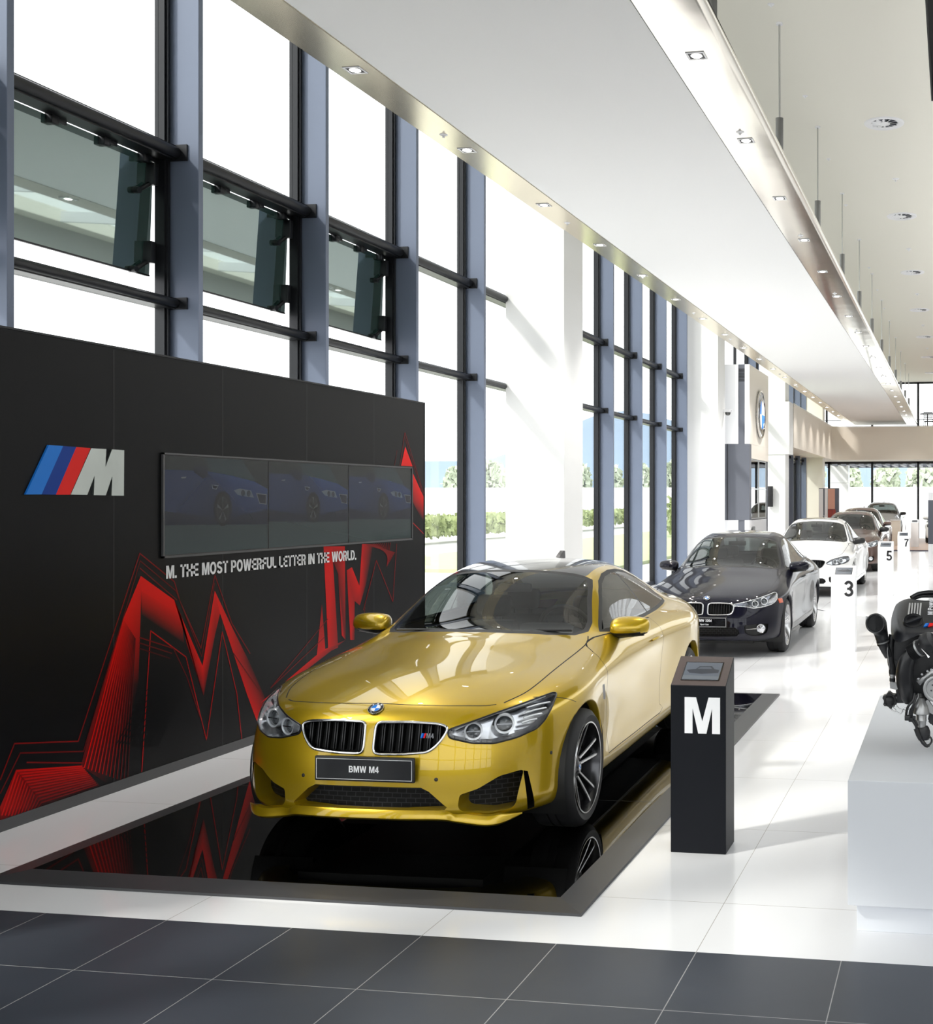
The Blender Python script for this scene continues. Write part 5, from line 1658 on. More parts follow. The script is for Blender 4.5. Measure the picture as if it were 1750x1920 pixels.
G_front = [
 [(.680, 0, .782), (.730, 0, .745), (.757, 0, .69), (.785, 0, .575), (.803, 0, .47), (.812, 0, .33), (.822, 0, .215), (.60, 0, .19)],
 [(.672, .18, .781), (.722, .185, .742), (.750, .19, .69), (.778, .195, .575), (.798, .195, .47), (.806, .20, .33), (.818, .20, .213), (.60, .2, .19)],
 [(.640, .35, .777), (.690, .365, .738), (.720, .375, .685), (.750, .385, .575), (.772, .39, .47), (.778, .39, .33), (.792, .40, .205), (.58, .38, .19)],
 [(.575, .52, .778), (.628, .56, .735), (.660, .585, .68), (.690, .60, .59), (.712, .61, .47), (.718, .61, .33), (.728, .60, .188), (.50, .55, .19)],
 [(.465, .645, .785), (.485, .735, .742), (.500, .785, .685), (.520, .815, .60), (.530, .83, .47), (.540, .83, .32), (.535, .80, .20), (.42, .66, .19)],
]
G_rear = [
 [(-3.80, 0, 1.05), (-3.86, 0, .98), (-3.88, 0, .86), (-3.87, 0, .70), (-3.90, 0, .50), (-3.90, 0, .36), (-3.85, 0, .27), (-3.6, 0, .25)],
 [(-3.80, .18, 1.05), (-3.86, .18, .98), (-3.88, .18, .86), (-3.87, .18, .70), (-3.90, .18, .50), (-3.90, .18, .36), (-3.85, .18, .27), (-3.6, .18, .25)],
 [(-3.79, .35, 1.04), (-3.84, .37, .97), (-3.86, .38, .86), (-3.86, .38, .70), (-3.88, .38, .50), (-3.88, .38, .36), (-3.83, .38, .27), (-3.6, .36, .25)],
 [(-3.77, .48, 1.02), (-3.79, .56, .95), (-3.80, .6, .86), (-3.81, .6, .70), (-3.83, .6, .50), (-3.83, .6, .36), (-3.78, .58, .27), (-3.6, .5, .25)],
 [(-3.74, .58, .995), (-3.68, .72, .93), (-3.65, .80, .85), (-3.66, .81, .70), (-3.68, .82, .48), (-3.68, .80, .34), (-3.64, .76, .26), (-3.5, .6, .25)],
]
front_f = lambda c: c.x > 0.3
wind_d = (0.42, 0, 0.91)
top_f = lambda c: c.z > 0.9
ws = [(-.53, -.1, 1.012), (-.53, 0, 1.012), (-.555, .25, 1.008), (-.62, .47, .998), (-.72, .62, .985), (-.84, .672, .992), (-.95, .665, 1.04), (-1.14, .605, 1.15), (-1.30, .562, 1.235), (-1.385, .535, 1.275), (-1.375, .48, 1.30), (-1.34, .35, 1.33), (-1.315, .18, 1.345), (-1.305, 0, 1.352), (-1.305, -.1, 1.352)]
ws_k = [.055, .055, .05, .045, .03, .03, .03, .03, .03, .04, .045, .045, .045, .045, .045]
ws_in = shrink(ws, wind_d, 0.03, ws_k)
ws_in = [(p[0], -.1, p[2]) if i in (0, len(ws) - 1) else p for i, p in enumerate(ws_in)]
dlo = [(-.905, .9, .992), (-1.10, .9, 1.098), (-1.30, .9, 1.198), (-1.44, .9, 1.252), (-1.60, .9, 1.288), (-1.78, .9, 1.303), (-2.0, .9, 1.300), (-2.2, .9, 1.275), (-2.4, .9, 1.225), (-2.56, .9, 1.160), (-2.68, .9, 1.095), (-2.745, .9, 1.052), (-2.735, .9, 1.035), (-2.60, .9, 1.022), (-2.3, .9, 1.005), (-1.9, .9, .992), (-1.4, .9, .985), (-1.0, .9, .983)]
dlo_in = shrink(dlo, (0, 1, 0), 0.018)
door = [(-.505, 1, .30), (-.495, 1, .50), (-.505, 1, .70), (-.53, 1, .86), (-.60, 1, .935), (-.72, 1, .962), (-.90, 1, .975), (-1.4, 1, .972), (-1.96, 1, .980), (-1.955, 1, .80), (-1.93, 1, .62), (-1.90, 1, .48), (-1.875, 1, .36), (-1.85, 1, .30)]
def fronty(pts): return [(1.0, y, z) for y, z in pts]
kid = fronty([(.028, .704), (.20, .706), (.345, .697), (.395, .682), (.392, .655), (.36, .60), (.315, .560), (.18, .549), (.045, .548), (.026, .565)])
intake_c = fronty([(-.05, .388), (.0, .388), (.285, .385), (.325, .365), (.415, .285), (.405, .272), (.2, .262), (0, .260), (-.05, .260)])
intake_s = fronty([(.475, .345), (.56, .372), (.655, .428), (.745, .446), (.752, .435), (.722, .275), (.70, .250), (.60, .240), (.485, .262), (.468, .285)])
hl_d = (.78, .62, 0)
def tz(pts): return [(-.62 * t, .78 * t, z) for t, z in pts]
hl = tz([(-.135, .628), (-.135, .668), (0.0, .708), (.12, .738), (.30, .768), (.475, .790), (.50, .785), (.44, .735), (.375, .675), (.32, .640), (.20, .610), (.08, .592), (-.03, .600)])
gaps = 0.005
def lift(p): return (p[0], p[1], p[2] + .036 * ramp_(p[2], 1.03, 1.28)) + tuple(p[3:])
def ramp_(v, a, b): return max(0.0, min(1.0, (v - a) / (b - a)))
G_top0 = G_top; ws0, dlo0 = ws, dlo
G_top = {k: [lift(p) for p in v] for k, v in G_top.items()}
for k in (1, 2, 3, 4):      # raised centre of the bonnet
    G_top[k][2] = (G_top[k][2][0], .20, G_top[k][2][2] + .009); G_top[k][3] = (G_top[k][3][0], 0, G_top[k][3][2] + .011)
ws = [lift(p) for p in ws]; dlo = [lift(p) for p in dlo]
ws_in = shrink(ws, wind_d, 0.03, ws_k); ws_in = [(p[0], -.1, p[2]) if i in (0, len(ws) - 1) else p for i, p in enumerate(ws_in)]
dlo_in = shrink(dlo, (0, 1, 0), 0.022)
slot_d = (.86, .5, 0)
slot = [(.615, .770, .440), (.60, .790, .432), (.575, .822, .26), (.575, .826, .228), (.60, .795, .222)]
S = dict(
  loc=(-2.985, 6.345, 0.03), rz=-PI / 2 + 0.020, stations=st, side=G_side, top=G_top, front=G_front, rear=G_rear,
  creases=[(6, 12, 1, .75), (6, 8, 2, .25)], row_creases=[(2, .35), (5, .4)], level=3,
  paint='paint_gold', wb=2.812, hw=0.94, arch_r=(.372, .378), arch_z=.335, core=(-3.6, .55),
  W=dict(R=.33, width=.265, rr=.250, y=.795, style='twin', n=5, caliper='caliper_blue'),
  regions=[
    dict(kind='hole', pts=kid, dir=(1, 0, 0), filt=front_f, round=.03),
    dict(kind='hole', pts=intake_c, dir=(1, 0, 0), filt=front_f),
    dict(kind='hole', pts=intake_s, dir=(1, 0, 0), filt=front_f, round=.015),
    dict(kind='hole', pts=slot, dir=slot_d, filt=front_f),
    dict(kind='part', name='headlight_cover', mat='lamp_cover', pts=hl, dir=hl_d, filt=lambda c: c.x > 0 and c.z > .5, round=.02, pair=True),
    dict(kind='part', name='windscreen', mat='car_glass', pts=ws_in, dir=wind_d, filt=top_f, round=.03),
    dict(kind='part', name='windscreen_border', mat='satin_black', pts=ws, dir=wind_d, filt=top_f),
    dict(kind='part', name='roof', mat='roof_black', pts=[(-1.25, -.1, 1), (-1.25, .3, 1), (-1.33, .47, 1), (-1.42, .492, 1), (-1.75, .487, 1), (-2.1, .482, 1), (-2.45, .475, 1), (-2.47, .3, 1), (-2.46, -.1, 1)], dir=(0, 0, 1), filt=lambda c: c.z > 1.2, label='black roof panel'),
    dict(kind='part', name='rear_window', mat='car_glass_dark', pts=[(-2.50, -.1, 1), (-2.50, .3, 1), (-2.53, .46, 1), (-2.8, .50, 1), (-3.05, .54, 1), (-3.14, .50, 1), (-3.18, .3, 1), (-3.19, -.1, 1)], dir=(0, 0, 1), filt=lambda c: c.z > 1.0),
    dict(kind='part', name='front_side_window', mat='car_glass', pts=[(x, .9, z) for x, z in []] or dlo_in, dir=(0, 1, 0), cut_only=True),
  ])
fw = [p for p in dlo_in if p[0] > -1.93]
# front pane / rear pane either side of the pillar
def clip_x(poly, x, keep_gt):
    out = []; n = len(poly)
    for i in range(n):
        a, b = poly[i], poly[(i + 1) % n]
        ia = (a[0] > x(a[2])) == keep_gt; ib = (b[0] > x(b[2])) == keep_gt
        if ia: out.append(a)
        if ia != ib:
            t0, t1 = 0.0, 1.0
            for _ in range(30):
                t = (t0 + t1) / 2; m_ = [a[k] + (b[k] - a[k]) * t for k in range(3)]
                if ((m_[0] > x(m_[2])) == keep_gt) == ia: t0 = t
                else: t1 = t
            out.append(tuple(m_))
    return out
pil = lambda z, o=0.0: -2.035 + (z - .98) * 0.42 + o
S['regions'].pop()
S['regions'] += [
    dict(kind='part', name='front_side_window', mat='car_glass', pts=clip_x(dlo_in, lambda z: pil(z, .012), True), dir=(0, 1, 0), pair=True),
    dict(kind='part', name='rear_side_window', mat='car_glass', pts=clip_x(dlo_in, lambda z: pil(z, -.012), False), dir=(0, 1, 0), pair=True),
    dict(kind='part', name='window_surround', mat='satin_black', pts=dlo, dir=(0, 1, 0), pair=True),
    # panel gaps
    dict(kind='gap', name='panel_gaps', mat='gap_black', pts=[(.655, -.02, 1), (.655, .10, 1), (.65, .20, 1), (.622, .36, 1), (.572, .52, 1), (.53, .585, 1)], dir=(0, 0, 1), filt=lambda c: c.x > .2 and c.z > .7, w=.006),
    dict(kind='gap', name='panel_gaps', mat='gap_black', pts=[(.50, .615, 1), (.36, .672, 1), (.2, .698, 1), (0, .708, 1), (-.25, .713, 1), (-.5, .718, 1), (-.66, .716, 1), (-.77, .69, 1)], dir=(0, 0, 1), filt=lambda c: c.z > .7 and c.y > .4, w=.007),
    dict(kind='part', name='bonnet', mat='paint_gold', pts=[(.652, -.1, 1), (.652, .10, 1), (.647, .20, 1), (.619, .36, 1), (.569, .52, 1), (.52, .59, 1), (.50, .605, 1), (.36, .669, 1), (.2, .695, 1), (0, .705, 1), (-.25, .710, 1), (-.5, .715, 1), (-.66, .712, 1), (-.74, .69, 1), (-.70, .60, 1), (-.60, .45, 1), (-.54, .25, 1), (-.52, 0, 1), (-.52, -.1, 1)], dir=(0, 0, 1), filt=lambda c: c.z > .7),
    dict(kind='gap', name='panel_gaps', mat='gap_black', pts=door + [door[0]], dir=(0, 1, 0), w=.005, n=2),
    dict(kind='part', name='door', mat='paint_gold', pts=shrink(door, (0, 1, 0), .0026), dir=(0, 1, 0), pair=True),
    dict(kind='gap', name='panel_gaps', mat='gap_black', pts=[(.36, .9, .782), (.30, .9, .775), (.22, .9, .755), (.15, .9, .725)], dir=(0, 1, 0), filt=lambda c: c.x > 0 and c.y > .6, w=.004),
    dict(kind='part', name='tail_lamp', mat='tail_red', pts=[(-3.45, 1, .93), (-3.8, 1, .945), (-3.8, 1, .84), (-3.52, 1, .85)], dir=(0, 1, 0), pair=True),
    dict(kind='part', name='side_gill', mat='trim_black', pts=[(-.37, 1, .735), (-.43, 1, .735), (-.47, 1, .66), (-.46, 1, .635), (-.40, 1, .645)], dir=(0, 1, 0), pair=True, round=.01),
]
G, sh, N = build_car('car', S, 'gold two-door coupe with black roof on the black mirror platform')

# kidney grilles
rim = sh.rim(smooth_poly(kid, .03), (1, 0, 0), .002)
bm = bmesh.new(); add_tube(bm, rim, .0075, 8, closed=True)
a, b = both('grille_frame', bm, 'chrome', G, 60)
recess('grille_opening', sh.rim(smooth_poly(kid, .03), (1, 0, 0)), (-.055, 0, 0), G, 'grille_black', 'gap_black', 1.0)
for s in (1, -1):
    for k in range(7):
        y = .060 + k * .048
        zt = .70 if y < .34 else .69; zb = .556 if y < .31 else .556 + (y - .31) * .6
        for dy in (-.006, .006):
            bm = bmesh.new()
            xb = .70 if k < 3 else .69 - (k - 3) * .005
            add_box(bm, xb - .03, xb + .03, s * (y + dy) - .0035, s * (y + dy) + .0035, zb, zt - .004, 0, .002)
            for v in bm.verts: v.co.x += (.70 - v.co.z) * .20
            finish('grille_slat', bm, 'grille_black', G, 40)
# badge on the grille and roundel on the nose
letters('grille_badge', 'M4', .025, 'chrome', G, Matrix.Translation((.742, .315, .628)) @ Matrix.Rotation(PI / 2, 4, 'Z') @ Matrix.Rotation(PI / 2, 4, 'X'), .003)
bm = bmesh.new()
for i, (mm) in enumerate((0, 1, 2)):
    add_prism(bm, [(.262 + i * .008, .628), (.270 + i * .008, .628), (.278 + i * .008, .652), (.270 + i * .008, .652)], lambda u, v, t: (.742 + t, u, v), .003, mi=i)
recalc(bm); finish('badge_stripes', bm, ['logo_light_blue', 'logo_dark_blue', 'logo_red'], G)
l, n = sh.hit((.7, 0, .762), (.7, 0, .7))
roundel('nose_roundel', G, .041, Matrix.Translation(l + n * .001) @ n.to_track_quat('Z', 'Y').to_matrix().to_4x4(), .006)
number_plate(G, .825, .478, [('BMW M4', .046, -.016)])
# lower intakes
r_ = sh.rim([p for p in intake_c if p[1] >= 0], (1, 0, 0))
full = r_ + [Vector((p.x, -p.y, p.z)) for p in r_[::-1] if p.y > 1e-4]
recess('centre_intake', full, (-.07, 0, 0), G, 'paint_gold', 'intake_mesh', .93, both_sides=False)
recess('side_intake', sh.rim(smooth_poly(intake_s, .015), (1, 0, 0)), (-.12, -.01, 0), G, 'paint_gold', 'intake_mesh', .90)
recess('air_curtain', sh.rim(slot, slot_d), (-.10, -.04, 0), G, 'gap_black', 'gap_black', .9)
# front lip under the bumper
bm = bmesh.new()
pts = curve_pts([(.812, 0, .222), (.808, .2, .222), (.775, .385, .218), (.742, .46, .200), (.722, .60, .183), (.675, .69, .190), (.61, .755, .205)], 5)
pts = [Vector((p.x, -p.y, p.z)) for p in pts[:0:-1]] + pts
prev = None
for p in pts:
    d = Vector((.75, p.y * .55, 0)).normalized()
    kq = max(.12, min(1.0, (.765 - abs(p.y)) / .10))
    ring = [bm.verts.new(p + d * a * kq + Vector((0, 0, .02 + (h - .02) * kq))) for a, h in ((-.02, .055), (.006, .052), (.020, .030), (.022, .012), (.008, .0), (-.06, -.004))]
    if prev:
        for i in range(5): bm.faces.new((prev[i], ring[i], ring[i + 1], prev[i + 1]))
    prev = ring
recalc(bm); finish('front_lip', bm, 'paint_gold', G, 50)
# headlights: dark bowl, two ringed projectors, bright outer reflector steps
hlr = sh.rim(smooth_poly(hl, .02), hl_d)
for o in recess('headlight_bowl', hlr, tuple(-Vector(hl_d) * .075), G, 'lamp_bowl', 'lamp_bowl', .93): pass
bm = bmesh.new(); add_tube(bm, [p + Vector(hl_d) * .001 for p in hlr], .0045, 6, closed=True); both('headlight_seal', bm, 'trim_black', G, 60)
def at_hl(t, z, depth):
    p = Vector((-.62 * t, .78 * t, z)); l, n = sh.hit(p, hl_d); return l - Vector(hl_d) * depth
aim = Vector((.93, .36, 0)).normalized()
for t, z, r in ((-.005, .652, .047), (.155, .677, .052)):
    c = at_hl(t, z, .045)
    mt = Matrix.Translation(c) @ aim.to_track_quat('Z', 'Y').to_matrix().to_4x4()
    bm = bmesh.new(); add_lathe(bm, [(r * .80, .0), (r * .80, .018), (r * .98, .022), (r, .012), (r, -.02)], 28); bm.transform(mt); recalc(bm); both('headlight_ring', bm, 'lamp_ring', G, 50)
    bm = bmesh.new(); add_lathe(bm, [(.001, .020), (r * .35, .016), (r * .6, .006), (r * .76, -.006), (r * .8, .0)], 24); bm.transform(mt); recalc(bm); both('headlight_lens', bm, 'lamp_lens', G, 60)
    bm = bmesh.new(); add_box(bm, -r * .72, r * .72, -r * .06, r * .06, .004, .024); bm.transform(mt); both('headlight_bar', bm, 'lamp_bowl', G)
for k in range(4):
    t0 = .27 + k * .0; z0 = .672 + k * .022
    pa = at_hl(.245 + k * .015, z0, .03); pb = at_hl(.33 + k * .035, z0 + .012, .012)
    bm = bmesh.new(); add_tube(bm, [pa, (pa + pb) / 2 + Vector((0, 0, .003)), pb], .0085, 6, flat=.6); both('reflector_step', bm, 'lamp_ring', G, 50)
pa = [at_hl(t, z, .02) for t, z in ((-.10, .665), (0, .705), (.12, .733), (.28, .757), (.42, .778))]
bm = bmesh.new(); add_tube(bm, pa, .011, 8, flat=.7); both('headlight_brow', bm, 'lamp_ring', G, 50)
# mirrors, handles, wipers, washer cap, parking sensors
side_mirror(G, -1.04, .76, 1.005, 'paint_gold', scale=1.15)
for s in (1, -1):
    bm = bmesh.new()
    add_tube(bm, [(-1.63, .898 * s, .852), (-1.66, .918 * s, .862), (-1.80, .922 * s, .866), (-1.845, .902 * s, .862)], [.009, .012, .012, .008], 10, flat=.8)
    h = finish('door_handle', bm, 'paint_gold', G, 60)
bm = bmesh.new()
for a, b_ in (((-.60, .05, 1.025), (-.72, .60, 1.02)), ((-.62, -.52, 1.02), (-.60, .02, 1.03))):
    add_tube(bm, [a, b_], .008, 6)
finish('wiper', bm, 'satin_black', G, 50)
bm = bmesh.new()
for y, z in ((.36, .425), (-.36, .425), (.70, .50), (-.70, .50)):
    l, n = sh.hit((0, abs(y), z), (1, .35 * (abs(y) > .5), 0))
    if y < 0: l = Vector((l.x, -l.y, l.z)); n = Vector((n.x, -n.y, n.z))
    m4 = Matrix.Translation(l) @ n.to_track_quat('Z', 'Y').to_matrix().to_4x4()
    x = bmesh.new(); add_lathe(x, [(.001, .0012), (.009, .0012), (.0098, .0005), (.0105, -.001)], 14); x.transform(m4)
    me = bpy.data.meshes.new('t'); x.to_mesh(me); bm.from_mesh(me); x.free(); bpy.data.meshes.remove(me)
recalc(bm); finish('parking_sensor', bm, 'trim_black', G, 50)
# shark-fin aerial
bm = bmesh.new(); add_prism(bm, [(-2.22, 1.385), (-2.28, 1.42), (-2.36, 1.45), (-2.39, 1.445), (-2.40, 1.365)], lambda u, v, t: (u, -.015 + t, v), .03); recalc(bm); finish('aerial', bm, 'trim_black', G, 50)
interior(G, dict(cowl=-.72, seat_x=-1.9, roof_z=1.38, belt_z=.985, rows_x=(-1.72, -2.35), seat_z=.36, xfloor=(-3.0, -.6), mir=(-1.33, 1.24)))
# ------------------------------------------------------------------ the saloons behind
def ramp(v, a, b): return max(0.0, min(1.0, (v - a) / (b - a)))
def mapper(wb, wy, dz1, dh, zs=1.0, back=0.12, nose=0.0, drop=0.0):
    k = wb / 2.812
    def f(p):
        x, y, z = p[0], p[1], p[2]
        x2 = x * (k if x < 0 else 1.0)
        x2 -= back * ramp(z, .97, 1.38) * ramp(-x, 1.9, 2.5)
        x2 += 0.05 * ramp(z, 1.0, 1.38) * ramp(-x, 1.0, 1.3) * (1 - ramp(-x, 1.6, 2.0))
        x2 += nose * ramp(x, 0, .6)
        y2 = y * wy * (1 + 0.03 * ramp(z, 1.0, 1.3))
        z2 = (z + dz1 * ramp(z, .45, .85) + dh * ramp(z, .97, 1.38)) * zs
        z2 -= drop * ramp(x, -.5, .5) * ramp(z, .42, .60)
        return (x2, y2, z2) + tuple(p[3:])
    return f

def saloon(name, loc, paint, label, f, wb, zs=1.0, level=2, style='plain', rim='double', kid_m='chrome', plate=None, interior_m='interior_dark', R=.33, fog=True, group=None, rz=-PI / 2, roof_glass=True, cap=None, wy=1.0, dash=True):
    mp = lambda pts: [f(p) for p in pts]
    G_top, ws, dlo = G_top0, ws0, dlo0
    stn = [f((x, 0, .5))[0] for x in st]
    side = [mp(r) for r in G_side]
    top = {k: mp(v) for k, v in G_top.items()}
    fr = [mp(c) for c in G_front]; re = [mp(c) for c in G_rear]
    kd = fronty([(.030, .705), (.18, .708), (.31, .700), (.345, .68), (.335, .60), (.30, .560), (.16, .550), (.045, .552), (.030, .57)])
    if style == 'sport': kd = kid
    hl_ = tz([(-.215, .660), (-.215, .672), (-.05, .700), (.12, .730), (.30, .757), (.44, .778), (.46, .765), (.40, .70), (.34, .668), (.28, .648), (.16, .628), (.03, .618), (-.06, .640)])
    if style == 'sport': hl_ = tz([(-.12, .632), (-.10, .665), (0.0, .712), (.14, .742), (.30, .762), (.42, .765), (.44, .75), (.42, .70), (.36, .665), (.26, .640), (.12, .618), (.0, .612)])
    ic = fronty([(-.05, .375), (.0, .375), (.36, .370), (.41, .34), (.42, .30), (.38, .265), (0, .262), (-.05, .262)])
    isd = fronty([(.47, .395), (.60, .405), (.72, .410), (.745, .39), (.73, .30), (.68, .270), (.56, .265), (.48, .30)]) if fog else None
    dlo2 = mp(dlo); din = shrink(dlo2, (0, 1, 0), 0.018)
    pl = lambda z, o=0.0: f((-1.80, .8, 1.0))[0] + (z / zs - 1.0) * 0.30 + o
    drf = [(-.505, 1, .30), (-.495, 1, .50), (-.505, 1, .70), (-.53, 1, .86), (-.60, 1, .935), (-.72, 1, .962), (-.90, 1, .972), (-1.4, 1, .972), (-1.74, 1, .975), (-1.70, 1, .70), (-1.66, 1, .40), (-1.65, 1, .30)]
    drr = [(-1.66, 1, .30), (-1.67, 1, .40), (-1.71, 1, .70), (-1.75, 1, .975), (-2.2, 1, .985), (-2.66, 1, 1.0), (-2.60, 1, .90), (-2.50, 1, .78), (-2.42, 1, .60), (-2.34, 1, .42), (-2.30, 1, .30)]
    drf = mp(drf); drr = mp(drr)
    wsm = mp(ws); wsi = shrink(wsm, wind_d, 0.03, ws_k); wsi = [(p[0], -.1, p[2]) if i in (0, len(ws) - 1) else p for i, p in enumerate(wsi)]
    regs = [
        dict(kind='hole', pts=mp(kd), dir=(1, 0, 0), filt=front_f, round=.04),
        dict(kind='hole', pts=mp(ic), dir=(1, 0, 0), filt=front_f),
        dict(kind='part', name='headlight_cover', mat='lamp_cover', pts=mp(hl_), dir=hl_d, filt=lambda c: c.x > 0 and c.z > .5 * zs, round=.02, pair=True),
        dict(kind='part', name='windscreen', mat='car_glass', pts=wsi, dir=wind_d, filt=lambda c: c.z > .9 * zs, round=.03),
        dict(kind='part', name='windscreen_border', mat='satin_black', pts=wsm, dir=wind_d, filt=lambda c: c.z > .9 * zs),
        dict(kind='part', name='rear_window', mat='car_glass', pts=mp([(-2.50, -.1, 1.3), (-2.50, .3, 1.3), (-2.53, .46, 1.27), (-2.8, .50, 1.2), (-3.05, .54, 1.08), (-3.14, .50, 1.06), (-3.18, .3, 1.06), (-3.19, -.1, 1.06)]), dir=(0, 0, 1), filt=lambda c: c.z > 1.0 * zs),
        dict(kind='part', name='front_side_window', mat='car_glass', pts=clip_x(din, lambda z: pl(z, .012), True), dir=(0, 1, 0), pair=True),
        dict(kind='part', name='rear_side_window', mat='car_glass', pts=clip_x(din, lambda z: pl(z, -.012), False), dir=(0, 1, 0), pair=True),
        dict(kind='part', name='window_surround', mat='satin_black', pts=dlo2, dir=(0, 1, 0), pair=True),
        dict(kind='gap', name='panel_gaps', mat='gap_black', pts=mp([(.655, -.02, .78), (.655, .10, .78), (.65, .20, .78), (.622, .36, .78), (.572, .52, .78), (.50, .615, .78), (.36, .672, .8), (.2, .698, .83), (0, .708, .86), (-.25, .713, .9), (-.5, .718, .93), (-.66, .716, .95), (-.77, .69, .97)]), dir=(0, 0, 1), filt=lambda c: c.z > .7 * zs, w=.006, n=3),
        dict(kind='part', name='bonnet', mat=paint, pts=mp([(.652, -.1, .78), (.652, .10, .78), (.647, .20, .78), (.619, .36, .78), (.569, .52, .78), (.50, .605, .78), (.36, .669, .8), (.2, .695, .8), (0, .705, .86), (-.25, .710, .9), (-.5, .715, .93), (-.66, .712, .95), (-.74, .69, .97), (-.70, .60, .98), (-.60, .45, 1.0), (-.54, .25, 1.0), (-.52, 0, 1.0), (-.52, -.1, 1.0)]), dir=(0, 0, 1), filt=lambda c: c.z > .7 * zs),
        dict(kind='gap', name='panel_gaps', mat='gap_black', pts=drf + [drf[0]], dir=(0, 1, 0), w=.006, n=2),
        dict(kind='gap', name='panel_gaps', mat='gap_black', pts=drr + [drr[0]], dir=(0, 1, 0), w=.006, n=2),
        dict(kind='part', name='front_door', mat=paint, pts=shrink(drf, (0, 1, 0), .003), dir=(0, 1, 0), pair=True),
        dict(kind='part', name='rear_door', mat=paint, pts=shrink(drr, (0, 1, 0), .003), dir=(0, 1, 0), pair=True),
    ]
    if roof_glass: regs.append(dict(kind='part', name='sunroof', mat='black_gloss', pts=mp([(-1.48, -.1, 1.37), (-1.48, .3, 1.37), (-1.54, .40, 1.37), (-2.0, .40, 1.37), (-2.06, .3, 1.37), (-2.06, -.1, 1.37)]), dir=(0, 0, 1), filt=lambda c: c.z > 1.2 * zs))
    if isd: regs.insert(2, dict(kind='hole', pts=mp(isd), dir=(1, 0, 0), filt=front_f, round=.03))
    q = dict(loc=loc, rz=rz, stations=stn, side=side, top=top, front=fr, rear=re, creases=[(6, 12, 1, .75), (6, 8, 2, .25)], row_creases=[(2, .35)], level=level,
             paint=paint, wb=wb, hw=.92 * wy, arch_r=(R + .035, R + .038), arch_z=R + .008, core=(-3.5, .5), W=dict(R=R, width=.235, rr=R - .085, y=.775 * wy, style=rim, n=5 if rim == 'double' else 7), regions=regs)
    C, sh, N = build_car(name, q, label, 'car', group)
    kr = sh.rim(smooth_poly(mp(kd), .04), (1, 0, 0), .002)
    bm = bmesh.new(); add_tube(bm, kr, .009 if kid_m == 'chrome' else .006, 8, closed=True); both('grille_frame', bm, kid_m, C, 60)
    recess('grille_opening', sh.rim(smooth_poly(mp(kd), .04), (1, 0, 0)), (-.055, 0, 0), C, 'grille_black', 'gap_black', 1.0)
    a_ = f((.70, 0, .70)); b_ = f((.70, .3, .555))
    for s in (1, -1):
        for k in range(9):
            y = (.055 + k * .033) * wy
            bm = bmesh.new(); add_box(bm, .655, .715, s * y - .004, s * y + .004, b_[2] + .004, a_[2] - .004, 0, .002)
            for v in bm.verts: v.co.x += (a_[2] - v.co.z) * .20 + a_[0] - .70
            finish('grille_slat', bm, 'trim_black', C, 40)
    l, n = sh.hit(f((.7, 0, .762)), (.7, 0, .7))
    roundel('nose_roundel', C, .041, Matrix.Translation(l + n * .001) @ n.to_track_quat('Z', 'Y').to_matrix().to_4x4(), .006)
    if plate: number_plate(C, f((.82, 0, .47))[0], .432, plate)
    r_ = sh.rim([p for p in mp(ic) if p[1] >= 0], (1, 0, 0))
    full = r_ + [Vector((p.x, -p.y, p.z)) for p in r_[::-1] if p.y > 1e-4]
    recess('centre_intake', full, (-.06, 0, 0), C, 'satin_black', 'intake_mesh', .97, both_sides=False)
    if isd:
        recess('side_intake', sh.rim(smooth_poly(mp(isd), .03), (1, 0, 0)), (-.05, 0, 0), C, 'satin_black', 'satin_black', .97)
        if style == 'plain':
            p = sh.hit(f((.7, .67, .35)), (1, .2, 0))[0]
            bm = bmesh.new(); add_lathe(bm, [(.001, .012), (.03, .008), (.042, -.002), (.050, .0), (.053, .006), (.056, -.03)], 22, 'X', (p.x - .015, p.y, p.z)); recalc(bm); both('fog_lamp', bm, 'lamp_bowl', C, 60)
            pa = sh.hit(f((.7, .49, .345)), (1, 0, 0))[0]; pb = sh.hit(f((.7, .61, .352)), (1, .1, 0))[0]
            bm = bmesh.new(); add_tube(bm, [pa + Vector((-.01, 0, 0)), pb + Vector((-.01, 0, 0))], [.007, .011], 8, flat=.7); both('chrome_bar', bm, 'chrome', C, 60)
    hr = sh.rim(smooth_poly(mp(hl_), .02), hl_d)
    recess('headlight_bowl', hr, tuple(-Vector(hl_d) * .06), C, 'lamp_bowl', 'lamp_bowl', .93)
    bm = bmesh.new(); add_tube(bm, [p + Vector(hl_d) * .001 for p in hr], .0045, 6, closed=True); both('headlight_seal', bm, 'chrome' if style == 'plain' else 'trim_black', C, 60)
    for t, z, r in ((.07, .668, .040), (.205, .690, .044)):
        p = Vector(f((-.62 * t, .78 * t, z))); l, n = sh.hit(p, hl_d); c = l - Vector(hl_d) * .035
        mt = Matrix.Translation(c) @ aim.to_track_quat('Z', 'Y').to_matrix().to_4x4()
        bm = bmesh.new(); add_lathe(bm, [(r * .80, .0), (r * .80, .018), (r * .98, .022), (r, .012), (r, -.02)], 22); bm.transform(mt); recalc(bm); both('headlight_ring', bm, 'lamp_ring', C, 50)
        bm = bmesh.new(); add_lathe(bm, [(.001, .020), (r * .35, .016), (r * .6, .006), (r * .8, .0)], 18); bm.transform(mt); recalc(bm); both('headlight_lens', bm, 'lamp_lens', C, 60)
    m0 = f((-1.0, .765, 1.0))
    side_mirror(C, m0[0], m0[1], m0[2], cap or paint, scale=1.15)
    hd = [((-1.44, .893, .852), (-1.47, .915, .862), (-1.60, .918, .866), (-1.64, .897, .862)), ((-2.30, .902, .862), (-2.33, .925, .872), (-2.46, .93, .876), (-2.50, .912, .872))]
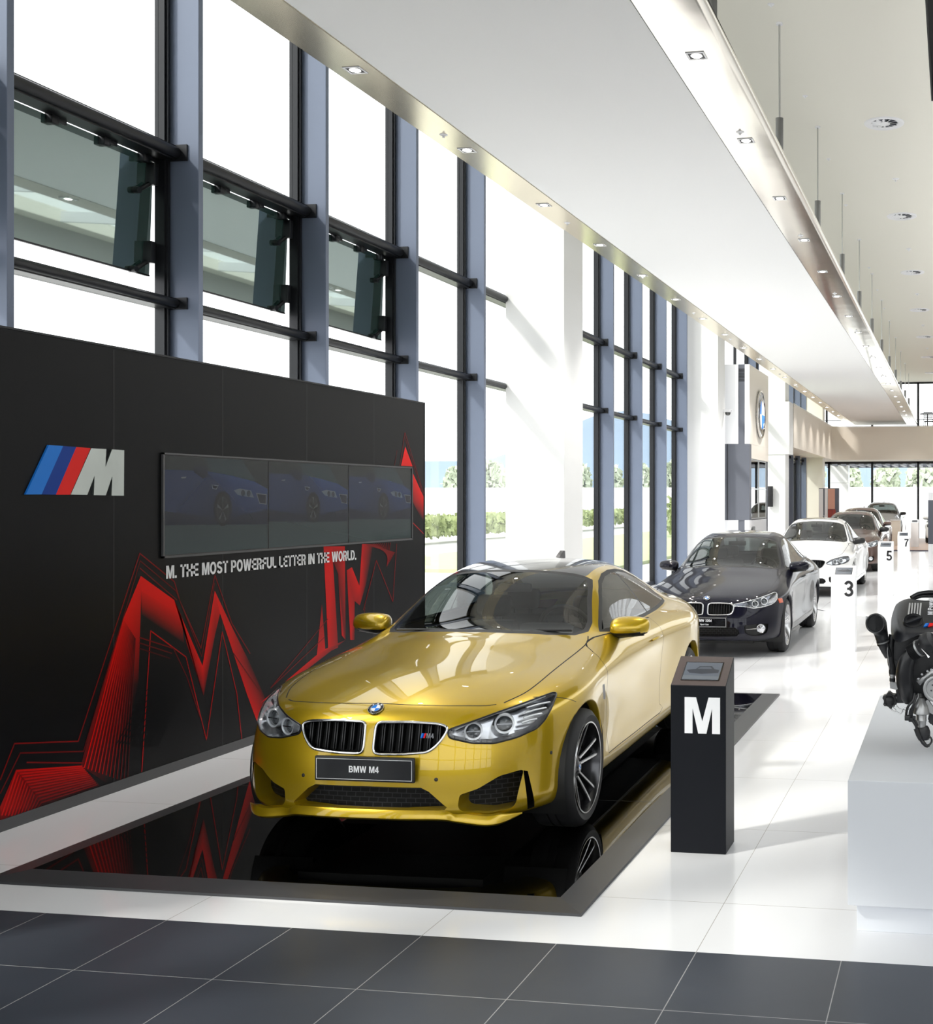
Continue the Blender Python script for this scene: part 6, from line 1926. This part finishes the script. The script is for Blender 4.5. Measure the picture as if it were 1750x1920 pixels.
    for h_ in hd:
        for s in (1, -1):
            bm = bmesh.new(); add_tube(bm, [(p[0], p[1] * s, p[2]) for p in mp(h_)], [.009, .012, .012, .008], 8, flat=.8); finish('door_handle', bm, paint, C, 60)
    bm = bmesh.new(); pp = mp([(-2.30, 0, 1.36), (-2.36, 0, 1.40), (-2.44, 0, 1.42), (-2.48, 0, 1.41), (-2.49, 0, 1.33)])
    add_prism(bm, [(p[0], p[2]) for p in pp], lambda u, v, t: (u, -.015 + t, v), .03); recalc(bm); finish('aerial', bm, 'trim_black', C, 50)
    if dash:
        bz = f((-1, .7, .985))[2]; rz_ = f((-1.75, 0, 1.38))[2]
        interior(C, dict(cowl=f((-.72, 0, 1.0))[0], seat_x=-1.9, roof_z=rz_, belt_z=bz, rows_x=(-1.62, -2.45), seat_z=.42 * zs, xfloor=(-3.0, -.6), mir=(f((-1.30, 0, 1.25))[0], f((-1.3, 0, 1.25))[2])), interior_m)
    return C, sh, f

f3 = mapper(2.81, .975, -.022, .085, drop=.042)
B, shb, _ = saloon('car', (-2.92, 14.22, 0), 'paint_navy', 'dark navy four-door saloon parked behind the gold coupe, beside the stand with 3', f3, 2.81, level=3, plate=[('BMW 320d', .040, .006), ('Sport Line', .026, -.034)], wy=.975)
bm = bmesh.new()
for z in (.615, .655):
    p = shb.hit(f3((.3, .9, z - .03)), (.45, 1, 0))[0]
    p2 = shb.hit(f3((.38, .88, z - .03)), (.55, 1, 0))[0]
p = shb.hit((.33, .85, .655), (.5, 1, 0)); l, n = p
m4 = Matrix.Translation(l + n * .001) @ n.to_track_quat('Y', 'Z').to_matrix().to_4x4()
add_box(bm, -.045, .045, -.006, .004, -.028, .028, 0, .004, m4); both('side_reflector', bm, 'amber', B, 40)
f5 = mapper(2.968, 1.01, .012, .095, back=.16)
saloon('car', (-2.87, 22.85, 0), 'paint_white', 'white four-door saloon with black kidney grille and black mirrors behind the navy car', f5, 2.968, style='sport', kid_m='trim_black', interior_m='interior_cream', R=.345, cap='trim_black')
f7 = mapper(3.07, 1.02, .045, .12, back=.35)
saloon('car', (-2.83, 30.6, 0), 'paint_brown', 'dark brown tall hatchback with a cream cabin behind the white saloon', f7, 3.07, interior_m='interior_cream', R=.35, cap='trim_black')
f8 = mapper(3.07, 1.02, .05, .165, back=.35)
saloon('car', (-3.15, 37.6, 0), 'paint_brown', 'second brown car, only its roof and mirror showing above the first brown one', f8, 3.07, interior_m='interior_cream', R=.35, roof_glass=False)
fx = mapper(2.93, 1.02, .02, .03, zs=1.20, back=.42)
saloon('car', (-3.1, 48.3, 0.045), 'paint_silver', 'silver off-road estate car on the carpeted stage at the far end', fx, 2.93, zs=1.2, R=.37, cap='trim_black', roof_glass=False)
saloon('car', (-.35, 49.3, 0.045), 'paint_white', 'white saloon at the far right edge, half hidden by the dark banded pylon', f5, 2.968, R=.345)
# ================================================================== ENGINE ON ITS PLINTH
mat('engine_cover', (0.018, 0.019, 0.024), 0.38, bump=(60, 0.05, 0.002))
mat('hose_black', (0.014, 0.014, 0.016), 0.30)
mat('cast_alloy', (0.42, 0.42, 0.42), 0.38, 0.9, bump=(40, 0.15, 0.004))
mat('plinth_white', (0.80, 0.82, 0.86), 0.5)
t = empty('engine_plinth', (0.85, 6.1, 0), 0, 'white box plinth with a recessed foot under the engine', 'plinth')
def inp(o, c=(0.85, 6.1, 0)): o.matrix_parent_inverse = Matrix.Translation((-c[0], -c[1], -c[2])); return o
bm = bmesh.new(); add_box(bm, -.459, 2.15, 5.0, 7.2, .130, .668, 0, .002); inp(finish('box', bm, 'plinth_white', t))
bm = bmesh.new(); add_box(bm, -.425, 2.1, 5.06, 7.14, .0, .130, 0, .002); inp(finish('foot', bm, 'plinth_white', t))

e = empty('engine', (0.15, 5.9, .668), 0, 'black covered car engine on the white plinth, cut by the right frame edge', 'engine')
EC = (0.15, 5.9, .668)
def ep(name, bm, m, sm=45): o = finish(name, bm, m, e, sm); return inp(o, EC)
def rot_to(d): return Vector(d).normalized().to_track_quat('Z', 'Y').to_matrix().to_4x4()
def lathe_at(p, d, prof, seg=24, mi=0):
    b_ = bmesh.new(); add_lathe(b_, prof, seg); recalc(b_); b_.transform(Matrix.Translation(p) @ rot_to(d)); return b_
def merge(bm, other):
    me = bpy.data.meshes.new('t'); other.to_mesh(me); bm.from_mesh(me); other.free(); bpy.data.meshes.remove(me)
# block, support feet and dark lower mass
bm = bmesh.new()
add_prism(bm, [(-0.298, 1.231), (-0.291, 1.105), (-0.272, 0.966), (-0.205, 0.9), (-0.13, 0.914), (.30, .93), (.34, 1.22)], lambda u, v, s: (u, 5.60 + s, v), .42); recalc(bm)
bmesh.ops.bevel(bm, geom=bm.edges[:], offset=.012, segments=2, affect='EDGES'); ep('engine_block', bm, 'hose_black')
bm = bmesh.new(); add_prism(bm, [(-.02, .94), (.26, .94), (.24, .78), (.18, .74), (.04, .74), (-.01, .82)], lambda u, v, s: (u, 5.66 + s, v), .34); recalc(bm)
bmesh.ops.bevel(bm, geom=bm.edges[:], offset=.012, segments=2, affect='EDGES'); ep('oil_sump', bm, 'cast_alloy')
for x in (.05, .2):
    bm = bmesh.new(); add_tube(bm, [(x, 5.85, .668), (x, 5.85, .76)], .03, 12); add_box(bm, x - .05, x + .05, 5.8, 5.9, .668, .676); ep('support_foot', bm, 'hose_black')
# cover: lofted rows from the front lip over the tilted face to the rear edge
rows_ = [
 [(-0.307, 5.62, 1.227), (-0.282, 5.5, 1.21), (-0.262, 5.47, 1.206), (-0.222, 5.45, 1.222), (-0.181, 5.45, 1.245), (-0.14, 5.45, 1.257), (-0.103, 5.45, 1.265)],
 [(-0.309, 5.64, 1.251), (-0.29, 5.56, 1.26), (-0.259, 5.49, 1.258), (-0.223, 5.465, 1.251), (-0.181, 5.46, 1.256), (-0.14, 5.46, 1.264), (-0.103, 5.46, 1.27)],
 [(-0.309, 5.65, 1.267), (-0.282, 5.575, 1.292), (-0.245, 5.51, 1.272), (-0.213, 5.485, 1.264), (-0.182, 5.48, 1.264), (-0.141, 5.48, 1.268), (-0.103, 5.48, 1.273)],
 [(-0.311, 5.7, 1.301), (-0.281, 5.65, 1.319), (-0.251, 5.63, 1.319), (-0.218, 5.62, 1.321), (-0.187, 5.62, 1.322), (-0.144, 5.62, 1.324), (-0.106, 5.62, 1.327)],
 [(-0.301, 5.78, 1.337), (-0.282, 5.765, 1.354), (-0.256, 5.76, 1.368), (-0.224, 5.76, 1.374), (-0.191, 5.76, 1.376), (-0.148, 5.76, 1.379), (-0.109, 5.76, 1.381)],
 [(-0.288, 5.84, 1.368), (-0.273, 5.86, 1.381), (-0.248, 5.86, 1.391), (-0.218, 5.86, 1.401), (-0.203, 5.86, 1.384), (-0.15, 5.86, 1.379), (-0.111, 5.86, 1.379)],
 [(-0.291, 5.92, 1.319), (-0.275, 5.93, 1.332), (-0.251, 5.93, 1.339), (-0.22, 5.93, 1.34), (-0.206, 5.93, 1.338), (-0.152, 5.93, 1.336), (-0.112, 5.93, 1.334)],
]
bm = bmesh.new(); gr = []
for r in rows_:
    last = r[-1]
    full_ = r + [(last[0] + .09, last[1], last[2]), (last[0] + .22, last[1], last[2] - .004), (last[0] + .36, last[1] + .02, last[2] - .02), (last[0] + .42, last[1] + .08, last[2] - .09)]
    gr.append([bm.verts.new(p) for p in full_])
for a, b_ in zip(gr, gr[1:]):
    for i in range(len(a) - 1): bm.faces.new((a[i], a[i + 1], b_[i + 1], b_[i]))
recalc(bm)
if sum(f.normal.z for f in bm.faces) < 0: bmesh.ops.reverse_faces(bm, faces=bm.faces[:])
bm = subdivided(bm, 2)
cv = ep('engine_cover', bm, 'engine_cover', 50)
# raised handle arches at the back of the cover
bm = bmesh.new(); add_tube(bm, curve_pts([(-0.219, 5.86, 1.386), (-0.184, 5.88, 1.404), (-0.14, 5.89, 1.411), (-0.107, 5.89, 1.412), (.05, 5.89, 1.415), (.14, 5.87, 1.40)], 4), .011, 10); ep('cover_handle', bm, 'hose_black')
bm = bmesh.new(); add_tube(bm, curve_pts([(-0.208, 5.87, 1.38), (-0.173, 5.88, 1.391), (-0.129, 5.89, 1.393), (.02, 5.89, 1.395), (.12, 5.87, 1.385)], 4), .008, 8); ep('cover_rib', bm, 'hose_black')
# five bright bars, stripes and lettering on the tilted face
for xt, xb in ((1160, 1125), (1220, 1190), (1282, 1255), (1345, 1320), (1406, 1380)):
    pass
mat('bar_silver', (0.6, 0.6, 0.6), 0.4, 0.3)
BARS = [((-0.227, 5.602, 1.313), (-0.219, 5.607, 1.316), (-0.217, 5.731, 1.367), (-0.224, 5.731, 1.367)),
        ((-0.213, 5.602, 1.314), (-0.206, 5.607, 1.316), (-0.204, 5.731, 1.367), (-0.211, 5.731, 1.367)),
        ((-0.199, 5.602, 1.314), (-0.192, 5.607, 1.316), (-0.19, 5.731, 1.367), (-0.198, 5.731, 1.367)),
        ((-0.186, 5.602, 1.314), (-0.178, 5.607, 1.316), (-0.177, 5.731, 1.367), (-0.184, 5.731, 1.367)),
        ((-0.173, 5.602, 1.314), (-0.165, 5.607, 1.316), (-0.163, 5.731, 1.368), (-0.171, 5.731, 1.367))]
for q in BARS:
    bm = bmesh.new(); vs = [bm.verts.new((p[0], p[1] - .006, p[2] + .006)) for p in q]; f = bm.faces.new(vs)
    r = bmesh.ops.extrude_face_region(bm, geom=[f]); bmesh.ops.translate(bm, verts=[g for g in r['geom'] if isinstance(g, bmesh.types.BMVert)], vec=(0, .008, -.008)); recalc(bm)
    ep('cover_bar', bm, 'bar_silver')
for nm, q, m_ in (('blue_flash', ((-0.148, 5.503, 1.276), (-0.135, 5.508, 1.278), (-0.126, 5.536, 1.289), (-0.139, 5.535, 1.288)), 'logo_light_blue'), ('navy_flash', ((-0.135, 5.503, 1.276), (-0.127, 5.508, 1.278), (-0.12, 5.536, 1.289), (-0.128, 5.535, 1.288)), 'logo_dark_blue'), ('red_flash', ((-0.127, 5.503, 1.276), (-0.108, 5.508, 1.278), (-0.101, 5.536, 1.289), (-0.12, 5.535, 1.289)), 'logo_red')):
    bm = bmesh.new(); vs = [bm.verts.new((p[0], p[1] - .007, p[2] + .007)) for p in q]; f = bm.faces.new(vs)
    r = bmesh.ops.extrude_face_region(bm, geom=[f]); bmesh.ops.translate(bm, verts=[g for g in r['geom'] if isinstance(g, bmesh.types.BMVert)], vec=(0, .006, -.006)); recalc(bm)
    ep(nm, bm, m_)
# lettering runs up the face
u_ = Vector((0, .14, .115)).normalized(); n_ = Vector((0, -.115, .14)).normalized(); l_ = u_.cross(n_) * -1
o_ = Vector((-0.107, 5.6, 1.321)) + n_ * .010
me = letter_mesh('M Power', .024, .001, 'LEFT', .08)
mt = Matrix((( -1 * 0, -1, 0, o_.x), (u_.y, 0, n_.y, o_.y), (u_.z, 0, n_.z, o_.z), (0, 0, 0, 1)))
me.transform(mt); me.materials.append(M['white_print'])
o = bpy.data.objects.new('cover_lettering', me); COL.objects.link(o); o.parent = e; inp(o, EC)
# oil filler cap in a round dish
cc = Vector((-0.197, 5.555, 1.294)) + n_ * .004
bm = lathe_at(cc, n_, [(.001, .002), (.030, .002), (.034, .010), (.046, .012), (.050, .004), (.050, -.02)], 28); ep('filler_cap', bm, 'hose_black')
bm = bmesh.new(); add_box(bm, -.042, .042, -.006, .006, .0, .018, 0, .003); bm.transform(Matrix.Translation(cc) @ rot_to(n_) @ Matrix.Rotation(.5, 4, 'Z')); ep('cap_grip', bm, 'engine_cover')
# air inlet elbow on the left, mouth towards the camera
mo = Vector((-0.371, 5.46, 1.297))
path_ = [mo, (-0.37, 5.5, 1.296), (-0.366, 5.56, 1.293), (-0.356, 5.61, 1.27), (-0.345, 5.63, 1.241), (-0.335, 5.64, 1.209), (-0.346, 5.64, 1.189), ]
pth = curve_pts([(-0.371, 5.46, 1.297), (-0.37, 5.51, 1.295), (-0.367, 5.57, 1.281), (-0.356, 5.6, 1.242), (-0.344, 5.6, 1.194), (-0.333, 5.61, 1.16), (-0.316, 5.62, 1.124)], 5)
n_p = len(pth); rad = [float(np.interp(i / (n_p - 1), [0, .15, .35, .5, .68, .85, 1], [.044, .046, .044, .035, .0285, .025, .022])) for i in range(n_p)]
bm = bmesh.new(); add_tube(bm, pth, rad, 24); ep('inlet_elbow', bm, 'hose_black', 60)
d0 = (Vector(pth[0]) - Vector(pth[1])).normalized()
bm = lathe_at(mo, d0, [(.001, .0), (.036, .0), (.038, .012), (.043, .013), (.0465, .006), (.0465, -.014), (.043, -.016)], 32); ep('inlet_cap', bm, 'black_plastic', 50)
bm = bmesh.new(); add_box(bm, -.006, .004, -.008, .008, -.016, .016, 0, .002); bm.transform(Matrix.Translation((-0.414, 5.5, 1.31))); ep('hose_clip', bm, 'cast_alloy')
cdir = Vector((-0.333, 5.61, 1.16)) - Vector((-0.356, 5.6, 1.242))
for tt, m_ in ((0, 'cast_alloy'), (.008, 'hose_black'), (-.008, 'hose_black')):
    bm = lathe_at(Vector((-0.344, 5.6, 1.194)) + cdir.normalized() * tt, cdir, [(.027, -.0035), (.0315, -.003), (.0315, .003), (.027, .0035)], 24); ep('hose_clamp', bm, m_)
# drop pipe with fittings down to the black actuator
bm = bmesh.new(); add_tube(bm, curve_pts([(-0.299, 5.62, 1.227), (-0.308, 5.62, 1.169), (-0.306, 5.62, 1.095), (-0.3, 5.62, 1.073), (-0.3, 5.62, 1.037)], 4), [.018] * 16 + [.016], 14); ep('drop_pipe', bm, 'hose_black', 60)
bm = bmesh.new(); add_tube(bm, curve_pts([(-0.319, 5.59, 1.207), (-0.323, 5.585, 1.152), (-0.314, 5.585, 1.089), (-0.313, 5.59, 1.064)], 4), .0022, 6); ep('brake_line', bm, 'cast_alloy', 60)
bm = bmesh.new()
for (a, b_, r) in (((-0.3, 5.62, 1.037), (-0.3, 5.62, 1.03), .0165), ((-0.3, 5.62, 1.027), (-0.3, 5.62, 1.018), .013), ((-0.3, 5.62, 1.004), (-0.3, 5.62, 0.988), .012)): add_tube(bm, [a, b_], r, 14)
ep('pipe_union', bm, 'cast_alloy', 60)
bm = bmesh.new(); add_tube(bm, [(-0.3, 5.62, 1.019), (-0.3, 5.62, 1.003)], .0145, 14); ep('union_collar', bm, 'hose_black', 60)
bm = bmesh.new(); add_prism(bm, [(-0.312, 0.996), (-0.298, 1.001), (-0.277, 0.999), (-0.277, 0.965), (-0.31, 0.971)], lambda u, v, s: (u, 5.60 + s, v), .03); recalc(bm); ep('bracket', bm, 'cast_alloy')
ac = Vector((-0.31, 5.6, 0.918))
bm = bmesh.new(); lob = []
for k in range(24):
    r = .033 + .0035 * (1 if (k // 2) % 2 else -1)
    lob.append((ac.x + r * math.cos(2 * PI * k / 24), ac.z + r * 1.08 * math.sin(2 * PI * k / 24)))
add_prism(bm, lob, lambda u, v, s: (u, 5.57 + s, v), .06); recalc(bm); bmesh.ops.bevel(bm, geom=[x for x in bm.edges if x.calc_face_angle(0) > 1.2], offset=.004, segments=2, affect='EDGES')
merge(bm, lathe_at(Vector((ac.x, 5.565, ac.z)), (0, -1, 0), [(.001, .006), (.014, .005), (.02, .0), (.024, -.004)], 18))
for a in (.8, 2.3, 3.9, 5.4): merge(bm, lathe_at(Vector((ac.x + .03 * math.cos(a), 5.565, ac.z + .03 * math.sin(a))), (0, -1, 0), [(.001, .006), (.005, .005), (.006, -.003)], 8))
ep('actuator', bm, 'black_plastic')
bm = bmesh.new(); add_prism(bm, [(-0.283, 0.965), (-0.256, 0.949), (-0.235, 0.903), (-0.277, 0.902)], lambda u, v, s: (u, 5.60 + s, v), .05); recalc(bm); ep('actuator_bracket', bm, 'engine_cover')
for q in ([(-0.305, 5.58, 0.877), (-0.292, 5.57, 0.868), (-0.278, 5.57, 0.867), (-0.262, 5.57, 0.857), (-0.251, 5.565, 0.864), (-0.246, 5.565, 0.885), (-0.222, 5.56, 0.896)], [(-0.278, 5.575, 0.893), (-0.263, 5.57, 0.88), (-0.231, 5.57, 0.874), (-0.216, 5.57, 0.885)], [(-0.295, 5.575, 0.884), (-0.28, 5.57, 0.872)]):
    bm = bmesh.new(); add_tube(bm, curve_pts(q, 4), .0032, 8); ep('metal_pipe', bm, 'chrome', 60)
# large smooth charge-air bend with bellows and clamp
pb = curve_pts([(-0.194, 5.47, 1.166), (-0.221, 5.47, 1.13), (-0.233, 5.475, 1.085), (-0.236, 5.48, 1.042), (-0.23, 5.49, 0.985), (-0.218, 5.51, 0.923)], 6)
nb = len(pb); rb = [float(np.interp(i / (nb - 1), [0, .2, .45, .7, .88, 1], [.034, .037, .0405, .040, .034, .020])) for i in range(nb)]
bm = bmesh.new(); add_tube(bm, pb, rb, 28); ep('charge_pipe', bm, 'hose_black', 60)
pa_, pc_ = Vector((-0.204, 5.465, 1.161)), Vector((-0.171, 5.45, 1.183)); dd = pc_ - pa_; LL = dd.length
prf = [(.030, 0)]
for k in range(7): prf += [(.040, LL * (k + .3) / 7), (.040, LL * (k + .5) / 7), (.034, LL * (k + .8) / 7), (.034, LL * (k + .95) / 7)]
bm = lathe_at(pa_, dd, prf, 30); ep('bellows', bm, 'hose_black', 40)
bm = lathe_at(pc_, dd, [(.036, 0), (.042, .002), (.042, .012), (.036, .014)], 30); ep('bellows_clamp', bm, 'cast_alloy', 40)
bm = lathe_at(pc_ + dd.normalized() * .012, dd, [(.039, 0), (.040, .02), (.048, .03), (.050, .06), (.044, .075), (.001, .08)], 30); ep('throttle_body', bm, 'black_plastic', 40)
bm = bmesh.new(); add_tube(bm, curve_pts([(-0.159, 5.41, 1.215), (-0.151, 5.4, 1.19), (-0.134, 5.4, 1.17), (-0.12, 5.4, 1.152)], 4), [.008, .007, .005, .005, .004, .004, .004, .004, .004, .004, .005, .006, .007], 8, flat=.5)
merge(bm, lathe_at(Vector((-0.159, 5.41, 1.212)), (0, -1, 0), [(.001, .006), (.009, .005), (.011, -.004)], 12)); ep('clamp_lever', bm, 'chrome', 50)
# castings, pulley and water pump
bm = bmesh.new(); add_prism(bm, [(-0.186, 1.025), (-0.144, 1.051), (-0.121, 1.074), (-0.101, 1.09), (-.02, 1.06), (-.02, 1.0), (-0.113, 1.047), (-0.138, 1.03), (-0.163, 1.004)], lambda u, v, s: (u, 5.50 + s, v), .05); recalc(bm)
bmesh.ops.bevel(bm, geom=bm.edges[:], offset=.003, segments=1, affect='EDGES'); ep('front_casting', bm, 'cast_alloy')
for p in ((-0.13, 5.5, 1.074), (-0.112, 5.5, 1.082), (-0.155, 5.49, 1.06), (-0.172, 5.49, 1.039)):
    bm = lathe_at(Vector(p), (0, -1, 0), [(.001, .008), (.005, .008), (.007, .004), (.008, -.004)], 8); ep('bolt', bm, 'chrome', 30)
pc = Vector((-0.086, 5.45, 0.999))
bm = lathe_at(pc, (0, -1, 0), [(.010, .0), (.012, .004), (.046, .004), (.048, .008), (.057, .010), (.062, .008), (.064, .0), (.064, -.03), (.05, -.032)], 48); ep('pulley', bm, 'cast_alloy', 40)
for k in range(6):
    a = k * PI / 3 + .3
    bm = lathe_at(pc + Vector((.026 * math.cos(a), -.0042, .026 * math.sin(a))), (0, -1, 0), [(.001, .0008), (.004, .0008), (.0042, -.001)], 10); ep('pulley_bolt', bm, 'hose_black', 30)
px_ = 12.0
prof_ = [(60, 700), (85, 740), (115, 800), (150, 860), (165, 920), (182, 985), (184, 1040), (150, 1058), (112, 1065), (112, 1180), (118, 1190), (105, 1220), (98, 1290), (102, 1310), (95, 1360), (1, 1362)]
tp = Vector((-0.158, 5.5, 0.947)); k_ = .00257 / 12
bm = bmesh.new(); add_lathe(bm, [(r * k_, -(h - 700) * k_) for r, h in prof_], 36, origin=tuple(tp)); recalc(bm); ep('pump_housing', bm, 'cast_alloy', 40)
bm = bmesh.new(); add_tube(bm, [(-0.168, 5.51, 0.962), (-0.162, 5.5, 0.943)], [.010, .016], 12); add_tube(bm, curve_pts([(-0.173, 5.49, 0.969), (-0.172, 5.49, 0.953), (-0.184, 5.49, 0.93), (-0.195, 5.49, 0.906)], 3), .0035, 8); ep('pump_neck', bm, 'cast_alloy', 50)
bm = bmesh.new(); add_tube(bm, [(-0.158, 5.5, 0.809), (-0.156, 5.5, 0.801), (-0.15, 5.5, 0.781), (-0.147, 5.5, 0.76), (-0.146, 5.5, 0.751)], [.030, .034, .035, .030, .024], 20); ep('electric_motor', bm, 'black_plastic', 40)
bm = bmesh.new(); add_tube(bm, [(-0.182, 5.47, 0.808), (-0.171, 5.47, 0.778), (-0.161, 5.47, 0.757)], [.012, .012, .010], 8); add_tube(bm, curve_pts([(-0.159, 5.48, 0.755), (-0.151, 5.48, 0.743), (-0.134, 5.48, 0.726), (-0.12, 5.48, 0.731)], 4), [.010, .009, .009, .009, .010, .010, .009, .009, .008, .008, .007, .007, .006], 8)
add_tube(bm, curve_pts([(-0.12, 5.48, 0.731), (-0.11, 5.48, 0.748), (-0.112, 5.48, 0.763), (-0.122, 5.48, 0.771)], 4), .0045, 8); ep('lifting_hook', bm, 'hose_black', 50)
for q in ([(-0.187, 5.46, 0.974), (-0.195, 5.45, 0.942), (-0.218, 5.45, 0.913), (-0.227, 5.46, 0.878), (-0.227, 5.46, 0.855)], [(-0.181, 5.46, 0.966), (-0.193, 5.45, 0.922), (-0.208, 5.46, 0.891), (-0.212, 5.46, 0.863)], [(-0.194, 5.47, 0.91), (-0.202, 5.47, 0.87), (-0.19, 5.47, 0.85), (-0.175, 5.47, 0.821)], [(-0.225, 5.46, 0.853), (-0.202, 5.46, 0.849), (-0.183, 5.46, 0.823), (-0.179, 5.47, 0.806)]):
    bm = bmesh.new(); add_tube(bm, curve_pts(q, 4), .0062, 8); ep('wiring_hose', bm, 'hose_black', 60)
bm = bmesh.new()
for p, s in (((-0.222, 5.45, 0.861), .012), ((-0.206, 5.46, 0.851), .010), ((-0.192, 5.47, 0.858), .009)): add_box(bm, p[0] - s, p[0] + s, p[1] - s, p[1] + s, p[2] - s, p[2] + s, 0, .003)
ep('connector', bm, 'black_plastic')
bm = bmesh.new(); add_prism(bm, [(-0.138, 0.935), (-0.126, 0.94), (-0.105, 0.909), (-.06, .9), (-.08, .86), (-0.121, 0.881)], lambda u, v, s: (u, 5.49 + s, v), .03); recalc(bm); ep('pump_bracket', bm, 'cast_alloy')
bm = bmesh.new(); add_prism(bm, [(-0.121, 0.868), (-0.105, 0.886), (-.02, .92), (.05, .90), (.05, .80), (-.06, .80), (-0.113, 0.814), (-0.13, 0.834)], lambda u, v, s: (u, 5.53 + s, v), .12); recalc(bm); bmesh.ops.bevel(bm, geom=bm.edges[:], offset=.006, segments=2, affect='EDGES'); ep('timing_case', bm, 'engine_cover')
